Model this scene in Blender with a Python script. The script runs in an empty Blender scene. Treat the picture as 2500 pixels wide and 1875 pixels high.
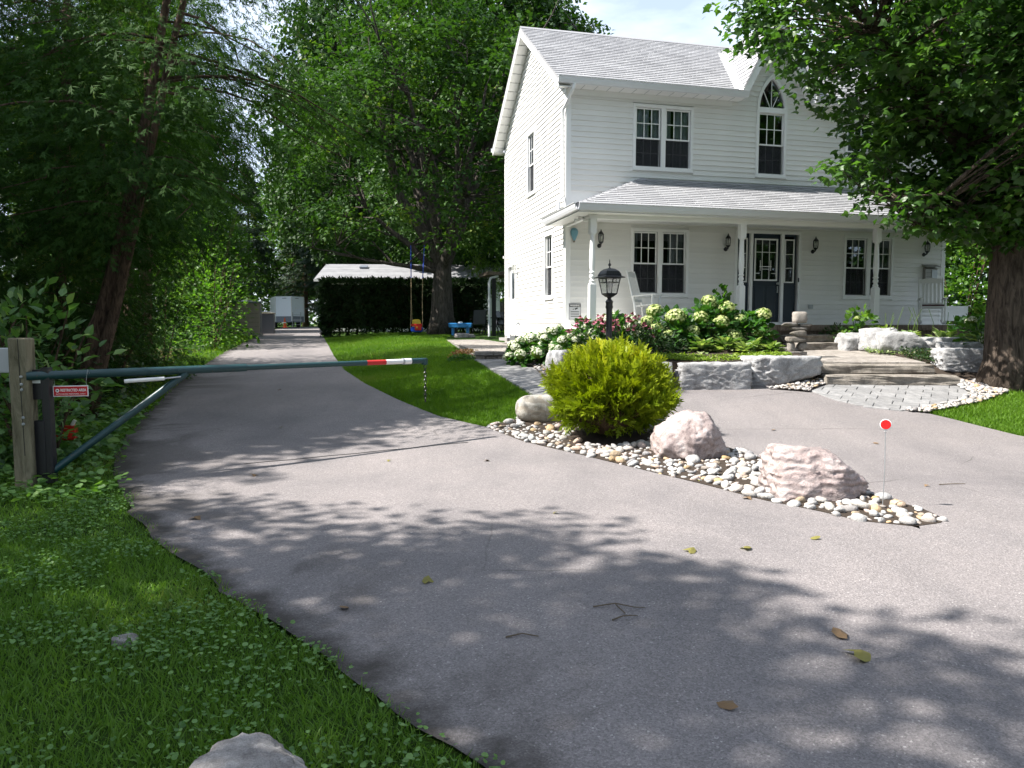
import bpy, bmesh, math, random
import numpy as np
from mathutils import Vector, Matrix, noise as mnoise

rng = np.random.default_rng(11)
random.seed(5)
SC = bpy.context.scene
COL = SC.collection
R = math.radians

# ------------------------------------------------------------------ camera, sky, sun, exposure
EYE = 1.55
cam_d = bpy.data.cameras.new("camera")
cam_d.sensor_width = 36.0
cam_d.lens = 1814.0 / 2500.0 * 36.0
cam_d.clip_start = 0.05
cam_d.clip_end = 2000.0
cam = bpy.data.objects.new("camera", cam_d)
COL.objects.link(cam)
cam.location = (0, 0, EYE)
cam.rotation_euler = (R(90 - 4.43), 0, 0)
SC.camera = cam

HA = R(13.8)                                   # the house stands turned by this angle
TV = Vector((math.cos(HA), math.sin(HA), 0))   # along the front
UV = Vector((-math.sin(HA), math.cos(HA), 0))  # towards the back
HOUSE = Vector((1.209, 16.75, 0))
SUN_EL = R(49)
sunv = (-TV * math.cos(SUN_EL) + UV * 0.035 + Vector((0, 0, math.sin(SUN_EL)))).normalized()
sun_d = bpy.data.lights.new("sun", 'SUN')
sun_d.energy = 5.0
sun_d.angle = R(0.53)
sun_d.color = (1.0, 0.955, 0.89)
sun = bpy.data.objects.new("sun", sun_d)
COL.objects.link(sun)
sun.rotation_euler = sunv.to_track_quat('Z', 'Y').to_euler()
sun.location = sunv * 60

world = bpy.data.worlds.new("World")
SC.world = world
world.use_nodes = True
wn, wl = world.node_tree.nodes, world.node_tree.links
wn.clear()
w_out = wn.new('ShaderNodeOutputWorld')
w_bg = wn.new('ShaderNodeBackground')
w_bg.inputs['Strength'].default_value = 0.082
w_sky = wn.new('ShaderNodeTexSky')
w_sky.sky_type = 'NISHITA'
w_sky.sun_disc = False
w_sky.sun_elevation = SUN_EL
w_sky.sun_rotation = math.atan2(sunv.x, sunv.y)
w_sky.air_density = 1.0
w_sky.dust_density = 0.8
w_sky.ozone_density = 1.0
# thin bright summer cloud over the whole sky
w_tc = wn.new('ShaderNodeTexCoord')
w_map = wn.new('ShaderNodeMapping')
w_map.inputs['Scale'].default_value = (1.4, 1.4, 4.2)
w_n = wn.new('ShaderNodeTexNoise')
w_n.inputs['Scale'].default_value = 2.3
w_n.inputs['Detail'].default_value = 7
w_n.inputs['Roughness'].default_value = 0.55
w_r = wn.new('ShaderNodeValToRGB')
w_r.color_ramp.elements[0].position = 0.43
w_r.color_ramp.elements[0].color = (0.38, 0.38, 0.38, 1)
w_r.color_ramp.elements[1].position = 0.63
w_r.color_ramp.elements[1].color = (0.9, 0.9, 0.9, 1)
w_mix = wn.new('ShaderNodeMixRGB')
w_mix.inputs['Color2'].default_value = (6.2, 6.9, 8.0, 1)
wl.new(w_tc.outputs['Generated'], w_map.inputs['Vector'])
wl.new(w_map.outputs['Vector'], w_n.inputs['Vector'])
wl.new(w_n.outputs['Fac'], w_r.inputs['Fac'])
wl.new(w_r.outputs['Color'], w_mix.inputs['Fac'])
wl.new(w_sky.outputs['Color'], w_mix.inputs['Color1'])
wl.new(w_mix.outputs['Color'], w_bg.inputs['Color'])
wl.new(w_bg.outputs['Background'], w_out.inputs['Surface'])

SC.view_settings.view_transform = 'Standard'
SC.view_settings.look = 'None'
SC.view_settings.gamma = 1.0
SC.view_settings.exposure = 1.4
SC.render.engine = 'CYCLES'
SC.cycles.max_bounces = 5
SC.cycles.diffuse_bounces = 3
SC.cycles.glossy_bounces = 2
SC.cycles.transmission_bounces = 4
SC.cycles.transparent_max_bounces = 8
SC.cycles.caustics_reflective = False
SC.cycles.caustics_refractive = False
SC.cycles.use_denoising = True
SC.cycles.use_adaptive_sampling = True
SC.cycles.adaptive_threshold = 0.02

# ------------------------------------------------------------------ materials
MATS = {}


class NT:
    def __init__(self, name):
        self.m = bpy.data.materials.new(name)
        self.m.use_nodes = True
        self.t = self.m.node_tree
        self.t.nodes.clear()
        self.out = self.n('OutputMaterial')
        MATS[name] = self.m

    def n(self, typ, **kw):
        nd = self.t.nodes.new('ShaderNode' + typ)
        for k, v in kw.items():
            if hasattr(nd, k) and k not in nd.inputs:
                setattr(nd, k, v)
            else:
                nd.inputs[k.replace('_', ' ')].default_value = v
        return nd

    def l(self, a, b):
        self.t.links.new(a, b)

    def coords(self, kind='Object', scale=(1, 1, 1)):
        tc = self.n('TexCoord')
        mp = self.n('Mapping')
        mp.inputs['Scale'].default_value = scale
        self.l(tc.outputs[kind], mp.inputs['Vector'])
        return mp.outputs['Vector']

    def noise(self, vec, scale, detail=4, rough=0.55, dist=0.0):
        nd = self.n('TexNoise')
        nd.inputs['Scale'].default_value = scale
        nd.inputs['Detail'].default_value = detail
        nd.inputs['Roughness'].default_value = rough
        nd.inputs['Distortion'].default_value = dist
        if vec is not None:
            self.l(vec, nd.inputs['Vector'])
        return nd.outputs['Fac']

    def ramp(self, fac, stops):
        nd = self.n('ValToRGB')
        el = nd.color_ramp.elements
        while len(el) < len(stops):
            el.new(0.5)
        for e, (p, c) in zip(el, stops):
            e.position = p
            e.color = (*c, 1) if len(c) == 3 else c
        self.l(fac, nd.inputs['Fac'])
        return nd.outputs['Color']

    def mix(self, fac, a, b, blend='MIX'):
        nd = self.n('MixRGB')
        nd.blend_type = blend
        for s, v in (('Fac', fac), ('Color1', a), ('Color2', b)):
            if isinstance(v, (int, float)):
                nd.inputs[s].default_value = v
            elif isinstance(v, tuple):
                nd.inputs[s].default_value = (*v, 1) if len(v) == 3 else v
            else:
                self.l(v, nd.inputs[s])
        return nd.outputs['Color']

    def math(self, op, a, b=None):
        nd = self.n('Math')
        nd.operation = op
        for i, v in enumerate((a, b)):
            if v is None:
                continue
            if isinstance(v, (int, float)):
                nd.inputs[i].default_value = v
            else:
                self.l(v, nd.inputs[i])
        return nd.outputs[0]

    def bump(self, h, strength=0.3, dist=0.02):
        nd = self.n('Bump')
        nd.inputs['Strength'].default_value = strength
        nd.inputs['Distance'].default_value = dist
        self.l(h, nd.inputs['Height'])
        return nd.outputs['Normal']

    def bsdf(self, color=None, rough=0.6, metal=0.0, spec=0.5, normal=None):
        b = self.n('BsdfPrincipled')
        if isinstance(color, tuple):
            b.inputs['Base Color'].default_value = (*color, 1)
        elif color is not None:
            self.l(color, b.inputs['Base Color'])
        if isinstance(rough, (int, float)):
            b.inputs['Roughness'].default_value = rough
        else:
            self.l(rough, b.inputs['Roughness'])
        b.inputs['Metallic'].default_value = metal
        b.inputs['Specular IOR Level'].default_value = spec
        if normal is not None:
            self.l(normal, b.inputs['Normal'])
        return b

    def done(self, shader):
        self.l(shader.outputs[0], self.out.inputs['Surface'])
        return self.m

    def piece_random(self):
        oi = self.n('ObjectInfo')
        ge = self.n('NewGeometry')
        s = self.math('ADD', oi.outputs['Random'], ge.outputs['Random Per Island'])
        return self.math('FRACT', s)


def simple(name, col, rough=0.6, metal=0.0, spec=0.4, var=0.12, scale=9.0, bump=0.0, bscale=60.0):
    t = NT(name)
    v = t.coords()
    f = t.noise(v, scale, 4)
    c = t.mix(f, tuple(max(0, x * (1 - var)) for x in col), tuple(min(1, x * (1 + var)) for x in col))
    nrm = t.bump(t.noise(v, bscale, 3), bump, 0.01) if bump else None
    t.done(t.bsdf(c, rough, metal, spec, nrm))
    return t.m


def foliage(name, dark, light, trans=0.35, rough=0.55, hue=None, spec=0.25, tcol=None):
    """Leaf: diffuse and glossy face plus light coming through; colour varies leaf by leaf."""
    t = NT(name)
    a = t.n('Attribute')
    a.attribute_name = 'rnd'
    stops = [(0.0, dark), (0.85, light)]
    if hue:
        stops.append((1.0, hue))
    c = t.ramp(a.outputs['Fac'], stops)
    b = t.bsdf(c, rough, 0, spec)
    tr = t.n('BsdfTranslucent')
    tc = t.mix(1.0, c, tcol or (1.5, 1.75, 0.55), 'MULTIPLY')
    t.l(tc, tr.inputs['Color'])
    mx = t.n('MixShader')
    mx.inputs[0].default_value = trans
    t.l(b.outputs[0], mx.inputs[1])
    t.l(tr.outputs[0], mx.inputs[2])
    t.done(mx)
    return t.m


# white vinyl siding and painted trim
t = NT('siding')
v = t.coords()
g = t.noise(t.coords(scale=(1, 6, 1)), 1.1, 5)
c = t.mix(t.ramp(g, [(0.45, (0, 0, 0)), (0.8, (1, 1, 1))]), (0.80, 0.79, 0.765), (0.71, 0.70, 0.675))
c = t.mix(1.0, c, t.ramp(t.n('ObjectInfo').outputs['Random'], [(0, (0.94, 0.94, 0.94)), (1, (1.02, 1.02, 1.02))]), 'MULTIPLY')
c = t.mix(t.ramp(t.noise(t.coords(scale=(5, 60, 60)), 9.0, 2, 0.5), [(0.70, (0, 0, 0)), (0.74, (0.55, 0.55, 0.55))]), c, (0.42, 0.42, 0.39))
t.done(t.bsdf(c, 0.42, 0, 0.35, t.bump(t.noise(t.coords(scale=(1, 30, 30)), 3.0, 3), 0.06, 0.01)))
simple('white_paint', (0.80, 0.80, 0.79), 0.4, var=0.03)
simple('white_worn', (0.72, 0.72, 0.70), 0.5, var=0.1, scale=14)
simple('gutter_white', (0.66, 0.67, 0.69), 0.4, var=0.05, scale=4)
simple('soffit_white', (0.78, 0.78, 0.76), 0.5, var=0.04)
simple('door_blue', (0.004, 0.014, 0.028), 0.35, spec=0.5, var=0.1)
simple('black_metal', (0.010, 0.010, 0.013), 0.38, spec=0.5, var=0.2)
simple('black_frame', (0.008, 0.008, 0.009), 0.5, var=0.2)
simple('steel', (0.45, 0.46, 0.47), 0.35, metal=0.8, var=0.1)
simple('galvanised', (0.35, 0.37, 0.38), 0.45, metal=0.6, var=0.15)
simple('brass', (0.5, 0.36, 0.12), 0.3, metal=0.9, var=0.1)
t = NT('gate_green')
v = t.coords()
c = t.mix(t.noise(v, 4, 4), (0.005, 0.032, 0.036), (0.011, 0.055, 0.058))
c = t.mix(t.ramp(t.noise(v, 42, 4, 0.6), [(0.66, (0, 0, 0)), (0.69, (1, 1, 1))]), c, (0.10, 0.055, 0.03))
t.done(t.bsdf(c, t.ramp(t.noise(v, 9, 3), [(0.3, (0.28, 0.28, 0.28)), (0.7, (0.55, 0.55, 0.55))]), 0, 0.5))
simple('sign_red', (0.50, 0.012, 0.02), 0.4, var=0.04)
simple('sign_white', (0.78, 0.78, 0.76), 0.4, var=0.04)
simple('sign_grey', (0.45, 0.46, 0.47), 0.45, var=0.05)
simple('band_red', (0.45, 0.018, 0.016), 0.4, var=0.15)
simple('band_white', (0.72, 0.72, 0.70), 0.4, var=0.1)
simple('dark_screen', (0.02, 0.02, 0.022), 0.7, var=0.2)
simple('plastic_blue', (0.012, 0.055, 0.40), 0.35, var=0.06)
simple('plastic_sky', (0.02, 0.17, 0.42), 0.4, var=0.06)
simple('plastic_red', (0.50, 0.020, 0.010), 0.35, var=0.06)
simple('plastic_yellow', (0.62, 0.44, 0.04), 0.35, var=0.06)
simple('cone_orange', (0.72, 0.10, 0.012), 0.45, var=0.08)
simple('rope', (0.35, 0.27, 0.16), 0.8, var=0.2)
simple('balloon_blue', (0.16, 0.33, 0.42), 0.5, var=0.15, scale=30)
simple('trailer_white', (0.78, 0.82, 0.88), 0.3, var=0.03)
simple('trailer_grey', (0.16, 0.18, 0.22), 0.4, var=0.06)
simple('tyre', (0.012, 0.012, 0.012), 0.8, var=0.2)
simple('shed_tan', (0.33, 0.29, 0.23), 0.7, var=0.1, scale=3)
simple('concrete', (0.26, 0.25, 0.235), 0.85, var=0.15, scale=12, bump=0.3)
simple('rubber_black', (0.01, 0.01, 0.01), 0.6, var=0.1)
simple('soil', (0.035, 0.024, 0.016), 0.95, var=0.5, scale=18, bump=0.8, bscale=40)
simple('forest_floor', (0.030, 0.024, 0.014), 0.95, var=0.5, scale=3, bump=0.8, bscale=25)
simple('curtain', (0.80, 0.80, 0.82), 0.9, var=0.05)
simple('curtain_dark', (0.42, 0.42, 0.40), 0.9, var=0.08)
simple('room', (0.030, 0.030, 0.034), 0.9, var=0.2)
simple('bulb', (0.8, 0.8, 0.75), 0.2, var=0.02)
simple('mailbox_metal', (0.28, 0.27, 0.25), 0.5, metal=0.3, var=0.12)
simple('cushion', (0.07, 0.03, 0.03), 0.9, var=0.2)
simple('sling_grey', (0.13, 0.135, 0.15), 0.7, var=0.1)
simple('dry_leaf', (0.16, 0.10, 0.05), 0.8, var=0.3, scale=40)
simple('twig', (0.10, 0.075, 0.05), 0.85, var=0.3, scale=40)
simple('brick_far', (0.22, 0.12, 0.08), 0.9, var=0.2)

# glass: clear pane with a sky reflection
t = NT('glass')
fr = t.n('Fresnel')
fr.inputs['IOR'].default_value = 1.45
gl = t.n('BsdfGlossy')
gl.inputs['Roughness'].default_value = 0.02
gl.inputs['Color'].default_value = (0.9, 0.95, 1, 1)
tr = t.n('BsdfTransparent')
tr.inputs['Color'].default_value = (0.72, 0.76, 0.78, 1)
mx = t.n('MixShader')
t.l(t.math('ADD', fr.outputs[0], 0.03), mx.inputs[0])
t.l(tr.outputs[0], mx.inputs[1])
t.l(gl.outputs[0], mx.inputs[2])
t.done(mx)
t = NT('lamp_glass')
gl = t.n('BsdfGlossy')
gl.inputs['Roughness'].default_value = 0.08
tr = t.n('BsdfTransparent')
tr.inputs['Color'].default_value = (0.86, 0.87, 0.86, 1)
df = t.n('BsdfDiffuse')
df.inputs['Color'].default_value = (0.7, 0.7, 0.66, 1)
mx = t.n('MixShader')
mx.inputs[0].default_value = 0.10
t.l(tr.outputs[0], mx.inputs[1])
t.l(gl.outputs[0], mx.inputs[2])
m2 = t.n('MixShader')
m2.inputs[0].default_value = 0.16
t.l(mx.outputs[0], m2.inputs[1])
t.l(df.outputs[0], m2.inputs[2])
t.done(m2)
# insect screen in front of the lower sashes
t = NT('insect_screen')
tr = t.n('BsdfTransparent')
df = t.n('BsdfDiffuse')
df.inputs['Color'].default_value = (0.045, 0.047, 0.052, 1)
mx = t.n('MixShader')
mx.inputs[0].default_value = 0.55
t.l(tr.outputs[0], mx.inputs[1])
t.l(df.outputs[0], mx.inputs[2])
t.done(mx)
# red reflector
t = NT('reflector_red')
vv = t.n('TexVoronoi')
vv.inputs['Scale'].default_value = 120
t.l(t.coords(), vv.inputs['Vector'])
b = t.bsdf((0.72, 0.008, 0.008), 0.18, 0, 0.7, t.bump(vv.outputs['Distance'], 0.5, 0.003))
t.done(b)

# asphalt shingle
t = NT('shingle')
v = t.coords()
r = t.piece_random()
c = t.ramp(r, [(0.0, (0.215, 0.217, 0.23)), (0.5, (0.26, 0.262, 0.276)), (1.0, (0.315, 0.317, 0.33))])
g = t.noise(v, 1.6, 5, 0.7)
c = t.mix(0.30, c, t.ramp(g, [(0.35, (0.24, 0.24, 0.25)), (0.7, (0.48, 0.48, 0.49))]))
t.done(t.bsdf(c, 0.9, 0, 0.2))

# asphalt: fine aggregate, worn lighter wheel paths, hairline cracks, dirt and damp stains along the left edge
t = NT('asphalt')
v = t.coords()
vor = t.n('TexVoronoi')
vor.inputs['Scale'].default_value = 120
t.l(v, vor.inputs['Vector'])
sp = t.ramp(vor.outputs['Color'], [(0.0, (0.130, 0.121, 0.121)), (0.5, (0.193, 0.178, 0.179)), (0.88, (0.252, 0.232, 0.232)), (1.0, (0.44, 0.42, 0.41))])
big = t.noise(v, 0.5, 7, 0.62, 0.4)
c = t.mix(1.0, sp, t.ramp(big, [(0.28, (0.76, 0.76, 0.77)), (0.5, (1.0, 0.99, 0.98)), (0.72, (1.16, 1.13, 1.10))]), 'MULTIPLY')
patch = t.noise(t.coords(scale=(1.0, 0.35, 1)), 1.1, 5, 0.6)
c = t.mix(1.0, c, t.ramp(patch, [(0.35, (0.88, 0.88, 0.88)), (0.65, (1.07, 1.06, 1.05))]), 'MULTIPLY')
fine = t.noise(v, 240, 2, 0.8)
c = t.mix(1.0, c, t.ramp(fine, [(0.3, (0.70, 0.70, 0.70)), (0.7, (1.24, 1.24, 1.24))]), 'MULTIPLY')
grit = t.ramp(t.noise(v, 34, 2, 0.5), [(0.72, (0, 0, 0)), (0.76, (1, 1, 1))])
c = t.mix(t.math('MULTIPLY', grit, 0.5), c, (0.06, 0.052, 0.045))
dv = t.n('MixRGB')
dv.inputs['Fac'].default_value = 0.10
nz = t.n('TexNoise')
nz.inputs['Scale'].default_value = 2.5
nz.inputs['Detail'].default_value = 6
t.l(v, nz.inputs['Vector'])
t.l(v, dv.inputs['Color1'])
t.l(nz.outputs['Color'], dv.inputs['Color2'])
cr = t.n('TexVoronoi')
cr.feature = 'DISTANCE_TO_EDGE'
cr.inputs['Scale'].default_value = 0.42
t.l(dv.outputs['Color'], cr.inputs['Vector'])
crack = t.ramp(cr.outputs['Distance'], [(0.0, (1, 1, 1)), (0.0035, (0, 0, 0))])
crack = t.math('MULTIPLY', crack, t.ramp(t.noise(v, 0.35, 3), [(0.52, (0, 0, 0)), (0.60, (1, 1, 1))]))
c = t.mix(t.math('MULTIPLY', crack, 0.75), c, (0.045, 0.040, 0.036))
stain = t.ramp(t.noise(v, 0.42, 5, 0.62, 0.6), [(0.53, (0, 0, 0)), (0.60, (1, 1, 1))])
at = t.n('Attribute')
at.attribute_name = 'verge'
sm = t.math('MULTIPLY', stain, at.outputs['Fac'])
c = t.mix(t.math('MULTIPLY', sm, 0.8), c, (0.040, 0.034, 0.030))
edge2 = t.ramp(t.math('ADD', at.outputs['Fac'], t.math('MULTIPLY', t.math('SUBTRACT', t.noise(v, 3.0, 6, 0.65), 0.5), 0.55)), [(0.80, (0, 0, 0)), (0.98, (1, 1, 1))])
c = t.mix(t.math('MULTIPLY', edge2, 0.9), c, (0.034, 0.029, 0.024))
hgt = t.math('ADD', vor.outputs['Distance'], t.math('MULTIPLY', fine, 0.5))
t.done(t.bsdf(c, 0.82, 0, 0.35, t.bump(hgt, 0.5, 0.006)))

# ground under the lawns
t = NT('lawn_ground')
v = t.coords()
c = t.ramp(t.noise(v, 1.3, 6, 0.65), [(0.3, (0.018, 0.040, 0.006)), (0.55, (0.035, 0.085, 0.010)), (0.8, (0.06, 0.11, 0.016))])
c = t.mix(t.ramp(t.noise(v, 60, 3), [(0.4, (0, 0, 0)), (0.7, (1, 1, 1))]), c, (0.020, 0.030, 0.008))
t.done(t.bsdf(c, 0.95, 0, 0.1, t.bump(t.noise(v, 70, 3), 0.8, 0.03)))


def stone_mat(name, c1, c2, c3, scale=6.0, bump=0.6, band=None, rnd=0.0, rough=0.9):
    t = NT(name)
    v = t.coords()
    f = t.noise(v, scale, 7, 0.65, 0.3)
    c = t.ramp(f, [(0.32, c1), (0.5, c2), (0.68, c3)])
    sp = t.noise(v, scale * 14, 3, 0.7)
    c = t.mix(0.5, c, t.ramp(sp, [(0.3, (0.35, 0.35, 0.35)), (0.7, (1.4, 1.4, 1.4))]), 'MULTIPLY')
    h = t.math('ADD', f, t.math('MULTIPLY', sp, 0.25))
    if band:
        w = t.n('TexWave')
        w.bands_direction = 'Z'
        w.inputs['Scale'].default_value = band[0]
        w.inputs['Distortion'].default_value = band[1]
        w.inputs['Detail'].default_value = 4
        w.inputs['Detail Scale'].default_value = 1.2
        t.l(v, w.inputs['Vector'])
        bc = t.ramp(w.outputs['Fac'], [(0.12, (1, 1, 1)), (0.32, (0, 0, 0))])
        c = t.mix(t.math('MULTIPLY', bc, 0.6), c, band[2])
        h = t.math('ADD', h, t.math('MULTIPLY', w.outputs['Fac'], 0.5))
    if rnd:
        c = t.mix(1.0, c, t.ramp(t.piece_random(), [(0, (1 - rnd,) * 3), (1, (1 + rnd,) * 3)]), 'MULTIPLY')
    t.done(t.bsdf(c, rough, 0, 0.25, t.bump(h, bump, 0.03)))
    return t.m


stone_mat('pink_granite', (0.16, 0.125, 0.12), (0.36, 0.295, 0.28), (0.46, 0.41, 0.40), 7, 0.7)
stone_mat('banded_gneiss', (0.24, 0.185, 0.175), (0.37, 0.30, 0.285), (0.45, 0.39, 0.375), 6, 0.7, band=(4.2, 7.0, (0.19, 0.165, 0.16)))
stone_mat('pale_boulder', (0.30, 0.27, 0.22), (0.42, 0.40, 0.36), (0.52, 0.50, 0.46), 6, 0.4, band=(2.2, 9.0, (0.27, 0.23, 0.18)))
stone_mat('grey_boulder', (0.17, 0.155, 0.145), (0.31, 0.29, 0.275), (0.44, 0.415, 0.395), 13, 0.8)
stone_mat('armour_stone', (0.22, 0.215, 0.215), (0.35, 0.348, 0.35), (0.47, 0.468, 0.47), 5, 1.0, rnd=0.1)
stone_mat('step_stone', (0.12, 0.105, 0.09), (0.20, 0.18, 0.155), (0.28, 0.25, 0.22), 5, 0.7, rnd=0.06)
stone_mat('flag_stone', (0.14, 0.125, 0.11), (0.22, 0.20, 0.18), (0.30, 0.28, 0.255), 8, 0.6, rnd=0.12)
stone_mat('paver', (0.17, 0.17, 0.172), (0.225, 0.222, 0.222), (0.28, 0.275, 0.272), 9, 0.35, rnd=0.14)
stone_mat('paver_warm', (0.21, 0.185, 0.165), (0.27, 0.245, 0.22), (0.33, 0.30, 0.275), 9, 0.35, rnd=0.12)
stone_mat('block_stone', (0.14, 0.12, 0.10), (0.23, 0.20, 0.165), (0.30, 0.26, 0.22), 9, 0.6, rnd=0.2)

# river stones: mostly pale, a few pink, tan and rust ones
t = NT('river_stone')
v = t.coords()
r = t.piece_random()
c = t.ramp(r, [(0.0, (0.36, 0.35, 0.34)), (0.28, (0.43, 0.42, 0.40)), (0.45, (0.28, 0.275, 0.275)), (0.60, (0.41, 0.385, 0.35)),
               (0.76, (0.44, 0.36, 0.33)), (0.86, (0.40, 0.28, 0.14)), (0.93, (0.20, 0.195, 0.20)), (1.0, (0.48, 0.47, 0.46))])
t.m.node_tree.nodes
c = t.mix(0.45, c, t.ramp(t.noise(v, 3.2, 6, 0.65, 0.8), [(0.3, (0.45, 0.45, 0.45)), (0.7, (1.35, 1.33, 1.3))]), 'MULTIPLY')
t.done(t.bsdf(c, 0.8, 0, 0.25, t.bump(t.noise(v, 6, 4), 0.25, 0.1)))

# bark
def bark(name, c1, c2, sc=3.0):
    t = NT(name)
    v = t.coords(scale=(sc * 2.2, sc * 2.2, sc * 0.45))
    f = t.noise(v, 2.4, 6, 0.65, 0.8)
    c = t.ramp(f, [(0.35, c1), (0.65, c2)])
    t.done(t.bsdf(c, 0.95, 0, 0.15, t.bump(f, 1.0, 0.06)))
    return t.m


bark('bark_maple', (0.030, 0.023, 0.018), (0.125, 0.098, 0.078))
bark('bark_grey', (0.028, 0.025, 0.021), (0.115, 0.10, 0.085))
bark('bark_cedar', (0.035, 0.023, 0.016), (0.14, 0.095, 0.065), 4.0)
bark('post_wood', (0.13, 0.115, 0.075), (0.27, 0.24, 0.165), 2.0)
bark('fence_wood', (0.17, 0.145, 0.11), (0.33, 0.29, 0.23), 2.0)
bark('deck_wood', (0.12, 0.09, 0.07), (0.22, 0.175, 0.14), 2.0)

foliage('leaf_maple', (0.019, 0.056, 0.012), (0.068, 0.145, 0.026), 0.42, 0.42, (0.14, 0.21, 0.035), spec=0.45)
foliage('leaf_maple_far', (0.012, 0.038, 0.010), (0.045, 0.100, 0.020), 0.24, 0.5, (0.12, 0.16, 0.03))
foliage('leaf_maple_mid', (0.013, 0.041, 0.010), (0.050, 0.108, 0.019), 0.28, 0.55, (0.16, 0.20, 0.035), spec=0.15)
foliage('leaf_cedar', (0.012, 0.036, 0.008), (0.042, 0.092, 0.018), 0.26, 0.7, (0.12, 0.14, 0.028), spec=0.08)
foliage('leaf_spruce', (0.016, 0.034, 0.020), (0.055, 0.092, 0.055), 0.15, 0.6)
foliage('leaf_bright', (0.030, 0.085, 0.010), (0.10, 0.20, 0.03), 0.42, 0.5, (0.17, 0.25, 0.05))
foliage('leaf_locust', (0.05, 0.11, 0.02), (0.14, 0.22, 0.05), 0.42, 0.5)
foliage('leaf_bush', (0.022, 0.065, 0.014), (0.075, 0.165, 0.036), 0.38, 0.4, (0.15, 0.23, 0.05), spec=0.45)
foliage('leaf_dogwood', (0.040, 0.100, 0.030), (0.12, 0.22, 0.070), 0.38, 0.4, (0.20, 0.30, 0.08), spec=0.45)
foliage('leaf_hedge', (0.006, 0.018, 0.004), (0.020, 0.046, 0.010), 0.15, 0.6)
foliage('leaf_gold', (0.050, 0.120, 0.005), (0.26, 0.31, 0.010), 0.32, 0.5, (0.46, 0.42, 0.015), tcol=(1.35, 1.4, 0.4))
foliage('leaf_hydrangea', (0.020, 0.070, 0.016), (0.065, 0.16, 0.030), 0.35, 0.45)
foliage('leaf_hosta', (0.06, 0.13, 0.035), (0.30, 0.36, 0.16), 0.3, 0.45, (0.45, 0.48, 0.28))
foliage('leaf_dark', (0.014, 0.038, 0.012), (0.045, 0.085, 0.030), 0.25, 0.45, (0.12, 0.12, 0.06))
foliage('leaf_lime', (0.09, 0.16, 0.015), (0.22, 0.30, 0.04), 0.3, 0.5)
foliage('leaf_brown', (0.06, 0.04, 0.022), (0.14, 0.10, 0.06), 0.2, 0.8)
foliage('petal_white', (0.56, 0.60, 0.40), (0.74, 0.76, 0.62), 0.3, 0.6, (0.80, 0.80, 0.72), tcol=(1, 1, 0.9))
foliage('petal_lime', (0.34, 0.42, 0.14), (0.55, 0.60, 0.27), 0.3, 0.6, (0.62, 0.62, 0.36), tcol=(1, 1, 0.8))
foliage('petal_pink', (0.36, 0.09, 0.16), (0.58, 0.20, 0.28), 0.3, 0.6, tcol=(1.1, 0.9, 0.95))
foliage('grass_blade', (0.055, 0.135, 0.008), (0.130, 0.240, 0.020), 0.42, 0.5, (0.22, 0.26, 0.06), tcol=(1.25, 1.4, 0.4))
foliage('grass_shade', (0.066, 0.155, 0.022), (0.150, 0.262, 0.044), 0.42, 0.5, (0.21, 0.26, 0.07), tcol=(1.25, 1.4, 0.5))
foliage('leaf_clover', (0.060, 0.140, 0.030), (0.14, 0.26, 0.070), 0.35, 0.4, (0.18, 0.30, 0.09), spec=0.35)
foliage('fallen', (0.12, 0.13, 0.03), (0.26, 0.22, 0.07), 0.2, 0.7)
foliage('ground_red', (0.12, 0.06, 0.03), (0.20, 0.10, 0.05), 0.25, 0.6, (0.12, 0.16, 0.05))

# ------------------------------------------------------------------ mesh helpers


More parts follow.
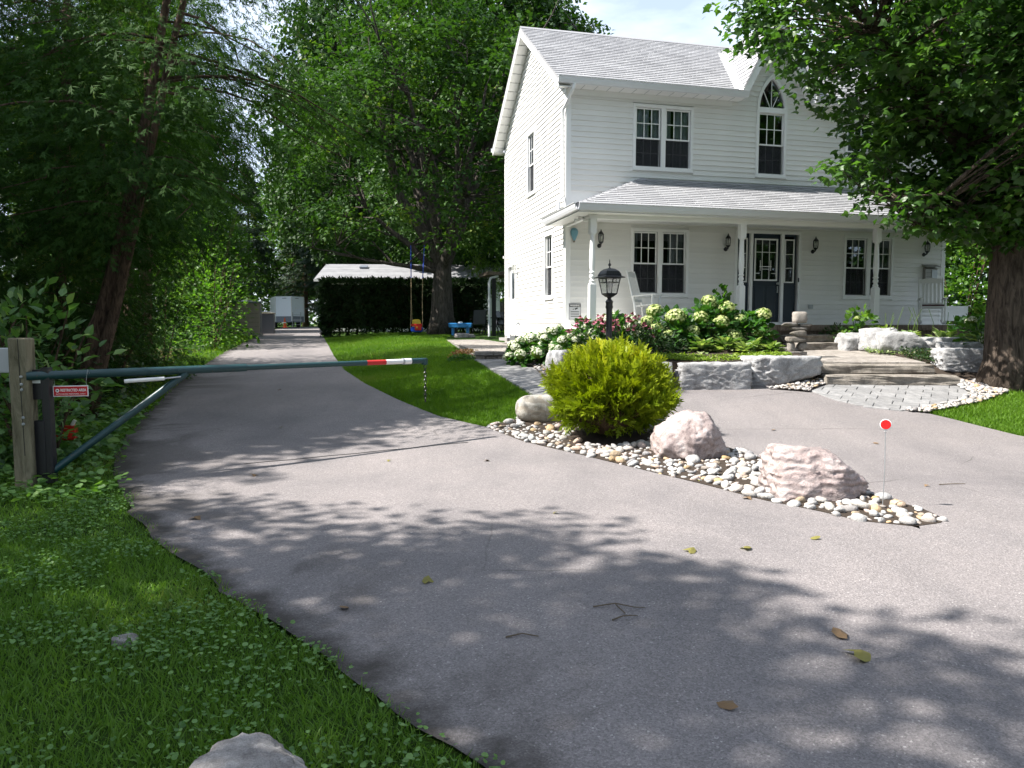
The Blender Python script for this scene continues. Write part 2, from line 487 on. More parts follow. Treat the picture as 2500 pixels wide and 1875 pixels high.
class MB:
    def __init__(self):
        self.v, self.f = [], []

    def add(self, vs, fs):
        o = len(self.v)
        self.v += [tuple(p) for p in vs]
        self.f += [tuple(i + o for i in q) for q in fs]
        return self

    def box(self, x0, x1, y0, y1, z0, z1):
        return self.add([(x0, y0, z0), (x1, y0, z0), (x1, y1, z0), (x0, y1, z0), (x0, y0, z1), (x1, y0, z1), (x1, y1, z1), (x0, y1, z1)],
                        [(0, 3, 2, 1), (4, 5, 6, 7), (0, 1, 5, 4), (1, 2, 6, 5), (2, 3, 7, 6), (3, 0, 4, 7)])

    def bar(self, a, b, w, d=None, up=(0, 0, 1)):
        """rectangular bar from a to b, w across, d the other way"""
        a, b = Vector(a), Vector(b)
        d = d or w
        ax = (b - a).normalized()
        up = Vector(up)
        if abs(ax.dot(up)) > 0.98:
            up = Vector((0, 1, 0))
        s = ax.cross(up).normalized() * (w / 2)
        n = s.cross(ax).normalized() * (d / 2)
        return self.add([a - s - n, a + s - n, a + s + n, a - s + n, b - s - n, b + s - n, b + s + n, b - s + n],
                        [(0, 1, 2, 3), (7, 6, 5, 4), (0, 4, 5, 1), (1, 5, 6, 2), (2, 6, 7, 3), (3, 7, 4, 0)])

    def tube(self, pts, rad, sides=8, cap=True):
        pts = [Vector(p) for p in pts]
        n = len(pts)
        if not hasattr(rad, '__len__'):
            rad = [rad] * n
        o = len(self.v)
        prev = None
        for i, p in enumerate(pts):
            d = (pts[min(i + 1, n - 1)] - pts[max(i - 1, 0)])
            d = d.normalized() if d.length > 1e-9 else Vector((0, 0, 1))
            if prev is None:
                ref = Vector((1, 0, 0)) if abs(d.x) < 0.8 else Vector((0, 1, 0))
                u = (ref - d * ref.dot(d)).normalized()
            else:
                u = (prev - d * prev.dot(d)).normalized()
            prev = u
            w = d.cross(u)
            for k in range(sides):
                a = 2 * math.pi * k / sides
                self.v.append(tuple(p + (u * math.cos(a) + w * math.sin(a)) * rad[i]))
        for i in range(n - 1):
            for k in range(sides):
                k2 = (k + 1) % sides
                self.f.append((o + i * sides + k, o + i * sides + k2, o + (i + 1) * sides + k2, o + (i + 1) * sides + k))
        if cap:
            self.f.append(tuple(o + k for k in reversed(range(sides))))
            self.f.append(tuple(o + (n - 1) * sides + k for k in range(sides)))
        return self

    def lathe(self, prof, sides=12, c=(0, 0, 0), rot=0.0):
        """prof: (radius, z) from the bottom up"""
        o = len(self.v)
        for r, z in prof:
            for k in range(sides):
                a = 2 * math.pi * k / sides + rot
                self.v.append((c[0] + r * math.cos(a), c[1] + r * math.sin(a), c[2] + z))
        for i in range(len(prof) - 1):
            for k in range(sides):
                k2 = (k + 1) % sides
                self.f.append((o + i * sides + k, o + i * sides + k2, o + (i + 1) * sides + k2, o + (i + 1) * sides + k))
        self.f.append(tuple(o + k for k in reversed(range(sides))))
        self.f.append(tuple(o + (len(prof) - 1) * sides + k for k in range(sides)))
        return self

    def prism(self, poly, axis, a, b):
        """extrude a 2-D polygon along axis ('x','y','z') from a to b"""
        n = len(poly)

        def mk(p, q):
            return {'x': (q, p[0], p[1]), 'y': (p[0], q, p[1]), 'z': (p[0], p[1], q)}[axis]
        self.add([mk(p, a) for p in poly] + [mk(p, b) for p in poly],
                 [tuple(range(n)), tuple(reversed(range(n, 2 * n)))] + [(i, i + n, (i + 1) % n + n, (i + 1) % n) for i in range(n)])
        return self

    def mesh(self, name, mat=None, smooth=False, bevel=0.0):
        me = bpy.data.meshes.new(name)
        me.from_pydata(self.v, [], self.f)
        bm = bmesh.new()
        bm.from_mesh(me)
        bmesh.ops.recalc_face_normals(bm, faces=bm.faces)
        if bevel:
            bmesh.ops.bevel(bm, geom=[e for e in bm.edges if len(e.link_faces) == 2 and e.calc_face_angle(0) > 0.5], offset=bevel, segments=1, affect='EDGES')
        bm.to_mesh(me)
        bm.free()
        if mat:
            me.materials.append(MATS[mat])
        if smooth:
            shade(me)
        return me

    def build(self, name, mat, parent=None, smooth=False, bevel=0.0):
        me = bpy.data.meshes.new(name)
        me.from_pydata(self.v, [], self.f)
        bm = bmesh.new()
        bm.from_mesh(me)
        bmesh.ops.recalc_face_normals(bm, faces=bm.faces)
        if bevel:
            bmesh.ops.bevel(bm, geom=[e for e in bm.edges if len(e.link_faces) == 2 and e.calc_face_angle(0) > 0.5], offset=bevel, segments=1, affect='EDGES')
        bm.to_mesh(me)
        bm.free()
        me.materials.append(MATS[mat])
        if smooth:
            shade(me, smooth)
        return obj(name, me, parent)


def shade(me, ang=True):
    """smooth faces, keeping edges sharper than about 40 degrees"""
    n = len(me.polygons)
    me.polygons.foreach_set('use_smooth', np.ones(n, dtype=bool))
    if ang is True:
        me.set_sharp_from_angle(angle=R(40))


LAST = [None]


def obj(name, me, parent=None, loc=None, rot=None, scale=None):
    o = bpy.data.objects.new(name, me)
    LAST[0] = o
    COL.objects.link(o)
    if parent is not None:
        o.parent = parent
    if loc is not None:
        o.location = loc
    if rot is not None:
        o.rotation_euler = rot
    if scale is not None:
        o.scale = scale
    return o


def tag(o, label, cat, group=None):
    o['label'] = label
    o['category'] = cat
    if group:
        o['group'] = group
    return o


def structure(o, label=None):
    o['kind'] = 'structure'
    if label:
        o['label'] = label
    return o


def thing(name, label, cat, loc=(0, 0, 0), rz=0.0, group=None):
    o = obj(name, None, None, loc, (0, 0, rz))
    o.empty_display_size = 0.2
    return tag(o, label, cat, group)


def copy_tree(o, parent=None):
    c = o.copy()
    COL.objects.link(c)
    c.parent = parent
    for ch in list(o.children):
        copy_tree(ch, c)
    return c


def mat4(rows):
    return np.array(rows)


def big_mesh(name, V, F, mat, rnd=None, smooth=False):
    """V (n,3) array, F (m,3|4) index array"""
    me = bpy.data.meshes.new(name)
    V = np.ascontiguousarray(V, dtype=np.float32)
    F = np.ascontiguousarray(F, dtype=np.int32)
    k = F.shape[1]
    me.vertices.add(len(V))
    me.vertices.foreach_set('co', V.ravel())
    me.loops.add(F.size)
    me.loops.foreach_set('vertex_index', F.ravel())
    me.polygons.add(len(F))
    me.polygons.foreach_set('loop_start', np.arange(0, F.size, k, dtype=np.int32))
    me.polygons.foreach_set('loop_total', np.full(len(F), k, dtype=np.int32))
    if rnd is not None:
        a = me.attributes.new('rnd', 'FLOAT', 'POINT')
        a.data.foreach_set('value', np.ascontiguousarray(rnd, dtype=np.float32))
    me.polygons.foreach_set('use_smooth', np.full(len(F), bool(smooth), dtype=bool))
    me.update(calc_edges=True)
    me.materials.append(MATS[mat])
    return me


def unit(a):
    return a / np.maximum(np.linalg.norm(a, axis=-1, keepdims=True), 1e-9)


# leaf templates: (along, across, out) and triangles
def T_ovate(w=0.32, fold=0.10):
    v = np.array([(0, 0, 0), (.35, w, fold), (.35, -w, fold), (.7, w * .72, fold * .6), (.7, -w * .72, fold * .6), (1, 0, -.08), (.4, 0, 0)])
    f = np.array([(0, 6, 1), (0, 2, 6), (6, 3, 1), (6, 2, 4), (6, 5, 3), (6, 4, 5)])
    return v, f


def T_maple():
    pts = [(0, 0), (.02, .30), (.30, .60), (.50, .27), (1, 0), (.50, -.27), (.30, -.60), (.02, -.30)]
    v = [(.34, 0, 0)] + [(a, b, -0.25 * (b * b) - 0.06 * (a > .9)) for a, b in pts]
    f = [(0, i, i + 1) for i in range(1, len(pts))] + [(0, len(pts), 1)]
    return np.array(v, float), np.array(f)


def T_diamond(w=0.36):
    return np.array([(0, 0, 0), (.45, w, .05), (.45, -w, .05), (1, 0, -.05)]), np.array([(0, 2, 1), (1, 2, 3)])


def T_blade(w=0.03):
    return np.array([(0, w, 0), (0, -w, 0), (.55, w * .8, .05), (.55, -w * .8, .05), (1, 0, .22)]), np.array([(0, 1, 2), (2, 1, 3), (2, 3, 4)])


def T_spray(n=4, w=0.055, spread=0.42):
    """flat feathery spray: a stem with slender side shoots"""
    v, f = [], []

    def shoot(p, d, L, ww):
        o = len(v)
        q = (-d[1], d[0])
        v.extend([(p[0], p[1], 0), (p[0] + d[0] * L * .5 - q[0] * ww, p[1] + d[1] * L * .5 - q[1] * ww, -.03), (p[0] + d[0] * L * .5 + q[0] * ww, p[1] + d[1] * L * .5 + q[1] * ww, -.03),
                  (p[0] + d[0] * L, p[1] + d[1] * L, -.08)])
        f.extend([(o, o + 1, o + 2), (o + 2, o + 1, o + 3)])
    shoot((0, 0), (1, 0), 1.0, w)
    for i in range(n):
        s = 0.12 + 0.72 * i / n
        for sg in (1, -1):
            a = 0.85 - 0.25 * i / n
            shoot((s + 0.07 * (sg > 0), 0), (math.cos(a + .3 * math.sin(i * 5.1 + sg)), sg * math.sin(a + .3 * math.sin(i * 5.1 + sg))), spread * (1.1 - 0.6 * s) * (1 + .35 * math.sin(i * 3.7 + sg * 2)), w * .9)
    return np.array(v, float), np.array(f)


def leaves(name, P, D, N, S, tmpl, mat, rnd=None, parent=None, mesh_only=False):
    """many leaves in one mesh: base points P, axis D, face normal N, size S"""
    tv, tf = tmpl
    P = np.asarray(P, float)
    n, k = len(P), len(tv)
    D = unit(np.asarray(D, float))
    N = np.asarray(N, float)
    N = unit(N - D * (N * D).sum(1, keepdims=True))
    B = np.cross(N, D)
    S = np.asarray(S, float).reshape(n, 1, 1)
    V = P[:, None, :] + S * (tv[None, :, 0:1] * D[:, None, :] + tv[None, :, 1:2] * B[:, None, :] + tv[None, :, 2:3] * N[:, None, :])
    F = (tf[None, :, :] + (np.arange(n) * k)[:, None, None]).reshape(-1, 3)
    if rnd is None:
        rnd = rng.random(n)
    me = big_mesh(name, V.reshape(-1, 3), F, mat, np.repeat(rnd, k))
    if mesh_only:
        return me
    return obj(name, me, parent)


def rdir(n):
    return unit(rng.normal(size=(n, 3)))


def text_mesh(name, body, size, mat, parent, loc, rot, width=None, bold=0.0):
    cu = bpy.data.curves.new(name, 'FONT')
    cu.body = body
    cu.size = size
    cu.align_x = 'CENTER'
    cu.align_y = 'CENTER'
    cu.offset = bold
    cu.extrude = 0.0004
    cu.resolution_u = 2
    tmp = bpy.data.objects.new(name, cu)
    COL.objects.link(tmp)
    dg = bpy.context.evaluated_depsgraph_get()
    me = bpy.data.meshes.new_from_object(tmp.evaluated_get(dg))
    bpy.data.objects.remove(tmp)
    me.materials.clear()
    me.materials.append(MATS[mat])
    o = obj(name, me, parent, loc, rot)
    if width:
        xs = [q.co.x for q in me.vertices]
        if xs:
            o.scale.x = width / (max(xs) - min(xs))
    return o


# ------------------------------------------------------------------ terrain
_yy = np.arange(-60, 420, 0.25)


def _smooth(xs, ys, w):
    b = np.interp(_yy, xs, ys)
    k = np.ones(w) / w
    return np.convolve(np.pad(b, w // 2, mode='edge'), k, 'valid')[:len(_yy)]


_PZ = _smooth([-60, 0, 8, 12, 15, 20, 25, 30, 40, 60, 80, 400], [-.3, 0, .05, .22, .40, .66, .88, 1.05, 1.22, 1.45, 1.6, 3], 9)
_RX = [3.2, 2.7, 1.83, .82, .14, -.37, -1.1, -1.98, -2.94, -3.92, -5.03, -9, -12.8, -30]
_RY = [5.7, 5.75, 7.0, 8.44, 9.26, 10.4, 11.2, 12.9, 14.9, 17.4, 21, 34.8, 50, 100]
_PA = _smooth([5, 8, 10, 12.6, 16.6, 22, 30, 45], [0, 0, .09, .29, .34, .25, .2, 0], 7)


def H(x, y):
    xd = np.interp(y, _RY, _RX)
    s = np.clip((np.asarray(x) - xd) / 2.8, 0, 1)
    s = s * s * (3 - 2 * s)
    return np.interp(y, _yy, _PZ) + np.interp(y, _yy, _PA) * s


def in_poly(px, py, poly):
    px, py = np.asarray(px), np.asarray(py)
    ins = np.zeros(px.shape, bool)
    n = len(poly)
    for i in range(n):
        x1, y1 = poly[i]
        x2, y2 = poly[(i + 1) % n]
        c = ((y1 > py) != (y2 > py)) & (px < (x2 - x1) * (py - y1) / (y2 - y1 + 1e-12) + x1)
        ins ^= c
    return ins


def project(x, y, z):
    th = R(4.43)
    f = y * math.cos(th) - (z - EYE) * math.sin(th)
    u = y * math.sin(th) + (z - EYE) * math.cos(th)
    return 1250 + 1814 * x / f, 937.5 - 1814 * u / f


def T_lobed():
    """coarse five-pointed leaf for trees further off"""
    v = np.array([(0, 0, 0), (.30, .50, -.06), (.45, .20, 0), (1, 0, -.08), (.45, -.20, 0), (.30, -.50, -.06)])
    return v, np.array([(0, 2, 1), (0, 4, 2), (0, 5, 4), (2, 4, 3)])


def T_blade1(w=0.05):
    return np.array([(0, w, 0), (0, -w, 0), (1, 0, .15)]), np.array([(0, 1, 2)])
# ------------------------------------------------------------------ ground and driveway
gx = np.unique(np.concatenate([np.linspace(-400, -30, 14), np.arange(-30, 30.01, 0.5), np.linspace(30, 400, 14)]))
gy = np.unique(np.concatenate([np.linspace(-60, -4, 8), np.arange(-4, 40.01, 0.4), np.arange(40, 90, 3.0), np.linspace(90, 410, 12)]))
GX, GY = np.meshgrid(gx, gy)
GZ = H(GX, GY) - 0.02
nxg, nyg = len(gx), len(gy)
idx = np.arange(nxg * nyg).reshape(nyg, nxg)
quads = np.stack([idx[:-1, :-1], idx[:-1, 1:], idx[1:, 1:], idx[1:, :-1]], -1).reshape(-1, 4)
ground = obj('ground', big_mesh('ground', np.stack([GX, GY, GZ], -1).reshape(-1, 3), quads, 'lawn_ground', smooth=True))
structure(ground)

L_EDGE = [(-0.1, 2.48), (-.43, 2.78), (-.87, 3.34), (-1.34, 3.84), (-1.94, 4.5), (-2.57, 5.22), (-3.28, 6.24), (-4.01, 7.38), (-4.75, 8.84), (-5.6, 11.22), (-6.76, 14.9),
          (-8.34, 21.0), (-10.46, 29.8), (-15.6, 48), (-17.5, 56), (-20.5, 66)]
LE = np.array([(2.2, -4)] + [(0.9, 1.0)] + L_EDGE)
RE = np.array([(3.05, -4), (3.05, 5.55), (2.95, 5.66), (2.66, 5.75), (2.50, 6.0), (2.18, 6.36), (1.83, 6.98), (1.41, 7.6), (.82, 8.42), (.14, 9.26), (-.37, 10.3), (-1.1, 11.2), (-1.98, 12.88),
               (-2.94, 14.9), (-3.92, 17.4), (-5.03, 21.0), (-8.9, 34.8), (-12.6, 50), (-13.0, 56), (-14.0, 66)])
IE = np.array([(3.05, -4), (3.05, 5.55), (3.28, 5.72), (3.36, 5.95), (3.27, 6.48), (2.92, 7.86), (2.58, 8.72), (2.2, 9.48), (1.5, 10.5), (.62, 11.55), (.62, 13.2)])
XR = np.array([(16, -4), (16, 6.4), (11, 7.0), (8, 7.9), (6.9, 8.7), (6.43, 9.3), (6.12, 10.3), (5.9, 10.8), (5.8, 13.2)])


def strip(le, re, y0, y1, dy, nseg):
    ys = np.arange(y0, y1 + 1e-6, dy)
    xl = np.interp(ys, le[:, 1], le[:, 0])
    xr = np.interp(ys, re[:, 1], re[:, 0])
    f = np.linspace(0, 1, nseg + 1)
    X = xl[:, None] + (xr - xl)[:, None] * f[None, :]
    Y = np.repeat(ys[:, None], nseg + 1, 1)
    return X, Y, np.minimum(X - xl[:, None], 1e9), xr[:, None] - X


def asphalt(X, Y, E):
    Z = H(X, Y) + 0.006
    n, m = X.shape
    i = np.arange(n * m).reshape(n, m)
    q = np.stack([i[:-1, :-1], i[:-1, 1:], i[1:, 1:], i[1:, :-1]], -1).reshape(-1, 4)
    return np.stack([X, Y, Z], -1).reshape(-1, 3), q, E.ravel()


X, Y, dl, dr = strip(LE, RE, -4, 66, 0.12, 26)
jit = np.array([mnoise.noise(Vector((0.0, y * 2.3, 3.0))) * 0.09 + mnoise.noise(Vector((0.0, y * 9, 8.0))) * 0.05 for y in Y[:, 0]])
X[:, 0] += jit
ea = np.clip(1 - dl / 1.6, 0, 1)
V1, Q1, E1 = asphalt(X, Y, ea)
Xb, Yb, _, _ = strip(IE, XR, -4, 13.2, 0.15, 18)
V2, Q2, E2 = asphalt(Xb, Yb, np.zeros(Xb.shape))
me = big_mesh('driveway', np.concatenate([V1, V2]), np.concatenate([Q1, Q2 + len(V1)]), 'asphalt', smooth=True)
at = me.attributes.new('verge', 'FLOAT', 'POINT')
at.data.foreach_set('value', np.concatenate([E1, E2]).astype(np.float32))
driveway = structure(obj('driveway', me))
# the paving joint that crosses the drive
sv, sf = [], []
for k in range(41):
    f = k / 40
    x, y = -2.9 + f * 2.35, 7.95 + f * 1.25 + 0.012 * math.sin(f * 23)
    w = 0.012
    for s in (-1, 1):
        sv.append((x - s * 0.4 * w, y + s * w, float(H(x, y)) + 0.0095))
    if k:
        o = 2 * k
        sf.append((o - 2, o - 1, o + 1, o))
mbj = MB()
mbj.add(sv, sf)
mbj.build('paving_joint', 'rubber_black', driveway)

# ------------------------------------------------------------------ house
house = thing('farmhouse', 'two-storey white clapboard house with grey shingle roof and full front porch', 'house', HOUSE, HA)
W, DEP = 10.1, 5.85
ZB, ZF, ZE = 1.30, 1.60, 6.80          # siding foot, porch floor, eave
MID = 5.05
RID_U, RID_Z = 2.92, 9.13
EAVE_U, EAVE_Z = -0.38, 6.86
PITCH = (RID_Z - EAVE_Z) / (RID_U - EAVE_U)
CO = 0.118                              # siding exposure

# openings: (name, x0, x1, z0, z1) of the outer trim
FRONT_OPEN = [(1.55, 3.03, 5.10, 6.54), (7.07, 8.55, 5.10, 6.54), (4.65, 5.45, 5.08, 7.44),
              (1.53, 2.97, 2.25, 3.78), (7.13, 8.57, 2.25, 3.78), (4.16, 5.94, 1.60, 3.82)]
SIDE_OPEN = [(2.50, 3.25, 4.95, 6.55), (0.90, 1.62, 2.22, 3.78), (4.48, 5.42, 1.25, 3.34)]


def cells(lo, hi, zlo, zhi, opens, inset=0.04):
    xs = sorted({lo, hi, *[min(max(o[0] + inset, lo), hi) for o in opens], *[min(max(o[1] - inset, lo), hi) for o in opens]})
    zs = sorted({zlo, zhi, *[min(max(o[2] + inset, zlo), zhi) for o in opens], *[min(max(o[3] - inset, zlo), zhi) for o in opens]})
    for a, b in zip(xs, xs[1:]):
        for c, d in zip(zs, zs[1:]):
            mx, mz = (a + b) / 2, (c + d) / 2
            if not any(o[0] + inset < mx < o[1] - inset and o[2] + inset < mz < o[3] - inset for o in opens):
                yield a, b, c, d


def dorm_hw(z):
    return max(0.0, (8.70 - z) / 1.88)


mb = MB()
for a, b, c, d in cells(0.0, W, 0.5, ZE, FRONT_OPEN):
    mb.box(a, b, 0.0, 0.12, c, d)
front_wall = mb.build('wall', 'white_paint', house)
front_wall['label'] = 'shaded white clapboard front wall'
mb = MB()
for a, b, c, d in cells(0.12, DEP, 0.5, ZE, SIDE_OPEN):
    mb.box(0.0, 0.12, a, b, c, d)
mb.prism([(0.12, ZE), (DEP, ZE), (RID_U, RID_Z - 0.12)], 'x', 0.0, 0.12)
side_wall = mb.build('wall', 'white_paint', house)
side_wall['label'] = 'sunlit white clapboard gable wall'
mb = MB()
mb.box(0.12, W - 0.12, DEP - 0.12, DEP, 0.5, ZE)
mb.box(W - 0.12, W, 0.12, DEP, 0.5, ZE)
mb.prism([(0.12, ZE), (DEP, ZE), (RID_U, RID_Z - 0.12)], 'x', W - 0.12, W)
mb.build('wall', 'white_paint', house)
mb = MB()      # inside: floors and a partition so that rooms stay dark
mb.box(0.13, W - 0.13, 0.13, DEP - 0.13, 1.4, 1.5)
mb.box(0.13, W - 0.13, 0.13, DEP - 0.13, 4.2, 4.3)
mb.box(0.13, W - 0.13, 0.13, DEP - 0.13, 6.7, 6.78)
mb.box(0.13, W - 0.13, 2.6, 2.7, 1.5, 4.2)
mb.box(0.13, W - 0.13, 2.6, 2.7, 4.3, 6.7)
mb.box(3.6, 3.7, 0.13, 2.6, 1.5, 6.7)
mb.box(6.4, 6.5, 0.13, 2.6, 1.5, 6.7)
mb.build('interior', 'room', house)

# siding boards, one object each, one shared wedge
ub = MB()
ub.add([(0, 0, 0), (1, 0, 0), (1, -0.030, 0), (0, -0.030, 0), (0, 0, CO + .012), (1, 0, CO + .012), (1, -0.004, CO + .012), (0, -0.004, CO + .012)],
       [(0, 1, 2, 3), (7, 6, 5, 4), (3, 2, 6, 7), (0, 4, 5, 1), (0, 3, 7, 4), (1, 5, 6, 2)])
board_me = ub.mesh('siding_board', 'siding')


def front_courses():
    z = ZF + 0.01
    while z < ZE - 0.02:
        yield z
        z += CO


for z in front_courses():
    if 4.0 < z < 4.55:
        continue                    # behind the porch roof
    segs = [(0.09, W - 0.09)]
    for o in FRONT_OPEN:
        if o[2] - CO * 0.6 < z < o[3] - 0.02:
            segs = [q for (a, b) in segs for q in ((a, min(b, o[0])), (max(a, o[1]), b)) if q[1] - q[0] > 0.02]
    for a, b in segs:
        obj('siding_board', board_me, front_wall, (a, -0.001, z), None, (b - a, 1, 1))
z = ZE - 0.005
k = 0
while z < 8.5:                      # dormer gable above the eave
    hw = dorm_hw(z + CO * 0.5) - 0.02
    segs = [(MID - hw, MID + hw)]
    o = FRONT_OPEN[2]
    if z < o[3] - 0.02:
        ow = 0.40 if z < 6.72 else max(0.06, 0.39 * math.sqrt(max(0, (7.44 - z) / 0.74)))
        segs = [(MID - hw, MID - ow), (MID + ow, MID + hw)]
    for a, b in segs:
        if b - a > 0.03:
            obj('siding_board', board_me, front_wall, (a, -0.001, z), None, (b - a, 1, 1))
    z += CO
z = ZB - 0.02
while z < RID_Z - 0.25:
    lo, hi = 0.09, DEP - 0.02
    if z > ZE - 0.1:
        zz = z + CO
        lo = max(lo, (zz - EAVE_Z + 0.10) / PITCH + EAVE_U)
        hi = min(hi, 2 * RID_U - lo + 0.02)
    segs = [(lo, hi)] if hi > lo else []
    for o in SIDE_OPEN:
        if o[2] - CO * 0.6 < z < o[3] - 0.02:
            segs = [q for (a, b) in segs for q in ((a, min(b, o[0])), (max(a, o[1]), b)) if q[1] - q[0] > 0.02]
    for a, b in segs:
        obj('siding_board', board_me, side_wall, (-0.001, b, z), (0, 0, -math.pi / 2), (b - a, 1, 1))
    z += CO
# corner boards, frieze, foundation
mb = MB()
mb.box(-0.028, 0.09, -0.028, -0.0015, ZB, ZE)
mb.box(-0.028, -0.0015, -0.0015, 0.09, ZB, ZE)
mb.build('corner_board', 'white_paint', house)
mb = MB().box(W - 0.09, W + 0.028, -0.028, -0.0015, ZF, ZE)
mb.box(W + 0.0015, W + 0.028, -0.0015, 0.09, ZF, ZE)
mb.build('corner_board', 'white_paint', house)
MB().box(-0.028, -0.0015, DEP - 0.06, DEP + 0.028, ZB, ZE - 0.05).build('corner_board', 'white_paint', house)
MB().box(-0.03, 0.0, -0.03, DEP + 0.02, 0.55, ZB - 0.01).build('foundation', 'concrete', house)
MB().box(0.0, 4.0, -0.034, -0.022, ZE - 0.17, ZE - 0.035).build('frieze_board', 'white_paint', house)
MB().box(6.1, W, -0.034, -0.022, ZE - 0.17, ZE - 0.035).build('frieze_board', 'white_paint', house)

# ---- windows
SIDE_ROT = -math.pi / 2


class Face:
    """builds window pieces flat on the front (side=False) or on the gable wall (side=True)"""

    def __init__(self, side):
        self.side = side

    def box(self, m, x0, x1, y0, y1, z0, z1):
        if self.side:           # x runs along u, y outward is -t
            m.box(y0, y1, x0, x1, z0, z1)
        else:
            m.box(x0, x1, y0, y1, z0, z1)


def frame_rect(fc, m, x0, x1, z0, z1, w, y0, y1):
    fc.box(m, x0, x0 + w, y0, y1, z0, z1)
    fc.box(m, x1 - w, x1, y0, y1, z0, z1)
    fc.box(m, x0 + w, x1 - w, y0, y1, z1 - w, z1)
    fc.box(m, x0 + w, x1 - w, y0, y1, z0, z0 + w)


def double_hung(fc, part, x0, x1, z0, z1, cols=3, curtain=None, simple_side=False):
    """one double-hung unit between x0..x1, z0..z1: two sashes, panes, muntins, screen"""
    zm = z0 + (z1 - z0) * 0.475
    m = MB()
    frame_rect(fc, m, x0, x1, zm - 0.005, z1, 0.032, 0.006, 0.036)
    m.build('sash', 'white_paint', part)
    m = MB()
    frame_rect(fc, m, x0, x1, z0, zm + 0.028, 0.034, 0.037, 0.062)
    m.build('sash', 'white_paint', part)
    m = MB()
    fc.box(m, x0 + .03, x1 - .03, 0.020, 0.026, zm + .025, z1 - .03)
    m.build('pane', 'glass', part)
    m = MB()
    fc.box(m, x0 + .03, x1 - .03, 0.050, 0.056, z0 + .03, zm)
    m.build('pane', 'glass', part)
    for k in range(1, cols):
        xx = x0 + .032 + (x1 - x0 - .064) * k / cols
        m = MB()
        fc.box(m, xx - .009, xx + .009, 0.010, 0.0195, zm + .026, z1 - .031)
        m.build('muntin', 'white_paint', part)
        m = MB()
        fc.box(m, xx - .007, xx + .007, 0.042, 0.0495, z0 + .033, zm - .004)
        m.build('muntin', 'white_paint', part)
    zz = zm + (z1 - zm) * 0.5
    m = MB()
    fc.box(m, x0 + .032, x1 - .032, 0.0095, 0.0190, zz - .009, zz + .009)
    m.build('muntin', 'white_paint', part)
    zz = z0 + (zm - z0) * 0.5
    m = MB()
    fc.box(m, x0 + .034, x1 - .034, 0.0415, 0.0490, zz - .007, zz + .007)
    m.build('muntin', 'white_paint', part)
    m = MB()
    fc.box(m, x0 + .012, x1 - .012, 0.0330, 0.0345, z0 + .01, zm)
    m.build('insect_screen', 'insect_screen', part)
    if curtain:
        mat, zlo, spans = curtain
        for a, b in spans:
            n = 14
            vs, fs = [], []
            for i in range(n + 1):
                xx = x0 + (x1 - x0) * (a + (b - a) * i / n)
                yy = 0.105 + 0.022 * math.sin(i * 1.9) + 0.01 * math.sin(i * 0.7 + a * 9)
                for zz in (z0 + (z1 - z0) * zlo, z1 + 0.02):
                    vs.append((yy, xx, zz) if fc.side else (xx, yy, zz))
                if i:
                    fs.append((2 * i - 2, 2 * i, 2 * i + 1, 2 * i - 1))
            MB().add(vs, fs).build('curtain', mat, part, smooth=True)


def window(fc, o, units, lab, curtain, sill=True, trim=0.065):
    x0, x1, z0, z1 = o
    m = MB()
    frame_rect(fc, m, x0, x1, z0, z1, trim, -0.045, 0.012)
    for k in range(1, units):
        xm = x0 + (x1 - x0) * k / units
        fc.box(m, xm - trim * .8, xm + trim * .8, -0.040, 0.012, z0 + trim, z1 - trim)
    fc.box(m, x0 + .03, x0 + trim - .005, 0.012, 0.12, z0 + .03, z1 - .03)
    fc.box(m, x1 - trim + .005, x1 - .03, 0.012, 0.12, z0 + .03, z1 - .03)
    p = m.build('window', 'white_paint', house)
    p['label'] = lab
    m = MB()
    fc.box(m, x0 - .015, x1 + .015, -0.062, 0.010, z0 - .028, z0 - .002)
    if sill:
        m.build('sill', 'white_paint', p)
    for k in range(units):
        a = x0 + (x1 - x0) * k / units + (trim * .9 if k else trim) + .006
        b = x0 + (x1 - x0) * (k + 1) / units - (trim * .9 if k < units - 1 else trim) - .006
        double_hung(fc, p, a, b, z0 + trim + .006, z1 - trim - .006, 3 if (b - a) > .45 else 2, curtain(k) if curtain else None)
    return p


FF, SF = Face(False), Face(True)
window(FF, FRONT_OPEN[0], 2, 'upper double window left of the arched window, pale curtains', lambda k: ('curtain', 0.5 if k == 0 else .02, [(0.0, .62), (.70, 1.0)] if k == 0 else [(.0, .30), (.42, 1.0)]))
window(FF, FRONT_OPEN[1], 2, 'upper double window behind the maple', lambda k: ('curtain', 0.02, [(0.0, .4)]))
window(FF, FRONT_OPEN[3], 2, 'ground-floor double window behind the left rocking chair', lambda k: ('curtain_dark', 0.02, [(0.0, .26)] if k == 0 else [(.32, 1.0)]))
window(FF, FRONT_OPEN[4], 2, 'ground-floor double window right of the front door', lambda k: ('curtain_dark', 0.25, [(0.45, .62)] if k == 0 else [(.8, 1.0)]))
window(SF, SIDE_OPEN[0], 1, 'narrow upper window in the gable wall', lambda k: ('curtain', .45, [(0, 1.0)]))
window(SF, SIDE_OPEN[1], 1, 'narrow ground-floor window in the gable wall', lambda k: ('curtain', .45, [(0, 1.0)]))

# ---- pointed window under the dormer
ax0, ax1, az0, az1 = 4.65, 5.45, 5.08, 6.62


def lancet(hw, base, top, n=9):
    pts = []
    hgt = top - base
    rad = (hw * hw + hgt * hgt) / (2 * hw)
    cxr = -(rad - hw)
    a1 = math.atan2(hgt, -cxr)
    for i in range(n + 1):
        a = a1 * i / n
        pts.append((cxr + rad * math.cos(a), base + rad * math.sin(a)))
    return pts    # right half, from the base to the tip


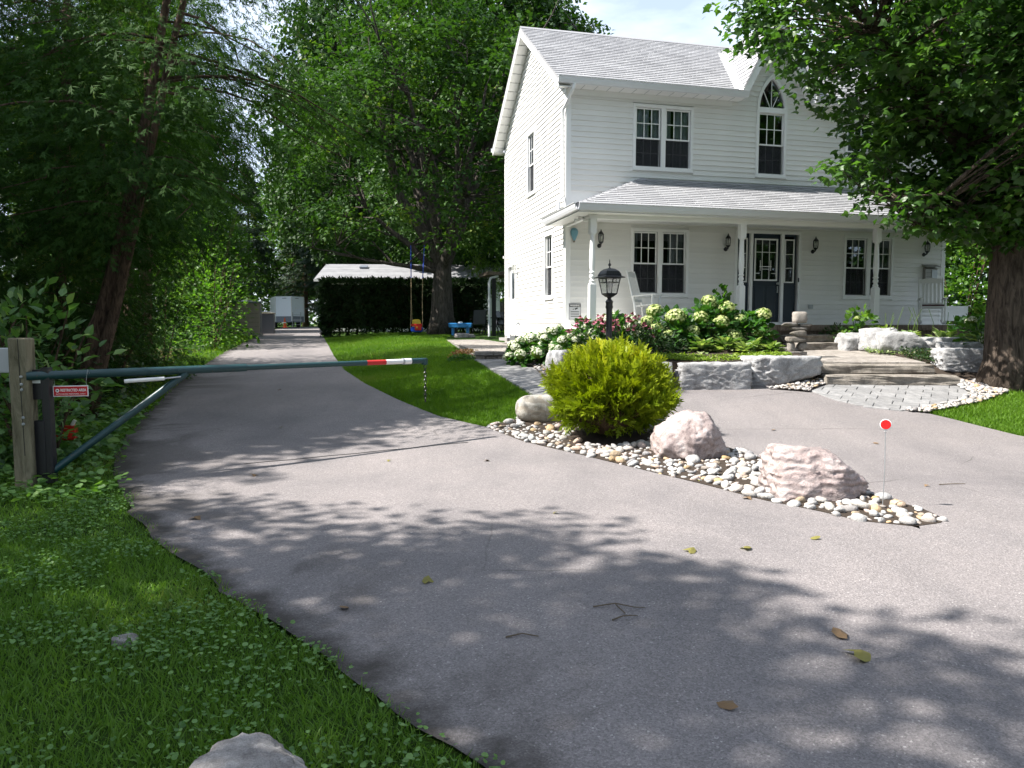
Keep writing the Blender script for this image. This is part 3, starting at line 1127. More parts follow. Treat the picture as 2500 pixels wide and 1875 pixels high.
def arch_ring(m, hw_o, hw_i, base, top_o, top_i, y0, y1):
    po, pi_ = lancet(hw_o, base, top_o), lancet(hw_i, base, top_i)
    for s in (1, -1):
        for i in range(len(po) - 1):
            q = [(MID + s * po[i][0], po[i][1]), (MID + s * po[i + 1][0], po[i + 1][1]), (MID + s * pi_[i + 1][0], pi_[i + 1][1]), (MID + s * pi_[i][0], pi_[i][1])]
            m.prism(q, 'y', y0, y1)


m = MB()
frame_rect(FF, m, ax0, ax1, az0, az1, 0.065, -0.045, 0.012)
arch_ring(m, 0.40, 0.335, az1, 7.47, 7.35, -0.045, 0.03)
m.box(ax0 + 0.001, ax1 - 0.001, -0.043, 0.03, az1, az1 + 0.055)
pw = m.build('window', 'white_paint', house)
pw['label'] = 'tall pointed-arch window above the front door'
double_hung(FF, pw, ax0 + .07, ax1 - .07, az0 + .07, az1 - .07, 3)
MB().box(ax0 - .015, ax1 + .015, -0.062, 0.010, az0 - .028, az0 - .002).build('sill', 'white_paint', pw)
half = lancet(0.336, az1 + .05, 7.355)
MB().prism([(MID + a, b) for a, b in half] + [(MID - a, b) for a, b in reversed(half[:-1])], 'y', 0.020, 0.026).build('pane', 'glass', pw)
m = MB()
for dx in (-0.17, 0.0, 0.17):
    top = 7.33 if dx == 0 else 7.06
    xb, xt = MID + dx * 0.15, MID + dx * 1.25
    MB().bar((xb, 0.010, az1 + .05), (xt, 0.010, top), 0.016, 0.012, (0, 1, 0)).build('muntin', 'white_paint', pw)
# attic wall pieces beside the arch, behind the boards
m = MB()
po = lancet(0.345, az1, 7.365)
hwb = dorm_hw(ZE)
for s in (1, -1):
    q = [(MID + s * 0.345, ZE + .001), (MID + s * hwb, ZE + .001), (MID, 8.68)] + [(MID + s * a, b) for a, b in reversed(po) if b > ZE + .02]
    m.prism(q, 'y', 0.003, 0.10)
m.build('dormer_wall', 'white_paint', house)
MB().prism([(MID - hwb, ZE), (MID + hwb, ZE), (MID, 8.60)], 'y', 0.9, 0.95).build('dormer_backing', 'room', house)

# ---- front door with sidelights
dr = MB()
frame_rect(FF, dr, 4.16, 5.94, 1.55, 3.82, 0.07, -0.045, 0.012)
for xx in (4.565, 5.40):
    dr.box(xx, xx + 0.075, -0.040, 0.03, 1.62, 3.76)
dr.box(4.23, 5.87, -0.040, 0.05, 1.60, 1.655)
door_frame = dr.build('door_frame', 'white_paint', house)
slab = MB()
gx0, gx1, gz0, gz1 = 4.73, 5.31, 2.66, 3.62
slab.box(4.645, gx0, 0.03, 0.07, 1.66, 3.75)
slab.box(gx1, 5.395, 0.03, 0.07, 1.66, 3.75)
slab.box(gx0, gx1, 0.03, 0.07, 1.66, gz0)
slab.box(gx0, gx1, 0.03, 0.07, gz1, 3.75)
slab.box(4.74, 4.99, 0.020, 0.03, 1.78, 2.52)
slab.box(5.05, 5.30, 0.020, 0.03, 1.78, 2.52)
door = slab.build('front_door', 'door_blue', house, bevel=0.004)
door['label'] = 'dark blue front door with a grid-paned glass panel'
m = MB()
frame_rect(FF, m, gx0 - .02, gx1 + .02, gz0 - .02, gz1 + .02, 0.035, 0.008, 0.029)
m.build('light_frame', 'white_paint', door)
MB().box(gx0, gx1, 0.045, 0.05, gz0, gz1).build('pane', 'glass', door)
lat = [((5.02 - .095, gz0), (5.02 - .095, gz1)), ((5.02 + .095, gz0), (5.02 + .095, gz1)), ((gx0, gz1 - .30), (gx1, gz1 - .30)), ((4.86, 2.98), (5.18, 2.98)),
       ((4.88, 3.03 + .1), (4.88, 2.88)), ((5.16, 3.13), (5.16, 2.88)), ((4.92, 2.92), (5.12, 2.92)), ((gx0, gz0 + .16), (4.86, gz0 + .16)), ((5.18, gz0 + .16), (gx1, gz0 + .16))]
for k, (a, b) in enumerate(lat):
    MB().bar((a[0], 0.028 + k * .0006, a[1]), (b[0], 0.028 + k * .0006, b[1]), 0.014, 0.01, (0, 1, 0)).build('muntin', 'white_paint', door)
MB().lathe([(.02, 0), (.028, .01), (.012, .02), (.012, .045), (.03, .06), (.026, .075)], 10).build('handle', 'steel', door, smooth=True)
hd = LAST[0]
hd.location = (5.345, 0.03, 2.58)
hd.rotation_euler = (R(90), 0, 0)
MB().bar((5.345, 0.015, 2.36), (5.345, 0.015, 2.52), 0.02, 0.025).build('handle', 'steel', door)
for (a, b) in ((4.27, 4.565), (5.475, 5.83)):
    m = MB()
    frame_rect(FF, m, a, b, 1.66, 3.75, 0.05, 0.03, 0.07)
    m.box(a + .05, b - .05, 0.03, 0.07, 1.71, 2.60)
    sl = m.build('sidelight', 'door_blue', house)
    m = MB()
    frame_rect(FF, m, a + .045, b - .045, 2.60, 3.64, 0.03, 0.012, 0.029)
    m.build('light_frame', 'white_paint', sl)
    MB().box(a + .06, b - .06, 0.045, 0.05, 2.62, 3.62).build('pane', 'glass', sl)
    for zz in (2.95, 3.28):
        MB().box(a + .075, b - .075, 0.014, 0.026, zz - .008, zz + .008).build('muntin', 'white_paint', sl)
MB().box(5.86, 5.885, -0.065, -0.046, 2.62, 2.72).build('doorbell', 'black_metal', house)

# ---- side door
m = MB()
frame_rect(SF, m, 4.48, 5.42, 1.22, 3.34, 0.07, -0.05, 0.03)
p = m.build('side_door', 'white_paint', house)
p['label'] = 'white side door in the gable wall'
MB().box(0.035, 0.08, 4.55, 5.35, 1.29, 3.27).build('leaf', 'white_worn', p)
MB().box(0.030, 0.036, 4.66, 5.24, 2.35, 3.1).build('pane', 'glass', p)
MB().box(-0.30, -0.052, 4.45, 5.45, 1.14, 1.225).build('threshold', 'concrete', p)

# ---- porch
porch = MB().box(-0.16, W + 0.16, -1.76, -0.03, 1.47, ZF).build('porch_floor', 'white_worn', house)
mb = MB()
for k in range(1, 18):
    a = -0.16 + k * (W + .32) / 18
    mb.box(a - .004, a + .004, -1.762, -1.755, 1.0, 1.46)
MB().box(-0.12, W + 0.12, -1.70, -1.66, 0.75, 1.468).build('porch_skirt', 'deck_wood', house)
MB().box(-0.18, W + 0.18, -1.80, -1.762, 1.46, 1.585).build('porch_edge_board', 'deck_wood', house)
MB().box(-0.12, -0.08, -1.66, -0.03, 0.75, 1.468).build('porch_skirt', 'deck_wood', house)
ZP = 3.79
ZC = 3.885
PN = 1.62
prof = []
square = MB().box(-.066, .066, -.066, .066, ZF, 2.40)
square.add([(-.066, -.066, 2.40), (.066, -.066, 2.40), (.066, .066, 2.40), (-.066, .066, 2.40), (-.040, -.040, 2.44), (.040, -.040, 2.44), (.040, .040, 2.44), (-.040, .040, 2.44)],
           [(0, 1, 5, 4), (1, 2, 6, 5), (2, 3, 7, 6), (3, 0, 4, 7), (4, 5, 6, 7)])
post_top = MB().box(-.066, .066, -.066, .066, 3.42, 3.715).mesh('post_head', 'white_paint')
turned = [(.045, 2.43), (.060, 2.45), (.060, 2.475), (.044, 2.49), (.042, 2.52), (.058, 2.545), (.060, 2.575), (.044, 2.60), (.042, 2.615), (.061, 2.63), (.061, 2.65), (.046, 2.665),
          (.050, 2.70), (.060, 2.80), (.063, 2.90), (.060, 3.00), (.054, 3.12), (.048, 3.28), (.046, 3.38), (.060, 3.40), (.062, 3.43)]
post_sq, post_tu = square.mesh('post', 'white_paint'), None
tm = MB().lathe(turned, 16)
post_tu = tm.mesh('turned_shaft', 'white_paint')
shade(post_tu)
for k, tx in enumerate((0.03, 3.39, 6.75, 10.07)):
    p = obj('porch_post', post_sq, house, (tx, -PN, 0))
    obj('turned_shaft', post_tu, p)
    obj('post_head', post_top, p)
    MB().box(-.085, .085, -.085, .085, ZF + .001, ZF + .06).build('post_foot', 'white_paint', p)
MB().box(-0.06, W + 0.06, -PN - .06, -PN + .06, 3.715, ZC).build('porch_beam', 'white_paint', house)
MB().box(-0.055, 0.03, -PN + .06, -0.03, 3.745, ZC).build('porch_beam', 'white_paint', house)
MB().box(W - 0.03, W + 0.055, -PN + .06, -0.03, 3.745, ZC).build('porch_beam', 'white_paint', house)
ceil = MB().box(-0.03, W + 0.03, -1.56, -0.001, ZC + .001, ZC + .02).build('porch_ceiling', 'soffit_white', house)
MB().box(-0.38, W + 0.38, -1.97, -1.682, ZP + .002, ZP + .02).build('soffit', 'soffit_white', house)
MB().box(-0.38, -0.058, -1.68, 0.19, ZP + .002, ZP + .02).build('soffit', 'soffit_white', house)
MB().box(W + .058, W + 0.38, -1.68, 0.0, ZP + .002, ZP + .02).build('soffit', 'soffit_white', house)
for k in range(1, 10):         # ceiling panel joints
    yy = -1.56 + k * 0.155
    MB().box(0.10, W - 0.10, yy - .003, yy + .003, ZC - .002, ZC + .0008).build('panel_joint', 'galvanised', ceil)
# gutter and fascia of the porch
for nm, bb in (('fascia', (-0.40, W + 0.40, -2.0, -1.971, ZP - .005, 3.93)), ('fascia', (-0.40, -0.381, -1.97, 0.20, ZP - .005, 3.93)), ('fascia', (W + .381, W + .40, -1.97, 0.0, ZP - .005, 3.93))):
    MB().box(*bb).build(nm, 'gutter_white', house)


def gutter(x0, x1, y, z, along='x', out=-1):
    q = [(0, 0), (out * .075, .0), (out * .10, .055), (out * .115, .12), (out * .128, .125), (out * .128, .132), (out * .10, .132), (out * .085, .06), (out * .07, .012), (0, .012)]
    m = MB()
    if along == 'x':
        m.prism([(y + a, z + b) for a, b in q], 'x', x0, x1)
    else:
        m.prism([(y + a, z + b) for a, b in q], 'y', x0, x1)
    return m.build('gutter', 'gutter_white', house)


gutter(-0.42, W + 0.42, -2.001, 3.81)
gutter(-2.10, 0.20, -0.401, 3.81, 'y', -1)
gutter(-2.10, 0.0, W + 0.401, 3.81, 'y', 1)

# ---- main roof slabs
TH = 0.06


def roof_slab(pts, name='roof', mat='shingle', th=TH):
    """closed slab under a planar polygon of local points"""
    vs = [Vector(p) for p in pts]
    nrm = (vs[1] - vs[0]).cross(vs[2] - vs[0]).normalized()
    if nrm.z < 0:
        nrm = -nrm
    n = len(vs)
    m = MB()
    m.add([tuple(p) for p in vs] + [tuple(p - nrm * th) for p in vs],
          [tuple(range(n)), tuple(reversed(range(n, 2 * n)))] + [(i, i + n, (i + 1) % n + n, (i + 1) % n) for i in range(n)])
    return m.build(name, mat, house)


XL, XRR = -0.32, W + 0.32
DZ = 8.72                                     # dormer ridge
DU = EAVE_U + (DZ - EAVE_Z) / PITCH            # where it dies into the main roof
DHW = 1.0                                      # dormer half width at the eave
roof_f = roof_slab([(XL, EAVE_U, EAVE_Z), (MID - DHW, EAVE_U, EAVE_Z), (MID, DU, DZ), (MID + DHW, EAVE_U, EAVE_Z), (XRR, EAVE_U, EAVE_Z), (XRR, RID_U, RID_Z), (XL, RID_U, RID_Z)])
roof_f['label'] = 'sunlit grey shingled main roof slope'
roof_b = roof_slab([(XL, RID_U, RID_Z), (XRR, RID_U, RID_Z), (XRR, 2 * RID_U - EAVE_U, EAVE_Z), (XL, 2 * RID_U - EAVE_U, EAVE_Z)])
DF = -0.34                                      # dormer rake overhang
dl = roof_slab([(MID - DHW, DF, EAVE_Z), (MID, DF, DZ), (MID, DU, DZ), (MID - DHW, EAVE_U, EAVE_Z)], 'dormer_roof')
dr_ = roof_slab([(MID + DHW, DF, EAVE_Z), (MID + DHW, EAVE_U, EAVE_Z), (MID, DU, DZ), (MID, DF, DZ)], 'dormer_roof')
# porch roof: front, left hip and right hip
PE_Z, PW_Z = 3.945, 4.90
HL = 1.79
porch_roof = roof_slab([(-0.42, -2.02, PE_Z), (W + 0.42, -2.02, PE_Z), (W - HL, -0.002, PW_Z), (HL, -0.002, PW_Z)], 'porch_roof')
porch_roof['label'] = 'low shingled porch roof, shaded along the wall'
slopeL = (PW_Z - PE_Z) / (HL + 0.42)
hip_l = roof_slab([(-0.42, -2.02, PE_Z), (HL, -0.002, PW_Z), (-0.03 * 0 + 0.0, -0.002, PE_Z + 0.42 * slopeL), (-0.036, 0.20, PE_Z + 0.384 * slopeL), (-0.42, 0.20, PE_Z)], 'porch_roof')
roof_slab([(W + 0.42, -2.02, PE_Z), (W + 0.42, -0.002, PE_Z), (W - HL, -0.002, PW_Z)], 'porch_roof')

# ---- shingles: tabs laid in courses, the 300 that show largest as parts
shq = []        # (projected size, roof part, matrix)


def lay(part, origin, xdir, updir, length_fn, nrows, expo=0.142, tab=0.325, lift=0.0):
    xdir, updir = Vector(xdir).normalized(), Vector(updir).normalized()
    nrm = xdir.cross(updir).normalized()
    if nrm.z < 0:
        nrm = -nrm
    o = Vector(origin)
    for r in range(nrows):
        a, b = length_fn(r * expo + expo * .5)
        if b - a < 0.05:
            continue
        x = a - ((r * 0.37 + 0.13 * (r % 3)) % 1.0) * tab
        while x < b:
            x0, x1 = max(a, x), min(b, x + tab)
            if x1 - x0 > 0.02:
                p = o + xdir * (x0 + .001) + updir * (r * expo) + nrm * 0.002
                ex = xdir * (x1 - x0 - .014)
                ey = (updir * (expo * 1.06) - nrm * .0035)
                M = Matrix(((ex.x, ey.x, nrm.x, p.x), (ex.y, ey.y, nrm.y, p.y), (ex.z, ey.z, nrm.z, p.z), (0, 0, 0, 1)))
                c = p + ex * .5 + ey * .5
                wpt = HOUSE + TV * c.x + UV * c.y + Vector((0, 0, c.z))
                cor = []
                for q in (p, p + ex, p + ey):
                    wq = HOUSE + TV * q.x + UV * q.y + Vector((0, 0, q.z))
                    cor.append(project(wq.x, wq.y, wq.z))
                ar = abs((cor[1][0] - cor[0][0]) * (cor[2][1] - cor[0][1]) - (cor[1][1] - cor[0][1]) * (cor[2][0] - cor[0][0]))
                px, py = project(wpt.x, wpt.y, wpt.z)
                if px > 1990 and py < 470:
                    ar *= 0.05          # behind the maple
                shq.append((ar, part, M))
            x += tab


sl = math.hypot(RID_U - EAVE_U, RID_Z - EAVE_Z)
upm = (0, RID_U - EAVE_U, RID_Z - EAVE_Z)
vall = DHW / (math.hypot(DU - EAVE_U, DZ - EAVE_Z))
lay(roof_f, (XL - .01, EAVE_U, EAVE_Z), (1, 0, 0), upm, lambda d: (0, max(0, MID - DHW + d * vall - XL - .03) if d < math.hypot(DU - EAVE_U, DZ - EAVE_Z) else XRR - XL + .02), int(sl / .142))
lay(roof_f, (XL - .01, EAVE_U, EAVE_Z), (1, 0, 0), upm, lambda d: (min(MID + DHW - d * vall - XL + .03, XRR - XL), XRR - XL + .02) if d < math.hypot(DU - EAVE_U, DZ - EAVE_Z) else (0, 0), int(sl / .142))
dsl = math.hypot(DHW, DZ - EAVE_Z)
lay(dl, (MID - DHW, DF - .01, EAVE_Z), (0, 1, 0), (DHW, 0, DZ - EAVE_Z), lambda d: (0, EAVE_U - DF + d / dsl * (DU - EAVE_U) - .03), int(dsl / .142), tab=.30)
psl = math.hypot(2.018, PW_Z - PE_Z)
lay(porch_roof, (-0.42, -2.03, PE_Z), (1, 0, 0), (0, 2.018, PW_Z - PE_Z), lambda d: (d / psl * (HL + .42) + .01, W + .84 - d / psl * (HL + .42) - .01), int(psl / .142))
hsl = math.hypot(HL + .42, PW_Z - PE_Z)
lay(hip_l, (-0.43, -2.02, PE_Z), (0, 1, 0), (HL + .42, 0, PW_Z - PE_Z), lambda d: (d / hsl * 2.018 + .01, 2.015 if d / hsl > .185 else 2.20), int(hsl / .142))
shq.sort(key=lambda q: -q[0])
um = MB().add([(0, 0, 0), (1, 0, 0), (1, 1, -.002), (0, 1, -.002), (0, 0, .016), (1, 0, .016), (1, 1, .004), (0, 1, .004)],
              [(0, 3, 2, 1), (4, 5, 6, 7), (0, 1, 5, 4), (1, 2, 6, 5), (2, 3, 7, 6), (3, 0, 4, 7)])
sh_me = um.mesh('shingle', 'shingle')
for ar, part, M in shq[:300]:
    o = obj('shingle', sh_me, part)
    o.matrix_local = M
uv_ = np.array(um.v)
uf = np.array(um.f)
vs, fs = [], []
for i, (ar, part, M) in enumerate(shq[300:]):
    A = np.array(M)
    vs.append(uv_ @ A[:3, :3].T + A[:3, 3])
    fs.append(uf + i * 8)
rest = obj('shingle_field', big_mesh('shingle_field', np.concatenate(vs), np.concatenate(fs), 'shingle'), roof_f)
rest['kind'] = 'stuff'
# ridge and hip caps, white valley flashing
MB().prism([(RID_U - .11, RID_Z - .055), (RID_U, RID_Z + .024), (RID_U + .11, RID_Z - .055), (RID_U, RID_Z + .008)], 'x', XL, XRR).build('ridge_cap', 'shingle', house)
MB().prism([(MID - .06, DZ - .085), (MID, DZ + .03), (MID + .06, DZ - .085), (MID, DZ + .012)], 'y', DF - .01, DU).build('ridge_cap', 'shingle', house)
for k in range(9):
    a = Vector((-0.42, -2.02, PE_Z)).lerp(Vector((HL, -.01, PW_Z)), k / 9)
    b = Vector((-0.42, -2.02, PE_Z)).lerp(Vector((HL, -.01, PW_Z)), (k + 1.08) / 9)
    up = Vector((0, 0, 1))
    m = MB()
    s = (b - a).normalized().cross(up).normalized() * 0.11
    h0, h1 = Vector((0, 0, .012)), Vector((0, 0, .022))
    dn = Vector((0, 0, -.035))
    m.add([a + h1, b + h0, b + s + dn, a + s + dn + h0, a - s + dn + h0, b - s + dn], [(0, 1, 2, 3), (0, 4, 5, 1)])
    m.build('hip_cap', 'shingle', house)
for s in (-1, 1):
    b0, b1 = Vector((MID + s * DHW, EAVE_U + .0, EAVE_Z + .012)), Vector((MID, DU, DZ + .012))
    w1 = Vector((s * .17, 0, 0))
    m = MB()
    m.add([b0 + w1, b1 + w1 * .85, b1, b0], [(0, 1, 2, 3)])
    nn = Vector((-s * .05, 0, .095))
    m.add([b0 + Vector((0, 0, .004)), b1 + Vector((0, 0, .004)), b1 + nn, b0 + nn], [(0, 1, 2, 3)])
    m.build('valley_flashing', 'white_paint', house)

# ---- soffits, fascia, rakes, gutters of the main roof
sof = MB().box(-0.30, MID - DHW + .12, EAVE_U + .04, -0.036, ZE - .048, ZE - .032).build('soffit', 'soffit_white', house)
for k in range(1, 15):
    xx = -0.30 + k * 0.30
    MB().box(xx - .004, xx + .004, EAVE_U + .045, -0.036, ZE - .053, ZE - .0485).build('panel_joint', 'galvanised', sof)
MB().box(MID + DHW - .12, W + 0.30, EAVE_U + .04, -0.036, ZE - .048, ZE - .032).build('soffit', 'soffit_white', house)
MB().box(-0.31, MID - DHW + .12, EAVE_U + .012, EAVE_U + .038, ZE - .055, EAVE_Z - .035).build('fascia', 'white_paint', house)
MB().box(MID + DHW - .12, W + 0.31, EAVE_U + .012, EAVE_U + .038, ZE - .055, EAVE_Z - .035).build('fascia', 'white_paint', house)
gutter(-0.34, MID - DHW + .13, EAVE_U + .011, ZE - .06)
gutter(MID + DHW - .13, W + 0.34, EAVE_U + .011, ZE - .06)
gutter(-0.34, W + .34, 2 * RID_U - EAVE_U, ZE - .05, 'x', 1)
for xx in (XL, XRR - .024):        # rake boards
    m = MB()
    for s in (1, -1):
        ue = EAVE_U if s == 1 else 2 * RID_U - EAVE_U
        m.prism([(ue, EAVE_Z - .02), (RID_U, RID_Z - .02), (RID_U, RID_Z - .235), (ue, EAVE_Z - .215)], 'x', xx + (.001 if s == 1 else .002), xx + (.025 if s == 1 else .024))
    m.build('rake_board', 'white_paint', house)
for s in (1, -1):                  # sloped soffit under the left rake, panel by panel
    n = 14
    ue = EAVE_U if s == 1 else 2 * RID_U - EAVE_U
    for k in range(n):
        a, b = k / n, (k + 1) / n - .006
        pa = (ue + (RID_U - ue) * a, EAVE_Z + (RID_Z - EAVE_Z) * a - .19)
        pb = (ue + (RID_U - ue) * b, EAVE_Z + (RID_Z - EAVE_Z) * b - .19)
        MB().add([(XL + .026, pa[0], pa[1]), (-.02, pa[0], pa[1]), (-.02, pb[0], pb[1]), (XL + .026, pb[0], pb[1]),
                  (XL + .026, pa[0], pa[1] + .01), (-.02, pa[0], pa[1] + .01), (-.02, pb[0], pb[1] + .01), (XL + .026, pb[0], pb[1] + .01)],
                 [(0, 3, 2, 1), (4, 5, 6, 7), (0, 1, 5, 4), (1, 2, 6, 5), (2, 3, 7, 6), (3, 0, 4, 7)]).build('soffit_panel', 'soffit_white', house)
MB().add([(XL + .02, ue - .01, EAVE_Z - .20), (.0, ue - .01, EAVE_Z - .20), (0, DEP, EAVE_Z - .20), (XL + .02, DEP, EAVE_Z - .20)], [(0, 1, 2, 3)]).build('soffit', 'soffit_white', house)
m = MB()                           # dormer rake boards
for s in (-1, 1):
    e = Vector((MID + s * (DHW + .01), DF - .001, EAVE_Z))
    m.prism([(MID + s * DHW, EAVE_Z + .0), (MID, DZ), (MID, DZ - .34), (MID + s * (DHW - .17), EAVE_Z - .03)], 'y', DF - .006 + s * .001, DF + .018 + s * .001)
m.build('rake_board', 'white_paint', house)
m = MB()
for s in (-1, 1):
    m.add([(MID + s * (DHW - .04), DF + .02, EAVE_Z - .06), (MID, DF + .02, DZ - .12), (MID, -.02, DZ - .12), (MID + s * (DHW - .04), -.02, EAVE_Z - .06)], [(0, 1, 2, 3)])
m.build('soffit', 'soffit_white', house)
# downspout at the front corner
MB().tube([(0.03, EAVE_U - .06, ZE - .06), (0.0, EAVE_U - .05, ZE - .16), (-.05, -.09, ZE - .40), (-.085, .02, ZE - .50), (-.085, .05, ZE - .62), (-.085, .05, 4.62), (-.085, .05, 4.50), (-.12, -.02, 4.40), (-.24, -.22, 4.30), (-.28, -.30, 4.22), (-.28, -.31, 4.07)],
          .036, 8).build('downspout', 'white_paint', house, smooth=True)
MB().tube([(W + .06, -2.02, 3.8), (W + .10, -1.7, 3.65), (W + .12, -1.65, 3.5), (W + .12, -1.65, 1.3)], .036, 8).build('downspout', 'white_paint', house, smooth=True)
# hose bib, dryer hood, small vent on the porch wall
MB().tube([(-.02, 4.15, 1.62), (-.09, 4.15, 1.62), (-.11, 4.15, 1.57)], .016, 8).build('hose_tap', 'galvanised', house)
MB().box(-.075, -.02, 4.10, 4.20, 1.61, 1.67).build('hose_tap', 'galvanised', house)
MB().box(6.18, 6.30, -.05, -.021, 1.98, 2.08).build('outlet_cover', 'galvanised', house)
MB().box(-.13, -.02, 5.6, 5.66, 3.55, 3.62).build('camera_bracket', 'white_worn', house)
# ------------------------------------------------------------------ things on and by the house


def hp(t_, u_, z_):
    return HOUSE + TV * t_ + UV * u_ + Vector((0, 0, z_))


def wall_lantern(label, t_, z_top, side=None):
    """black coach lantern on a curled bracket"""
    if side is None:
        o = thing('wall_lantern', label, 'lantern', hp(t_, -0.021, z_top - 0.42), HA, 'lanterns on the porch wall')
        mat = 'black_metal'
    else:
        o = thing('wall_lantern', label, 'lantern', hp(-0.021, side, z_top - 0.42), HA - math.pi / 2)
        mat = 'white_worn'
    MB().lathe([(.001, 0), (.05, 0), (.05, .012), (.03, .02), (.001, .024)], 12).build('back_plate', mat, o, smooth=True)
    LAST[0].rotation_euler = (R(90), 0, 0)
    LAST[0].location = (0, 0, .06)
    MB().tube([(0, -.01, .06), (0, -.06, .05), (0, -.10, .07), (0, -.115, .11)], [.022, .018, .02, .016], 8).build('bracket', mat, o, smooth=True)
    MB().lathe([(.012, .08), (.045, .115), (.055, .125), (.055, .135), (.03, .14)], 6, (0, -.115, 0)).build('base', mat, o)
    m = MB()
    for k in range(6):
        a = 2 * math.pi * k / 6
        m.bar((.050 * math.cos(a), -.115 + .050 * math.sin(a), .13), (.062 * math.cos(a), -.115 + .062 * math.sin(a), .22), .009)
        m.bar((.062 * math.cos(a), -.115 + .062 * math.sin(a), .22), (.058 * math.cos(a), -.115 + .058 * math.sin(a), .30), .009)
    m.build('cage', mat, o)
    MB().lathe([(.046, .137), (.057, .22), (.053, .298)], 6, (0, -.115, 0)).build('pane', 'lamp_glass', o)
    MB().lathe([(.012, .137), (.012, .19), (.026, .215), (.022, .25), (.004, .262)], 8, (0, -.115, 0)).build('bulb', 'bulb', o, smooth=True)
    MB().lathe([(.07, .297), (.068, .31), (.042, .345), (.016, .375), (.012, .385), (.017, .393), (.005, .405), (.001, .42)], 6, (0, -.115, 0)).build('roof_cap', mat, o)
    return o


wall_lantern('black wall lantern beside the left end porch post', 0.77, 3.72)
wall_lantern('black wall lantern between the left window and the front door', 3.92, 3.72)
wall_lantern('black wall lantern just right of the front door', 6.26, 3.72)
wall_lantern('black wall lantern above the grey letter box', 9.47, 3.72)
wall_lantern('small pale lantern above the white side door in the gable wall', 0, 3.38, 4.30)

# hot-air balloon plaque
o = thing('balloon_ornament', 'pale blue hot-air balloon plaque hanging on the porch wall by the corner', 'ornament', hp(0.17, -0.022, 3.44), HA)
m = MB().lathe([(.02, .02), (.05, .08), (.085, .16), (.092, .22), (.07, .27), (.03, .295), (.001, .30)], 16)
m.v = [(x, y * .35 - .03, z) for x, y, z in m.v]
m.build('envelope', 'balloon_blue', o, smooth=True)
MB().box(-.018, .018, -.035, -.012, -.02, .018).build('basket', 'fence_wood', o)

# warning sign at the porch corner
o = thing('warning_sign', 'grey warning sign with a camera picture on the porch corner', 'sign', hp(0.20, -0.03, 1.90), HA)
MB().box(-.145, .145, -.008, 0, -.20, .17).build('panel', 'sign_grey', o, bevel=.003)
m = MB()
frame_rect(FF, m, -.138, .138, -.19, .162, .006, -.0095, -.0085)
m.build('border', 'black_frame', o)
MB().box(-.128, .128, -.0105, -.0085, .085, .145).build('header', 'black_frame', o)
text_mesh('lettering', 'WARNING', .055, 'sign_white', o, (0, -.0112, .115), (R(90), 0, 0), .225, .001)
MB().bar((-.005, -.010, .035), (.065, -.010, .062), .030, .003, (0, 1, 0)).build('camera_picture', 'black_frame', o)
MB().bar((-.05, -.010, .030), (-.03, -.010, .040), .018, .003, (0, 1, 0)).build('camera_picture', 'black_frame', o)
for k in range(3):
    MB().box(-.10, .10, -.0102, -.0085, -.03 - k * .05, -.015 - k * .05).build('text_line', 'sign_white' if k > 2 else 'black_frame', o)

# flood light under the porch eave
o = thing('flood_light', 'white twin-head floodlight under the porch eave at the corner', 'light', hp(-0.12, -1.30, 3.785), HA)
MB().lathe([(.001, -.03), (.05, -.03), (.055, 0)], 12).build('base', 'white_paint', o)
MB().lathe([(.012, -.075), (.03, -.06), (.03, -.03)], 10).build('sensor', 'white_paint', o)
for s in (-1, 1):
    MB().tube([(0, 0, -.02), (s * .07, -.03, -.05)], .012, 6).build('arm', 'white_paint', o)
    m = MB().box(s * .10 - .05, s * .10 + .05, -.085, -.03, -.10, -.045)
    m.build('lamp_head', 'white_paint', o, bevel=.008)
    MB().box(s * .10 - .04, s * .10 + .04, -.09, -.0855, -.093, -.05).build('lens', 'sign_white', o)

# letter box
o = thing('letter_box', 'grey metal letter box with tilted lid on the porch wall', 'letter box', hp(9.66, -0.022, 2.70), HA)
MB().prism([(0, 0), (-.10, 0), (-.10, .30), (0, .36)], 'x', -.20, .16).build('box', 'mailbox_metal', o, bevel=.004)
MB().prism([(.01, .405), (-.16, .335), (-.16, .345), (.01, .417)], 'x', -.23, .22).build('lid', 'mailbox_metal', o)
MB().box(-.02, .15, -.112, -.1005, .02, .27).build('door', 'galvanised', o, bevel=.003)
for zz in (.1, .2):
    MB().box(-.18, -.04, -.106, -.1005, zz, zz + .006).build('groove', 'black_frame', o)

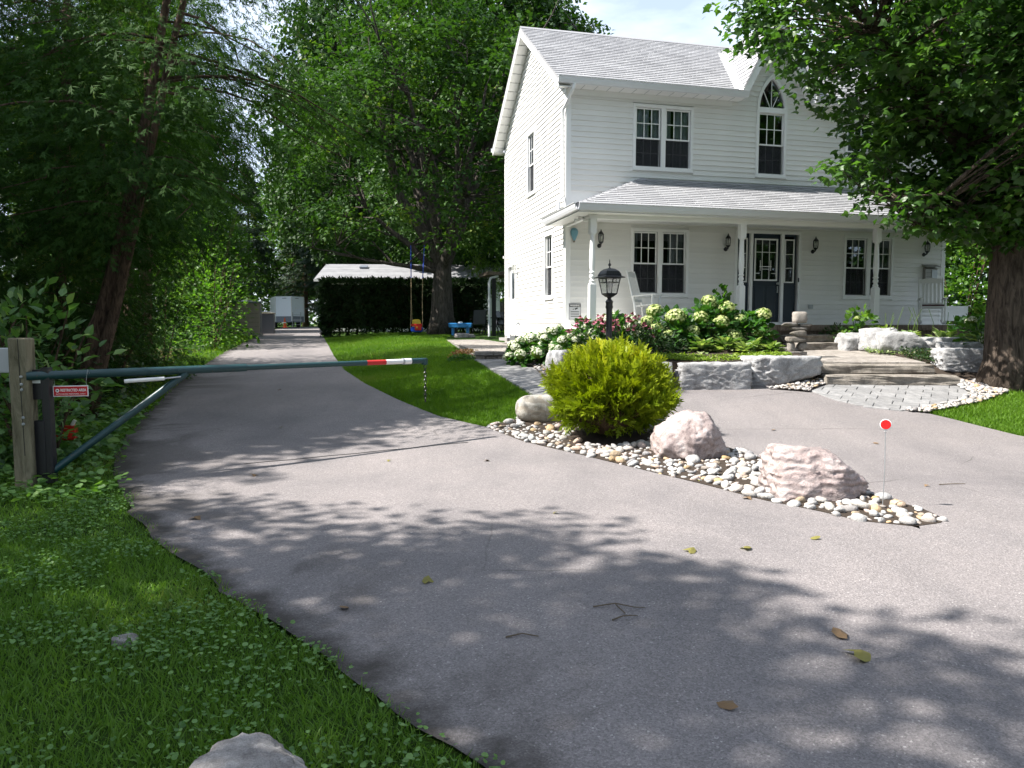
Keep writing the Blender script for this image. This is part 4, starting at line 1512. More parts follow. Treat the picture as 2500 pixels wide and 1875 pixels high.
# rocking chairs
def rocking_chair(label, t_, u_, rz):
    o = thing('rocking_chair', label, 'chair', hp(t_, u_, ZF + .002), rz, 'rocking chairs on the porch')
    for s in (-1, 1):
        x = s * .26
        pts = [(x, -.42 + .86 * k / 10, .02 + .10 * ((k - 4.4) / 5.6) ** 2) for k in range(11)]
        m = MB()
        for a, b in zip(pts, pts[1:]):
            m.bar(a, b, .028, .045)
        m.build('rocker', 'white_worn', o)
        MB().tube([(x, -.20, .06), (x, -.21, .62)], .024, 8).build('leg', 'white_worn', o, smooth=True)
        MB().tube([(x, .16, .06), (x, .19, .42), (x * .98, .36, 1.08), (x * .98, .385, 1.16)], [.024, .024, .020, .012], 8).build('back_post', 'white_worn', o, smooth=True)
        m = MB().bar((x, -.28, .635), (x, .24, .60), .085, .022)
        m.build('armrest', 'white_worn', o, bevel=.004)
    for z_, y_ in ((.20, -.2), (.30, -.2)):
        MB().tube([(-.26, y_, z_), (.26, y_, z_)], .012, 6).build('stretcher', 'white_worn', o)
    for k in range(7):
        y0 = -.24 + k * .062
        MB().box(-.25, .25, y0, y0 + .052, .415 - k * .006, .435 - k * .006).build('seat_slat', 'white_worn', o)
    rail = MB().prism([(-.25, 0), (.25, 0), (.25, .08), (.12, .115), (0, .125), (-.12, .115), (-.25, .08)], 'y', -.011, .011)
    rail.v = [(x, y + .36, z + 1.02) for x, y, z in rail.v]
    rail.build('top_rail', 'white_worn', o)
    MB().bar((-.25, .205, .50), (.25, .205, .50), .022, .05).build('lower_rail', 'white_worn', o)
    for k in range(5):
        x = -.17 + k * .085
        MB().bar((x, .21, .52), (x, .355, 1.03), .05, .014, (0, 1, 0)).build('back_slat', 'white_worn', o)
    return o


rocking_chair('white rocking chair seen from the side in front of the left porch window', 1.55, -0.90, HA + R(48))
rc = rocking_chair('white rocking chair facing out at the right end of the porch below the letter box', 9.15, -0.70, -R(22))
MB().box(-.24, .24, -.23, .17, .437, .475).build('cushion', 'cushion', rc, bevel=.012)

# ------------------------------------------------------------------ patio, paths, steps
PATIO = [hp(-0.02, -0.05, 0), hp(-2.05, 0.45, 0), hp(-2.25, 1.2, 0), hp(-2.6, 7.0, 0), hp(-3.4, 16.0, 0), hp(3.0, 16.0, 0), hp(3, 6.2, 0), hp(-0.02, 6.2, 0)]


def clip_tile(poly, tile):
    """Sutherland-Hodgman: tile (list of xy) against a convex-ish polygon given counter-clockwise"""
    out = tile
    n = len(poly)
    for i in range(n):
        a, b = poly[i], poly[(i + 1) % n]
        inp, out = out, []
        if not inp:
            return []

        def side(p):
            return (b[0] - a[0]) * (p[1] - a[1]) - (b[1] - a[1]) * (p[0] - a[0])
        for j in range(len(inp)):
            p, q = inp[j], inp[(j + 1) % len(inp)]
            sp, sq = side(p), side(q)
            if sp >= 0:
                out.append(p)
            if (sp >= 0) != (sq >= 0):
                k = sp / (sp - sq)
                out.append((p[0] + (q[0] - p[0]) * k, p[1] + (q[1] - p[1]) * k))
    return out


def area(p):
    return 0.5 * sum(p[i][0] * p[(i + 1) % len(p)][1] - p[(i + 1) % len(p)][0] * p[i][1] for i in range(len(p)))


def pave(name, poly, zfn, ang, tw, th, gap, mat, thick=0.05, stagger=0.5, seed=0, label=None, bed_mat='concrete', limit=290):
    """bed slab with one object per paving stone"""
    pieces = poly if isinstance(poly[0], list) else [poly]      # convex pieces
    pieces = [[tuple(p)[:2] for p in q] for q in pieces]
    pieces = [q if area(q) > 0 else q[::-1] for q in pieces]
    m = MB()
    # bed: fan mesh just under the stones
    for poly in pieces:
        zz = [zfn(*p) - thick - .004 for p in poly]
        m.add([(p[0], p[1], z + thick * .55) for p, z in zip(poly, zz)] + [(p[0], p[1], z - .12) for p, z in zip(poly, zz)],
              [tuple(range(len(poly))), tuple(reversed(range(len(poly), 2 * len(poly))))] + [(i, i + len(poly), (i + 1) % len(poly) + len(poly), (i + 1) % len(poly)) for i in range(len(poly))])
    poly = [p for q in pieces for p in q]
    bed = structure(m.build(name, bed_mat))
    if label:
        bed['label'] = label
    rr = random.Random(seed)
    c = (sum(p[0] for p in poly) / len(poly), sum(p[1] for p in poly) / len(poly))
    ca, sa = math.cos(ang), math.sin(ang)
    rad = max(math.hypot(p[0] - c[0], p[1] - c[1]) for p in poly) + tw
    n = 0
    nr, nc = int(rad / th) + 1, int(rad / tw) + 2
    tiles = []
    for r in range(-nr, nr + 1):
        for q in range(-nc, nc + 1):
            x0 = q * tw + (r % 2) * tw * stagger
            y0 = r * th
            t_ = [(x0 + gap, y0 + gap), (x0 + tw - gap, y0 + gap), (x0 + tw - gap, y0 + th - gap), (x0 + gap, y0 + th - gap)]
            t_ = [(c[0] + ca * x - sa * y, c[1] + sa * x + ca * y) for x, y in t_]
            for q_ in pieces:
                c_ = clip_tile(q_, t_)
                if len(c_) >= 3 and area(c_) > 0.004:
                    tiles.append(c_)
    tiles.sort(key=lambda p: p[0][1])
    rest_ = MB()
    for i, t_ in enumerate(tiles):
        dz = rr.uniform(-.004, .004)
        k = len(t_)
        vs = [(p[0], p[1], zfn(*p) + dz) for p in t_] + [(p[0], p[1], zfn(*p) - thick) for p in t_]
        fs = [tuple(range(k)), tuple(reversed(range(k, 2 * k)))] + [(j, j + k, (j + 1) % k + k, (j + 1) % k) for j in range(k)]
        if i < limit:
            MB().add(vs, fs).build('paver', mat, bed, bevel=.006)
        else:
            rest_.add(vs, fs)
    if rest_.v:
        ro = rest_.build('paver_field', mat, bed)
        ro['kind'] = 'stuff'
    return bed


PATZ = 1.0
front_a, front_b = hp(-2.05, 0.20, 0), hp(-0.03, -0.12, 0)
patio_poly = [(-0.80, 16.62), (0.98, 16.72), tuple(hp(-.03, 0, 0)[:2]), tuple(hp(-.03, 9.0, 0)[:2]), (-2.3, 25.6)]
patio = pave('patio', patio_poly, lambda x, y: PATZ + 0.012 * max(0, y - 17), R(20), .40, .20, .004, 'paver_warm', .06, seed=3, label='pale paver patio beside the house')
# block face of the patio step
step = thing('patio_step', 'low block step up to the side patio', 'step', (0, 0, 0))
xs = np.linspace(-0.82, 0.86, 8)
for i in range(7):
    MB().box(xs[i] + .006, xs[i + 1] - .006, 16.50, 16.70, .62, .90).build('block', 'block_stone', step, bevel=.012)
for i in range(4):
    a, b = -0.84 + i * .43, -0.84 + (i + 1) * .43
    MB().box(a + .004, b - .004, 16.46, 16.72, .905, .995).build('coping_stone', 'paver_warm', step, bevel=.012)
# walk from the drive to the step
walk_poly = [(-0.86, 16.52), (-0.42, 14.7), (-0.05, 13.35), (0.30, 12.2), (0.52, 11.62), (1.02, 11.35), (0.80, 12.4), (0.55, 13.6), (0.42, 15.0), (0.40, 15.5), (0.92, 16.4), (0.9, 16.52)]


def walk_z(x, y):
    return float(H(x, y)) + 0.02


pave('garden_walk', [[(-0.86, 16.52), (-0.42, 14.7), (.42, 15.0), (.45, 15.6), (.9, 16.52)], [(-0.42, 14.7), (-.05, 13.35), (.62, 13.6), (.42, 15.0)], [(-.05, 13.35), (.52, 11.62), (1.0, 11.38), (.62, 13.6)]], walk_z, R(33), .46, .30, .004, 'paver', .05, .5, 4, 'grey paver walk from the drive to the patio')

# paver pad below the front steps
pad_poly = [(4.90, 12.12), (5.00, 11.45), (5.24, 10.98), (5.66, 10.74), (6.20, 10.98), (6.9, 11.4), (7.36, 11.84), (7.60, 12.62), (5.40, 12.66)]
pave('paver_pad', pad_poly, lambda x, y: float(H(x, y)) + .022, R(-31), .36, .30, .004, 'paver', .05, .35, 5, 'fan-shaped grey paver pad below the front steps')


def rough_slab(name, mat, parent, c, size, rz, seed, amp=.032, sub=(14, 4, 4)):
    """split-faced stone slab: finely divided box with uneven faces"""
    sx, sy, sz = size
    bm = bmesh.new()
    bmesh.ops.create_cube(bm, size=1.0)
    bmesh.ops.subdivide_edges(bm, edges=bm.edges, cuts=7, use_grid_fill=True)
    me = bpy.data.meshes.new(name)
    for v in bm.verts:
        p = Vector((v.co.x * sx, v.co.y * sy, v.co.z * sz))
        q = p * 5.0 + Vector((seed * 7.1, seed * 3.3, 0))
        n1 = mnoise.noise(q) + .6 * mnoise.noise(q * 2.7) + .35 * mnoise.noise(q * 6.1)
        side = abs(v.co.z) < .499
        rim = max(abs(v.co.x), abs(v.co.y)) > .499
        d = Vector((v.co.x if abs(v.co.x) > .499 else 0, v.co.y if abs(v.co.y) > .499 else 0, 0))
        if side and rim:
            p += d * 2 * amp * n1 * 1.3
        else:
            p.z += amp * .22 * n1
            if rim:
                p -= d * 2 * amp * .6
        v.co = p
    bm.to_mesh(me)
    bm.free()
    me.materials.append(MATS[mat])
    return obj(name, me, parent, c, (0, 0, rz))


st = thing('lower_steps', 'pair of wide split-faced stone steps above the paver pad', 'steps', (6.45, 12.75, .54))
rough_slab('step_slab', 'step_stone', st, (0.03, 0.10, .09), (2.16, .50, .18), R(-3), 1)
rough_slab('step_slab', 'step_stone', st, (-0.06, 0.47, .262), (2.04, .50, .165), R(-3), 2)
# landing
def land_z(x, y):
    return .885 + .076 * max(0, y - 13.0)


land_poly = [(5.42, 13.40), (7.42, 13.30), (7.45, 15.75), (5.50, 15.35)]
pave('landing', land_poly, land_z, R(14), .42, .30, .004, 'paver_warm', .05, .5, 6, 'pale paver landing between the two flights')
us = thing('upper_steps', 'pair of narrow stone steps up to the porch', 'steps', hp(5.05, -2.35, 1.05), HA)
rough_slab('step_slab', 'step_stone', us, (0.10, 0.0, .07), (2.0, .44, .19), 0, 3)
rough_slab('step_slab', 'step_stone', us, (0.05, 0.36, .245), (1.55, .44, .16), 0, 4)

# ------------------------------------------------------------------ rocks


def rock_mesh(name, size, seed, mat, planes=12, rough=.06, flat=0.0, sub=4, power=7.0, fine=.5, cuts=(), ridge=0.0):
    rr = random.Random(seed)
    bm = bmesh.new()
    bmesh.ops.create_icosphere(bm, subdivisions=sub, radius=1.0)
    ns = []
    for _ in range(planes):
        d = Vector((rr.gauss(0, 1), rr.gauss(0, 1), rr.gauss(0, 1))).normalized()
        ns.append((d, rr.uniform(.72, 1.0)))
    ns += [(Vector(s), rr.uniform(.8, .95)) for s in ((1, 0, 0), (-1, 0, 0), (0, 1, 0), (0, -1, 0), (0, 0, 1), (0, 0, -1))]
    ns += [(Vector(d).normalized(), h) for d, h in cuts]
    off = Vector((seed * 3.7, seed * 1.9, seed * 5.3))
    for v in bm.verts:
        d = v.co.normalized()
        s = 0.0
        for n, h in ns:
            k = d.dot(n) / h
            if k > 0:
                s += k ** power
        r = s ** (-1 / power)
        q = d * 1.6 + off
        r *= 1 + rough * (mnoise.noise(q) - ridge * abs(mnoise.noise(q * 2.1 + Vector((9, 2, 4)))) - ridge * .6 * abs(mnoise.noise(q * 4.7)) + .55 * mnoise.noise(q * 2.3) + fine * .5 * mnoise.noise(q * 5.2) + fine * .3 * mnoise.noise(q * 11.0))
        v.co = Vector((d.x * r * size[0] * .55, d.y * r * size[1] * .55, d.z * r * size[2] * .55))
    me = bpy.data.meshes.new(name)
    bm.to_mesh(me)
    bm.free()
    me.materials.append(MATS[mat])
    me.polygons.foreach_set('use_smooth', np.ones(len(me.polygons), dtype=bool))
    return me


def boulder(name, label, mat, c, size, seed, rz=0, sink=.12, **kw):
    z = float(H(c[0], c[1])) if len(c) == 2 else c[2]
    o = obj(name, rock_mesh(name, size, seed, mat, **kw), None, (c[0], c[1], z + size[2] * (.5 - sink)), (0, 0, rz))
    return tag(o, label, 'boulder')


boulder('boulder', 'rounded pale boulder half hidden at the left of the golden shrub', 'pale_boulder', (.42, 10.62), (.80, .70, .46), 3, .2, .14, planes=6, rough=.04, power=4)
boulder('boulder', 'domed pink granite boulder right of the golden shrub', 'pink_granite', (2.03, 8.42), (.80, .74, .70), 22, 0, .19, planes=9, rough=.06, power=18, sub=5, fine=2.2, ridge=.9,
        cuts=[((-.62, -.1, .78), .66), ((.92, -.1, .38), .74), ((-.2, -.85, .5), .70), ((.45, -.8, -.1), .78), ((.2, .1, 1), .84)])
boulder('boulder', 'banded pinkish boulder behind the red reflector stake', 'banded_gneiss', (2.74, 6.62), (.96, .66, .56), 31, 0, .18, planes=6, rough=.055, power=20, sub=5, fine=2.4, ridge=.9,
        cuts=[((-1, 0, .12), .82), ((.08, 0, 1), .86), ((.80, -.1, .60), .58), ((-.05, -.92, .42), .70), ((.6, -.7, .1), .74), ((.2, .9, .4), .7)])
boulder('boulder', 'grey boulder cut off by the bottom edge of the picture in the weedy grass', 'grey_boulder', (-.81, 2.20), (.40, .42, .27), 12, .4, .22, planes=10, rough=.06, power=14, sub=5, fine=2.0, ridge=.8)
tag(obj('field_stone', rock_mesh('field_stone', (.13, .10, .05), 15, 'grey_boulder', planes=6), None, (-1.88, 3.5, float(H(-1.88, 3.5)) + .006), (0, 0, .5)), 'small flat grey stone sunk in the weedy verge', 'stone')

# armour stones of the raised bed, left of the steps
wall_l = thing('garden_wall', 'low retaining wall of big grey armour stones left of the front steps', 'wall', (3.0, 12.6, .5))


def wall_stone(parent, c, size, rz, seed, mat='armour_stone', pw=9):
    p = Vector(c) - parent.location
    o = obj('armour_stone', rock_mesh('armour_stone', size, seed, mat, planes=4, rough=.048, power=26, sub=5 if size[0] > 1 else 4, fine=2.6, ridge=1.1), parent, p, (0, 0, rz))
    return o


wall_stone(wall_l, (1.00, 14.42, .86), (.78, .62, .56), R(-62), 41)
wall_stone(wall_l, (1.42, 13.62, .78), (.86, .60, .52), R(-60), 42)
wall_stone(wall_l, (1.86, 12.98, .74), (.80, .60, .50), R(-35), 43)
wall_stone(wall_l, (2.42, 12.62, .72), (.66, .62, .52), R(-8), 44)
wall_stone(wall_l, (3.38, 12.58, .70), (1.20, .66, .50), R(3), 45)
wall_stone(wall_l, (4.66, 13.00, .77), (1.26, .72, .56), R(17), 46)
# stones stepping down on the right of the landing
wall_r = thing('garden_wall', 'row of grey armour stones stepping down from the porch towards the maple', 'wall', (7.8, 14.3, 1.0))
wall_stone(wall_r, (7.02, 15.45, 1.22), (.46, .50, .42), R(10), 51)
wall_stone(wall_r, (7.42, 15.05, 1.28), (.66, .56, .48), R(15), 52)
wall_stone(wall_r, (7.62, 14.60, 1.23), (.86, .60, .46), R(-10), 53)
wall_stone(wall_r, (8.25, 14.55, 1.18), (.92, .50, .36), R(-4), 54)
wall_stone(wall_r, (8.52, 14.05, 1.12), (.84, .46, .30), R(-6), 55)
wall_stone(wall_r, (8.25, 13.45, .93), (1.15, .52, .44), R(-4), 56)
# stacked flags beside the steps with the stone figure on top
flags = thing('flagstone_stack', 'stack of thin flat stones left of the landing', 'stones', (5.30, 14.0, .9))
for i, (x, y, z, sx, sy, sz, r) in enumerate([(5.38, 13.62, .86, .82, .50, .13, .1), (5.22, 13.92, .95, .72, .50, .11, -.1), (5.18, 14.12, 1.03, .66, .50, .10, .2), (5.20, 14.32, 1.10, .58, .50, .09, 0)]):
    rough_slab('flagstone', 'flag_stone', flags, Vector((x, y, z)) - flags.location, (sx, sy, sz), r, 20 + i, .02)
fig = thing('stone_figure', 'stacked stone figure with outstretched arm slabs beside the steps', 'sculpture', (5.36, 14.05, 1.075), R(6))
for i, (x, z, sx, sy, sz, mat) in enumerate([(-.085, .09, .15, .16, .19, 'flag_stone'), (.115, .09, .19, .17, .18, 'flag_stone'), (-.01, .235, .36, .22, .11, 'step_stone'), (.025, .345, .31, .20, .115, 'step_stone'),
                                              (.03, .44, .33, .2, .08, 'flag_stone'), (-.13, .515, .27, .18, .07, 'flag_stone'), (.17, .50, .25, .16, .045, 'flag_stone'), (.065, .645, .25, .18, .21, 'paver_warm')]):
    obj('stone', rock_mesh('stone', (sx, sy, sz), 60 + i, mat, planes=4, rough=.04, power=10, sub=3), fig, (x, 0, z))

# ------------------------------------------------------------------ river stones
peb = [rock_mesh('stone', (1.0, .74 + .1 * (i % 3), .55 + .08 * (i % 2)), 80 + i, 'river_stone', planes=5, rough=.05, power=4, sub=2) for i in range(6)]


def stone_bed(name, poly, n, smin, smax, label, avoid=(), seed=1, zoff=0.0, zfn=None):
    rr = random.Random(seed)
    zfn = zfn or (lambda x, y: float(H(x, y)))
    poly2 = [tuple(p) for p in poly]
    if area(poly2) < 0:
        poly2 = poly2[::-1]
    m = MB()
    from mathutils.geometry import tessellate_polygon
    tri_ = tessellate_polygon([[Vector((x, y, 0)) for x, y in poly2]])
    m.add([(x, y, zfn(x, y) + .010 + zoff) for x, y in poly2], [tuple(q) for q in tri_])
    bed = structure(m.build(name, 'soil'), label)
    xs_ = [p[0] for p in poly2]
    ys_ = [p[1] for p in poly2]
    placed = []
    grid = {}
    tries = 0
    while len(placed) < n and tries < 90000:
        tries += 1
        x, y = rr.uniform(min(xs_), max(xs_)), rr.uniform(min(ys_), max(ys_))
        if not in_poly(np.array([x]), np.array([y]), poly2)[0]:
            continue
        if any(math.hypot(x - a[0], (y - a[1])) < a[2] for a in avoid):
            continue
        f = 1 - min(1, tries / 25000)
        s = smin + (smax - smin) * rr.random() ** 1.5 * (0.25 + .75 * f)
        gi, gj = int(x / .25), int(y / .25)
        near = [q for a in (-1, 0, 1) for b in (-1, 0, 1) for q in grid.get((gi + a, gj + b), ())]
        if any((x - q[0]) ** 2 + (y - q[1]) ** 2 < (.33 * (s + q[2])) ** 2 for q in near):
            continue
        placed.append((x, y, s))
        grid.setdefault((gi, gj), []).append((x, y, s))
    placed.sort(key=lambda q: -q[2] / q[1])
    vs, fs, off = [], [], 0
    for i, (x, y, s) in enumerate(placed):
        z = zfn(x, y) + zoff + s * .12 + rr.uniform(0, .3) * s * .4
        me_ = rr.choice(peb)
        o = obj('stone', me_, bed, (x, y, z), (rr.uniform(-.4, .4), rr.uniform(-.4, .4), rr.uniform(0, 6.3)), (s, s * rr.uniform(.7, 1.15), s * rr.uniform(.7, 1.2)))
        if i >= 295:
            o.rotation_mode = 'XYZ'
            A = np.array(Matrix.LocRotScale(o.location, o.rotation_euler, o.scale))
            co = np.array([q.co for q in me_.vertices])
            vs.append(co @ A[:3, :3].T + A[:3, 3])
            fs.append(np.array([p.vertices for p in me_.polygons]) + off)
            off += len(co)
            bpy.data.objects.remove(o)
    if vs:
        ro = obj('stone_fill', big_mesh('stone_fill', np.concatenate(vs), np.concatenate(fs), 'river_stone', smooth=True), bed)
        ro['kind'] = 'stuff'
    return bed


isl = [(3.40, 5.74), (3.30, 5.62), (3.05, 5.52), (2.70, 5.68), (2.50, 6.0), (2.18, 6.36), (1.83, 6.98), (1.41, 7.6), (.82, 8.42), (.14, 9.26), (-.37, 10.28), (-.2, 10.62), (.1, 10.75), (.40, 11.1), (1.0, 10.9), (1.5, 10.4), (2.2, 9.48), (2.58, 8.72), (2.92, 7.86), (3.24, 6.48), (3.40, 6.05)]
stone_bed('river_stone_island', isl, 760, .045, .165, 'island of pale river stones between the two drives', [(1.25, 9.45, .52), (2.03, 8.42, .34), (2.74, 6.62, .33), (.42, 10.62, .33)], 2)
rb = [(5.72, 10.72), (5.95, 10.60), (6.6, 10.95), (7.3, 11.4), (8.0, 11.95), (8.25, 12.5), (8.1, 13.0), (7.75, 13.25), (7.62, 13.3), (7.55, 12.7), (7.42, 11.95), (6.95, 11.42), (6.25, 10.98)]
stone_bed('river_stone_border', rb, 420, .04, .12, 'curved border of grey river stones round the paver pad by the maple', [(8.5, 12.5, .55)], 3, .03)
rb2 = [(4.30, 12.30), (4.86, 12.05), (5.0, 12.3), (5.38, 12.72), (5.45, 13.3), (5.30, 13.35), (5.15, 12.9), (4.75, 12.6)]
stone_bed('river_stone_edge', rb2, 130, .035, .10, 'strip of small pale stones between the armour stones and the steps', (), 4, .03)
rb3 = [(.12, 15.5), (.42, 14.9), (.55, 13.6), (.80, 12.4), (.95, 11.75), (1.5, 11.9), (2.0, 12.35), (1.7, 12.9), (1.3, 13.6), (.85, 14.6), (.45, 15.8)]
stone_bed('river_stone_edge', rb3, 290, .04, .10, 'strip of small pale stones between the walk and the flower bed', (), 5, .04)

# ------------------------------------------------------------------ lamp post
lp = thing('lamp_post', 'black lamp post with four-sided glass lantern rising behind the golden shrub', 'lamp post', (1.66, 12.75, .95), R(22))
MB().tube([(0, 0, -.05), (0, 0, .93)], .052, 14).build('post', 'black_metal', lp, smooth=True)
MB().lathe([(.055, .90), (.065, .93), (.058, .96), (.060, 1.0), (.068, 1.02), (.048, 1.05), (.030, 1.07), (.045, 1.10), (.06, 1.115)], 14).build('collar', 'black_metal', lp, smooth=True)


def frustum(m, r0, z0, r1, z1):
    m.add([(-r0, -r0, z0), (r0, -r0, z0), (r0, r0, z0), (-r0, r0, z0), (-r1, -r1, z1), (r1, -r1, z1), (r1, r1, z1), (-r1, r1, z1)],
          [(3, 2, 1, 0), (4, 5, 6, 7), (0, 1, 5, 4), (1, 2, 6, 5), (2, 3, 7, 6), (3, 0, 4, 7)])
    return m


m = frustum(MB(), .045, 1.10, .098, 1.15)
frustum(m, .098, 1.151, .098, 1.165)
m.build('lantern_base', 'black_metal', lp)
m = MB()
for sx in (-1, 1):
    for sy in (-1, 1):
        m.bar((sx * .094, sy * .094, 1.165), (sx * .135, sy * .135, 1.42), .014)
for f, zz in ((.135, 1.415), (.124, 1.345)):
    for s in (-1, 1):
        m.bar((-f, s * f, zz), (f, s * f, zz), .010, .012)
        m.bar((s * f, -f, zz), (s * f, f, zz), .010, .012)
for s in (-1, 1):
    m.bar((0, s * .124, 1.35), (0, s * .135, 1.42), .008)
    m.bar((s * .124, 0, 1.35), (s * .135, 0, 1.42), .008)
m.build('lantern_frame', 'black_metal', lp)
for a in range(4):
    g = MB().add([(-.088, -.090, 1.168), (.088, -.090, 1.168), (.129, -.131, 1.415), (-.129, -.131, 1.415)], [(0, 1, 2, 3)]).build('pane', 'lamp_glass', lp)
    g.rotation_euler = (0, 0, a * math.pi / 2)
MB().lathe([(.016, 1.165), (.016, 1.23), (.036, 1.27), (.04, 1.30), (.03, 1.335), (.006, 1.35)], 10).build('bulb', 'bulb', lp, smooth=True)
m = frustum(MB(), .195, 1.42, .195, 1.435)
frustum(m, .192, 1.4355, .155, 1.452)
frustum(m, .150, 1.4525, .142, 1.49)
frustum(m, .142, 1.4905, .118, 1.535)
frustum(m, .118, 1.5355, .075, 1.57)
frustum(m, .075, 1.5705, .03, 1.585)
m.build('lantern_roof', 'black_metal', lp)
MB().lathe([(.028, 1.585), (.012, 1.60), (.010, 1.615), (.024, 1.635), (.026, 1.65), (.014, 1.668), (.006, 1.69), (.010, 1.70), (.003, 1.735), (.001, 1.74)], 10).build('finial', 'black_metal', lp, smooth=True)
hk = thing('shepherd_hook', 'thin black hook curving beside the lamp post', 'hook', (1.76, 12.70, .95))
pts = [(0, 0, 0), (0, 0, .70)] + [(.085 - .085 * math.cos(a), 0, .70 + .10 * math.sin(a)) for a in np.linspace(.2, math.pi, 9)] + [(.172, 0, .62), (.185, 0, .585), (.205, 0, .59)]
MB().tube(pts, .008, 6).build('rod', 'black_metal', hk, smooth=True)

# ------------------------------------------------------------------ reflector stake
rf = thing('reflector_stake', 'round red reflector on a thin wire stake at the tip of the stone island', 'reflector', (3.09, 6.10, float(H(3.09, 6.1))), R(-24))
MB().tube([(0, 0, -.02), (.006, 0, .32), (0, 0, .66)], .0035, 6).build('stake', 'galvanised', rf)
m = MB().lathe([(.001, 0), (.041, 0), (.044, .004), (.044, .012), (.040, .014), (.040, .011)], 24)
o = m.build('rim', 'sign_white', rf, smooth=True)
o.location = (0, -.004, .705)
o.rotation_euler = (R(90), 0, 0)
m = MB().lathe([(.001, .0118), (.040, .0118), (.037, .0165), (.001, .0185)], 24)
o = m.build('lens', 'reflector_red', rf, smooth=True)
o.location = (0, -.004, .705)
o.rotation_euler = (R(90), 0, 0)
MB().box(-.009, .009, -.008, .006, .645, .668).build('clip', 'sign_white', rf)

# ------------------------------------------------------------------ gate
GL, GR = Vector((-4.37, 7.0, 1.09)), Vector((-1.09, 9.4, 1.12))
gdir = (GR - GL).normalized()
gate = thing('barrier_gate', 'dark green swing-arm barrier across the drive with red and white bands', 'gate', (-4.42, 7.0, float(H(-4.42, 7.0))))
go = gate.location.copy()


def gp(f, dz=0.0, base=None):
    return GL.lerp(GR, f) + Vector((0, 0, dz)) - go


MB().tube([gp(-.045), gp(.45)], .042, 16).build('arm', 'gate_green', gate, smooth=True)
MB().tube([gp(.43), gp(.80)], .031, 14).build('arm_extension', 'gate_green', gate, smooth=True)
MB().tube([gp(.80), gp(.862)], .0315, 14).build('red_band', 'band_red', gate, smooth=True)
MB().tube([gp(.862), gp(.945)], .0315, 14).build('white_band', 'band_white', gate, smooth=True)
MB().tube([gp(.918), gp(.923)], .040, 14).build('clamp', 'galvanised', gate, smooth=True)
MB().tube([gp(.925), gp(.947)], .037, 14).build('sticker', 'sign_white', gate, smooth=True)
MB().tube([gp(.945), gp(1.0)], .035, 14).build('arm_end', 'gate_green', gate, smooth=True)
MB().tube([gp(.995, -.05), gp(.995, .025)], .040, 12).build('end_cap', 'gate_green', gate, smooth=True)
MB().tube([Vector((-4.40, 7.0, .16)) - go, gp(.30, -.03)], .036, 14).build('brace', 'gate_green', gate, smooth=True)
MB().box(-.01, .065, -.04, .04, .02, 1.12).build('hinge_post', 'black_metal', gate, bevel=.006)
for k in range(4):
    c_ = gp(.215 + k * .022, .0) + Vector((.028, -.038, .0))
    MB().tube([c_, c_ + Vector((.006, -.012, 0))], .014, 8).build('bolt', 'gate_green', gate)
ram_a, ram_b = gp(.155, -.085) + Vector((.03, -.05, 0)), gp(.245, -.075) + Vector((.03, -.05, 0))
MB().tube([ram_a, ram_b], .020, 10).build('ram_tube', 'band_white', gate, smooth=True)
MB().tube([ram_b, gp(.285, -.065) + Vector((.02, -.04, 0))], .009, 8).build('ram_rod', 'steel', gate, smooth=True)
lm = None
tor = MB()
for i in range(10):
    a = 2 * math.pi * i / 10
    for j in range(5):
        b = 2 * math.pi * j / 5
        tor.v.append(((.016 + .005 * math.cos(b)) * math.cos(a), .005 * math.sin(b), (.026 + .005 * math.cos(b)) * math.sin(a)))
for i in range(10):
    for j in range(5):
        tor.f.append((i * 5 + j, ((i + 1) % 10) * 5 + j, ((i + 1) % 10) * 5 + (j + 1) % 5, i * 5 + (j + 1) % 5))
link_me = tor.mesh('link', 'black_metal')
chain = MB().tube([gp(.997, -.05), gp(.997, -.03)], .012, 6).build('chain', 'black_metal', gate)
e0 = gp(.997, -.06)
for k in range(10):
    obj('link', link_me, chain, e0 + Vector((0, 0, -.022 - k * .046)), (0, 0, R(20 + 90 * (k % 2))), (1.0, 1.0, 1.15))

# sign wired below the arm
sg = thing('restricted_sign', 'red and white restricted area sign wired under the gate arm', 'sign', GL.lerp(GR, .042) + Vector((.03, -.052, -.155)), math.atan2(gdir.y, gdir.x) - R(26))
MB().box(-.155, .155, 0, .004, -.052, .052).build('panel', 'sign_white', sg, bevel=.002)
MB().box(-.147, .147, -.002, -.0005, -.044, .044).build('red_field', 'sign_red', sg, bevel=.0008)
text_mesh('lettering', 'RESTRICTED AREA', .036, 'sign_white', sg, (.024, -.003, .008), (R(90), 0, 0), .225, .0008)
text_mesh('lettering', 'AUTHORIZED PERSONNEL ONLY', .018, 'sign_white', sg, (.0, -.003, -.028), (R(90), 0, 0), .26)
m = MB().lathe([(.001, 0), (.017, 0), (.017, .001), (.001, .001)], 18)
o = m.build('symbol', 'sign_white', sg)
o.location = (-.115, -.0022, .006)
o.rotation_euler = (R(90), 0, 0)
MB().bar((-.122, -.0042, -.001), (-.108, -.0042, .013), .005, .001, (0, 1, 0)).build('symbol', 'black_frame', sg)
MB().bar((-.122, -.0042, .013), (-.108, -.0042, -.001), .005, .001, (0, 1, 0)).build('symbol', 'black_frame', sg)
for s in (-1, 1):
    MB().tube([(s * .14, .002, .045), (s * .14, -.002, .10), (s * .14, .05, .205), (s * .14, .10, .15)], .0016, 5).build('wire', 'galvanised', sg)

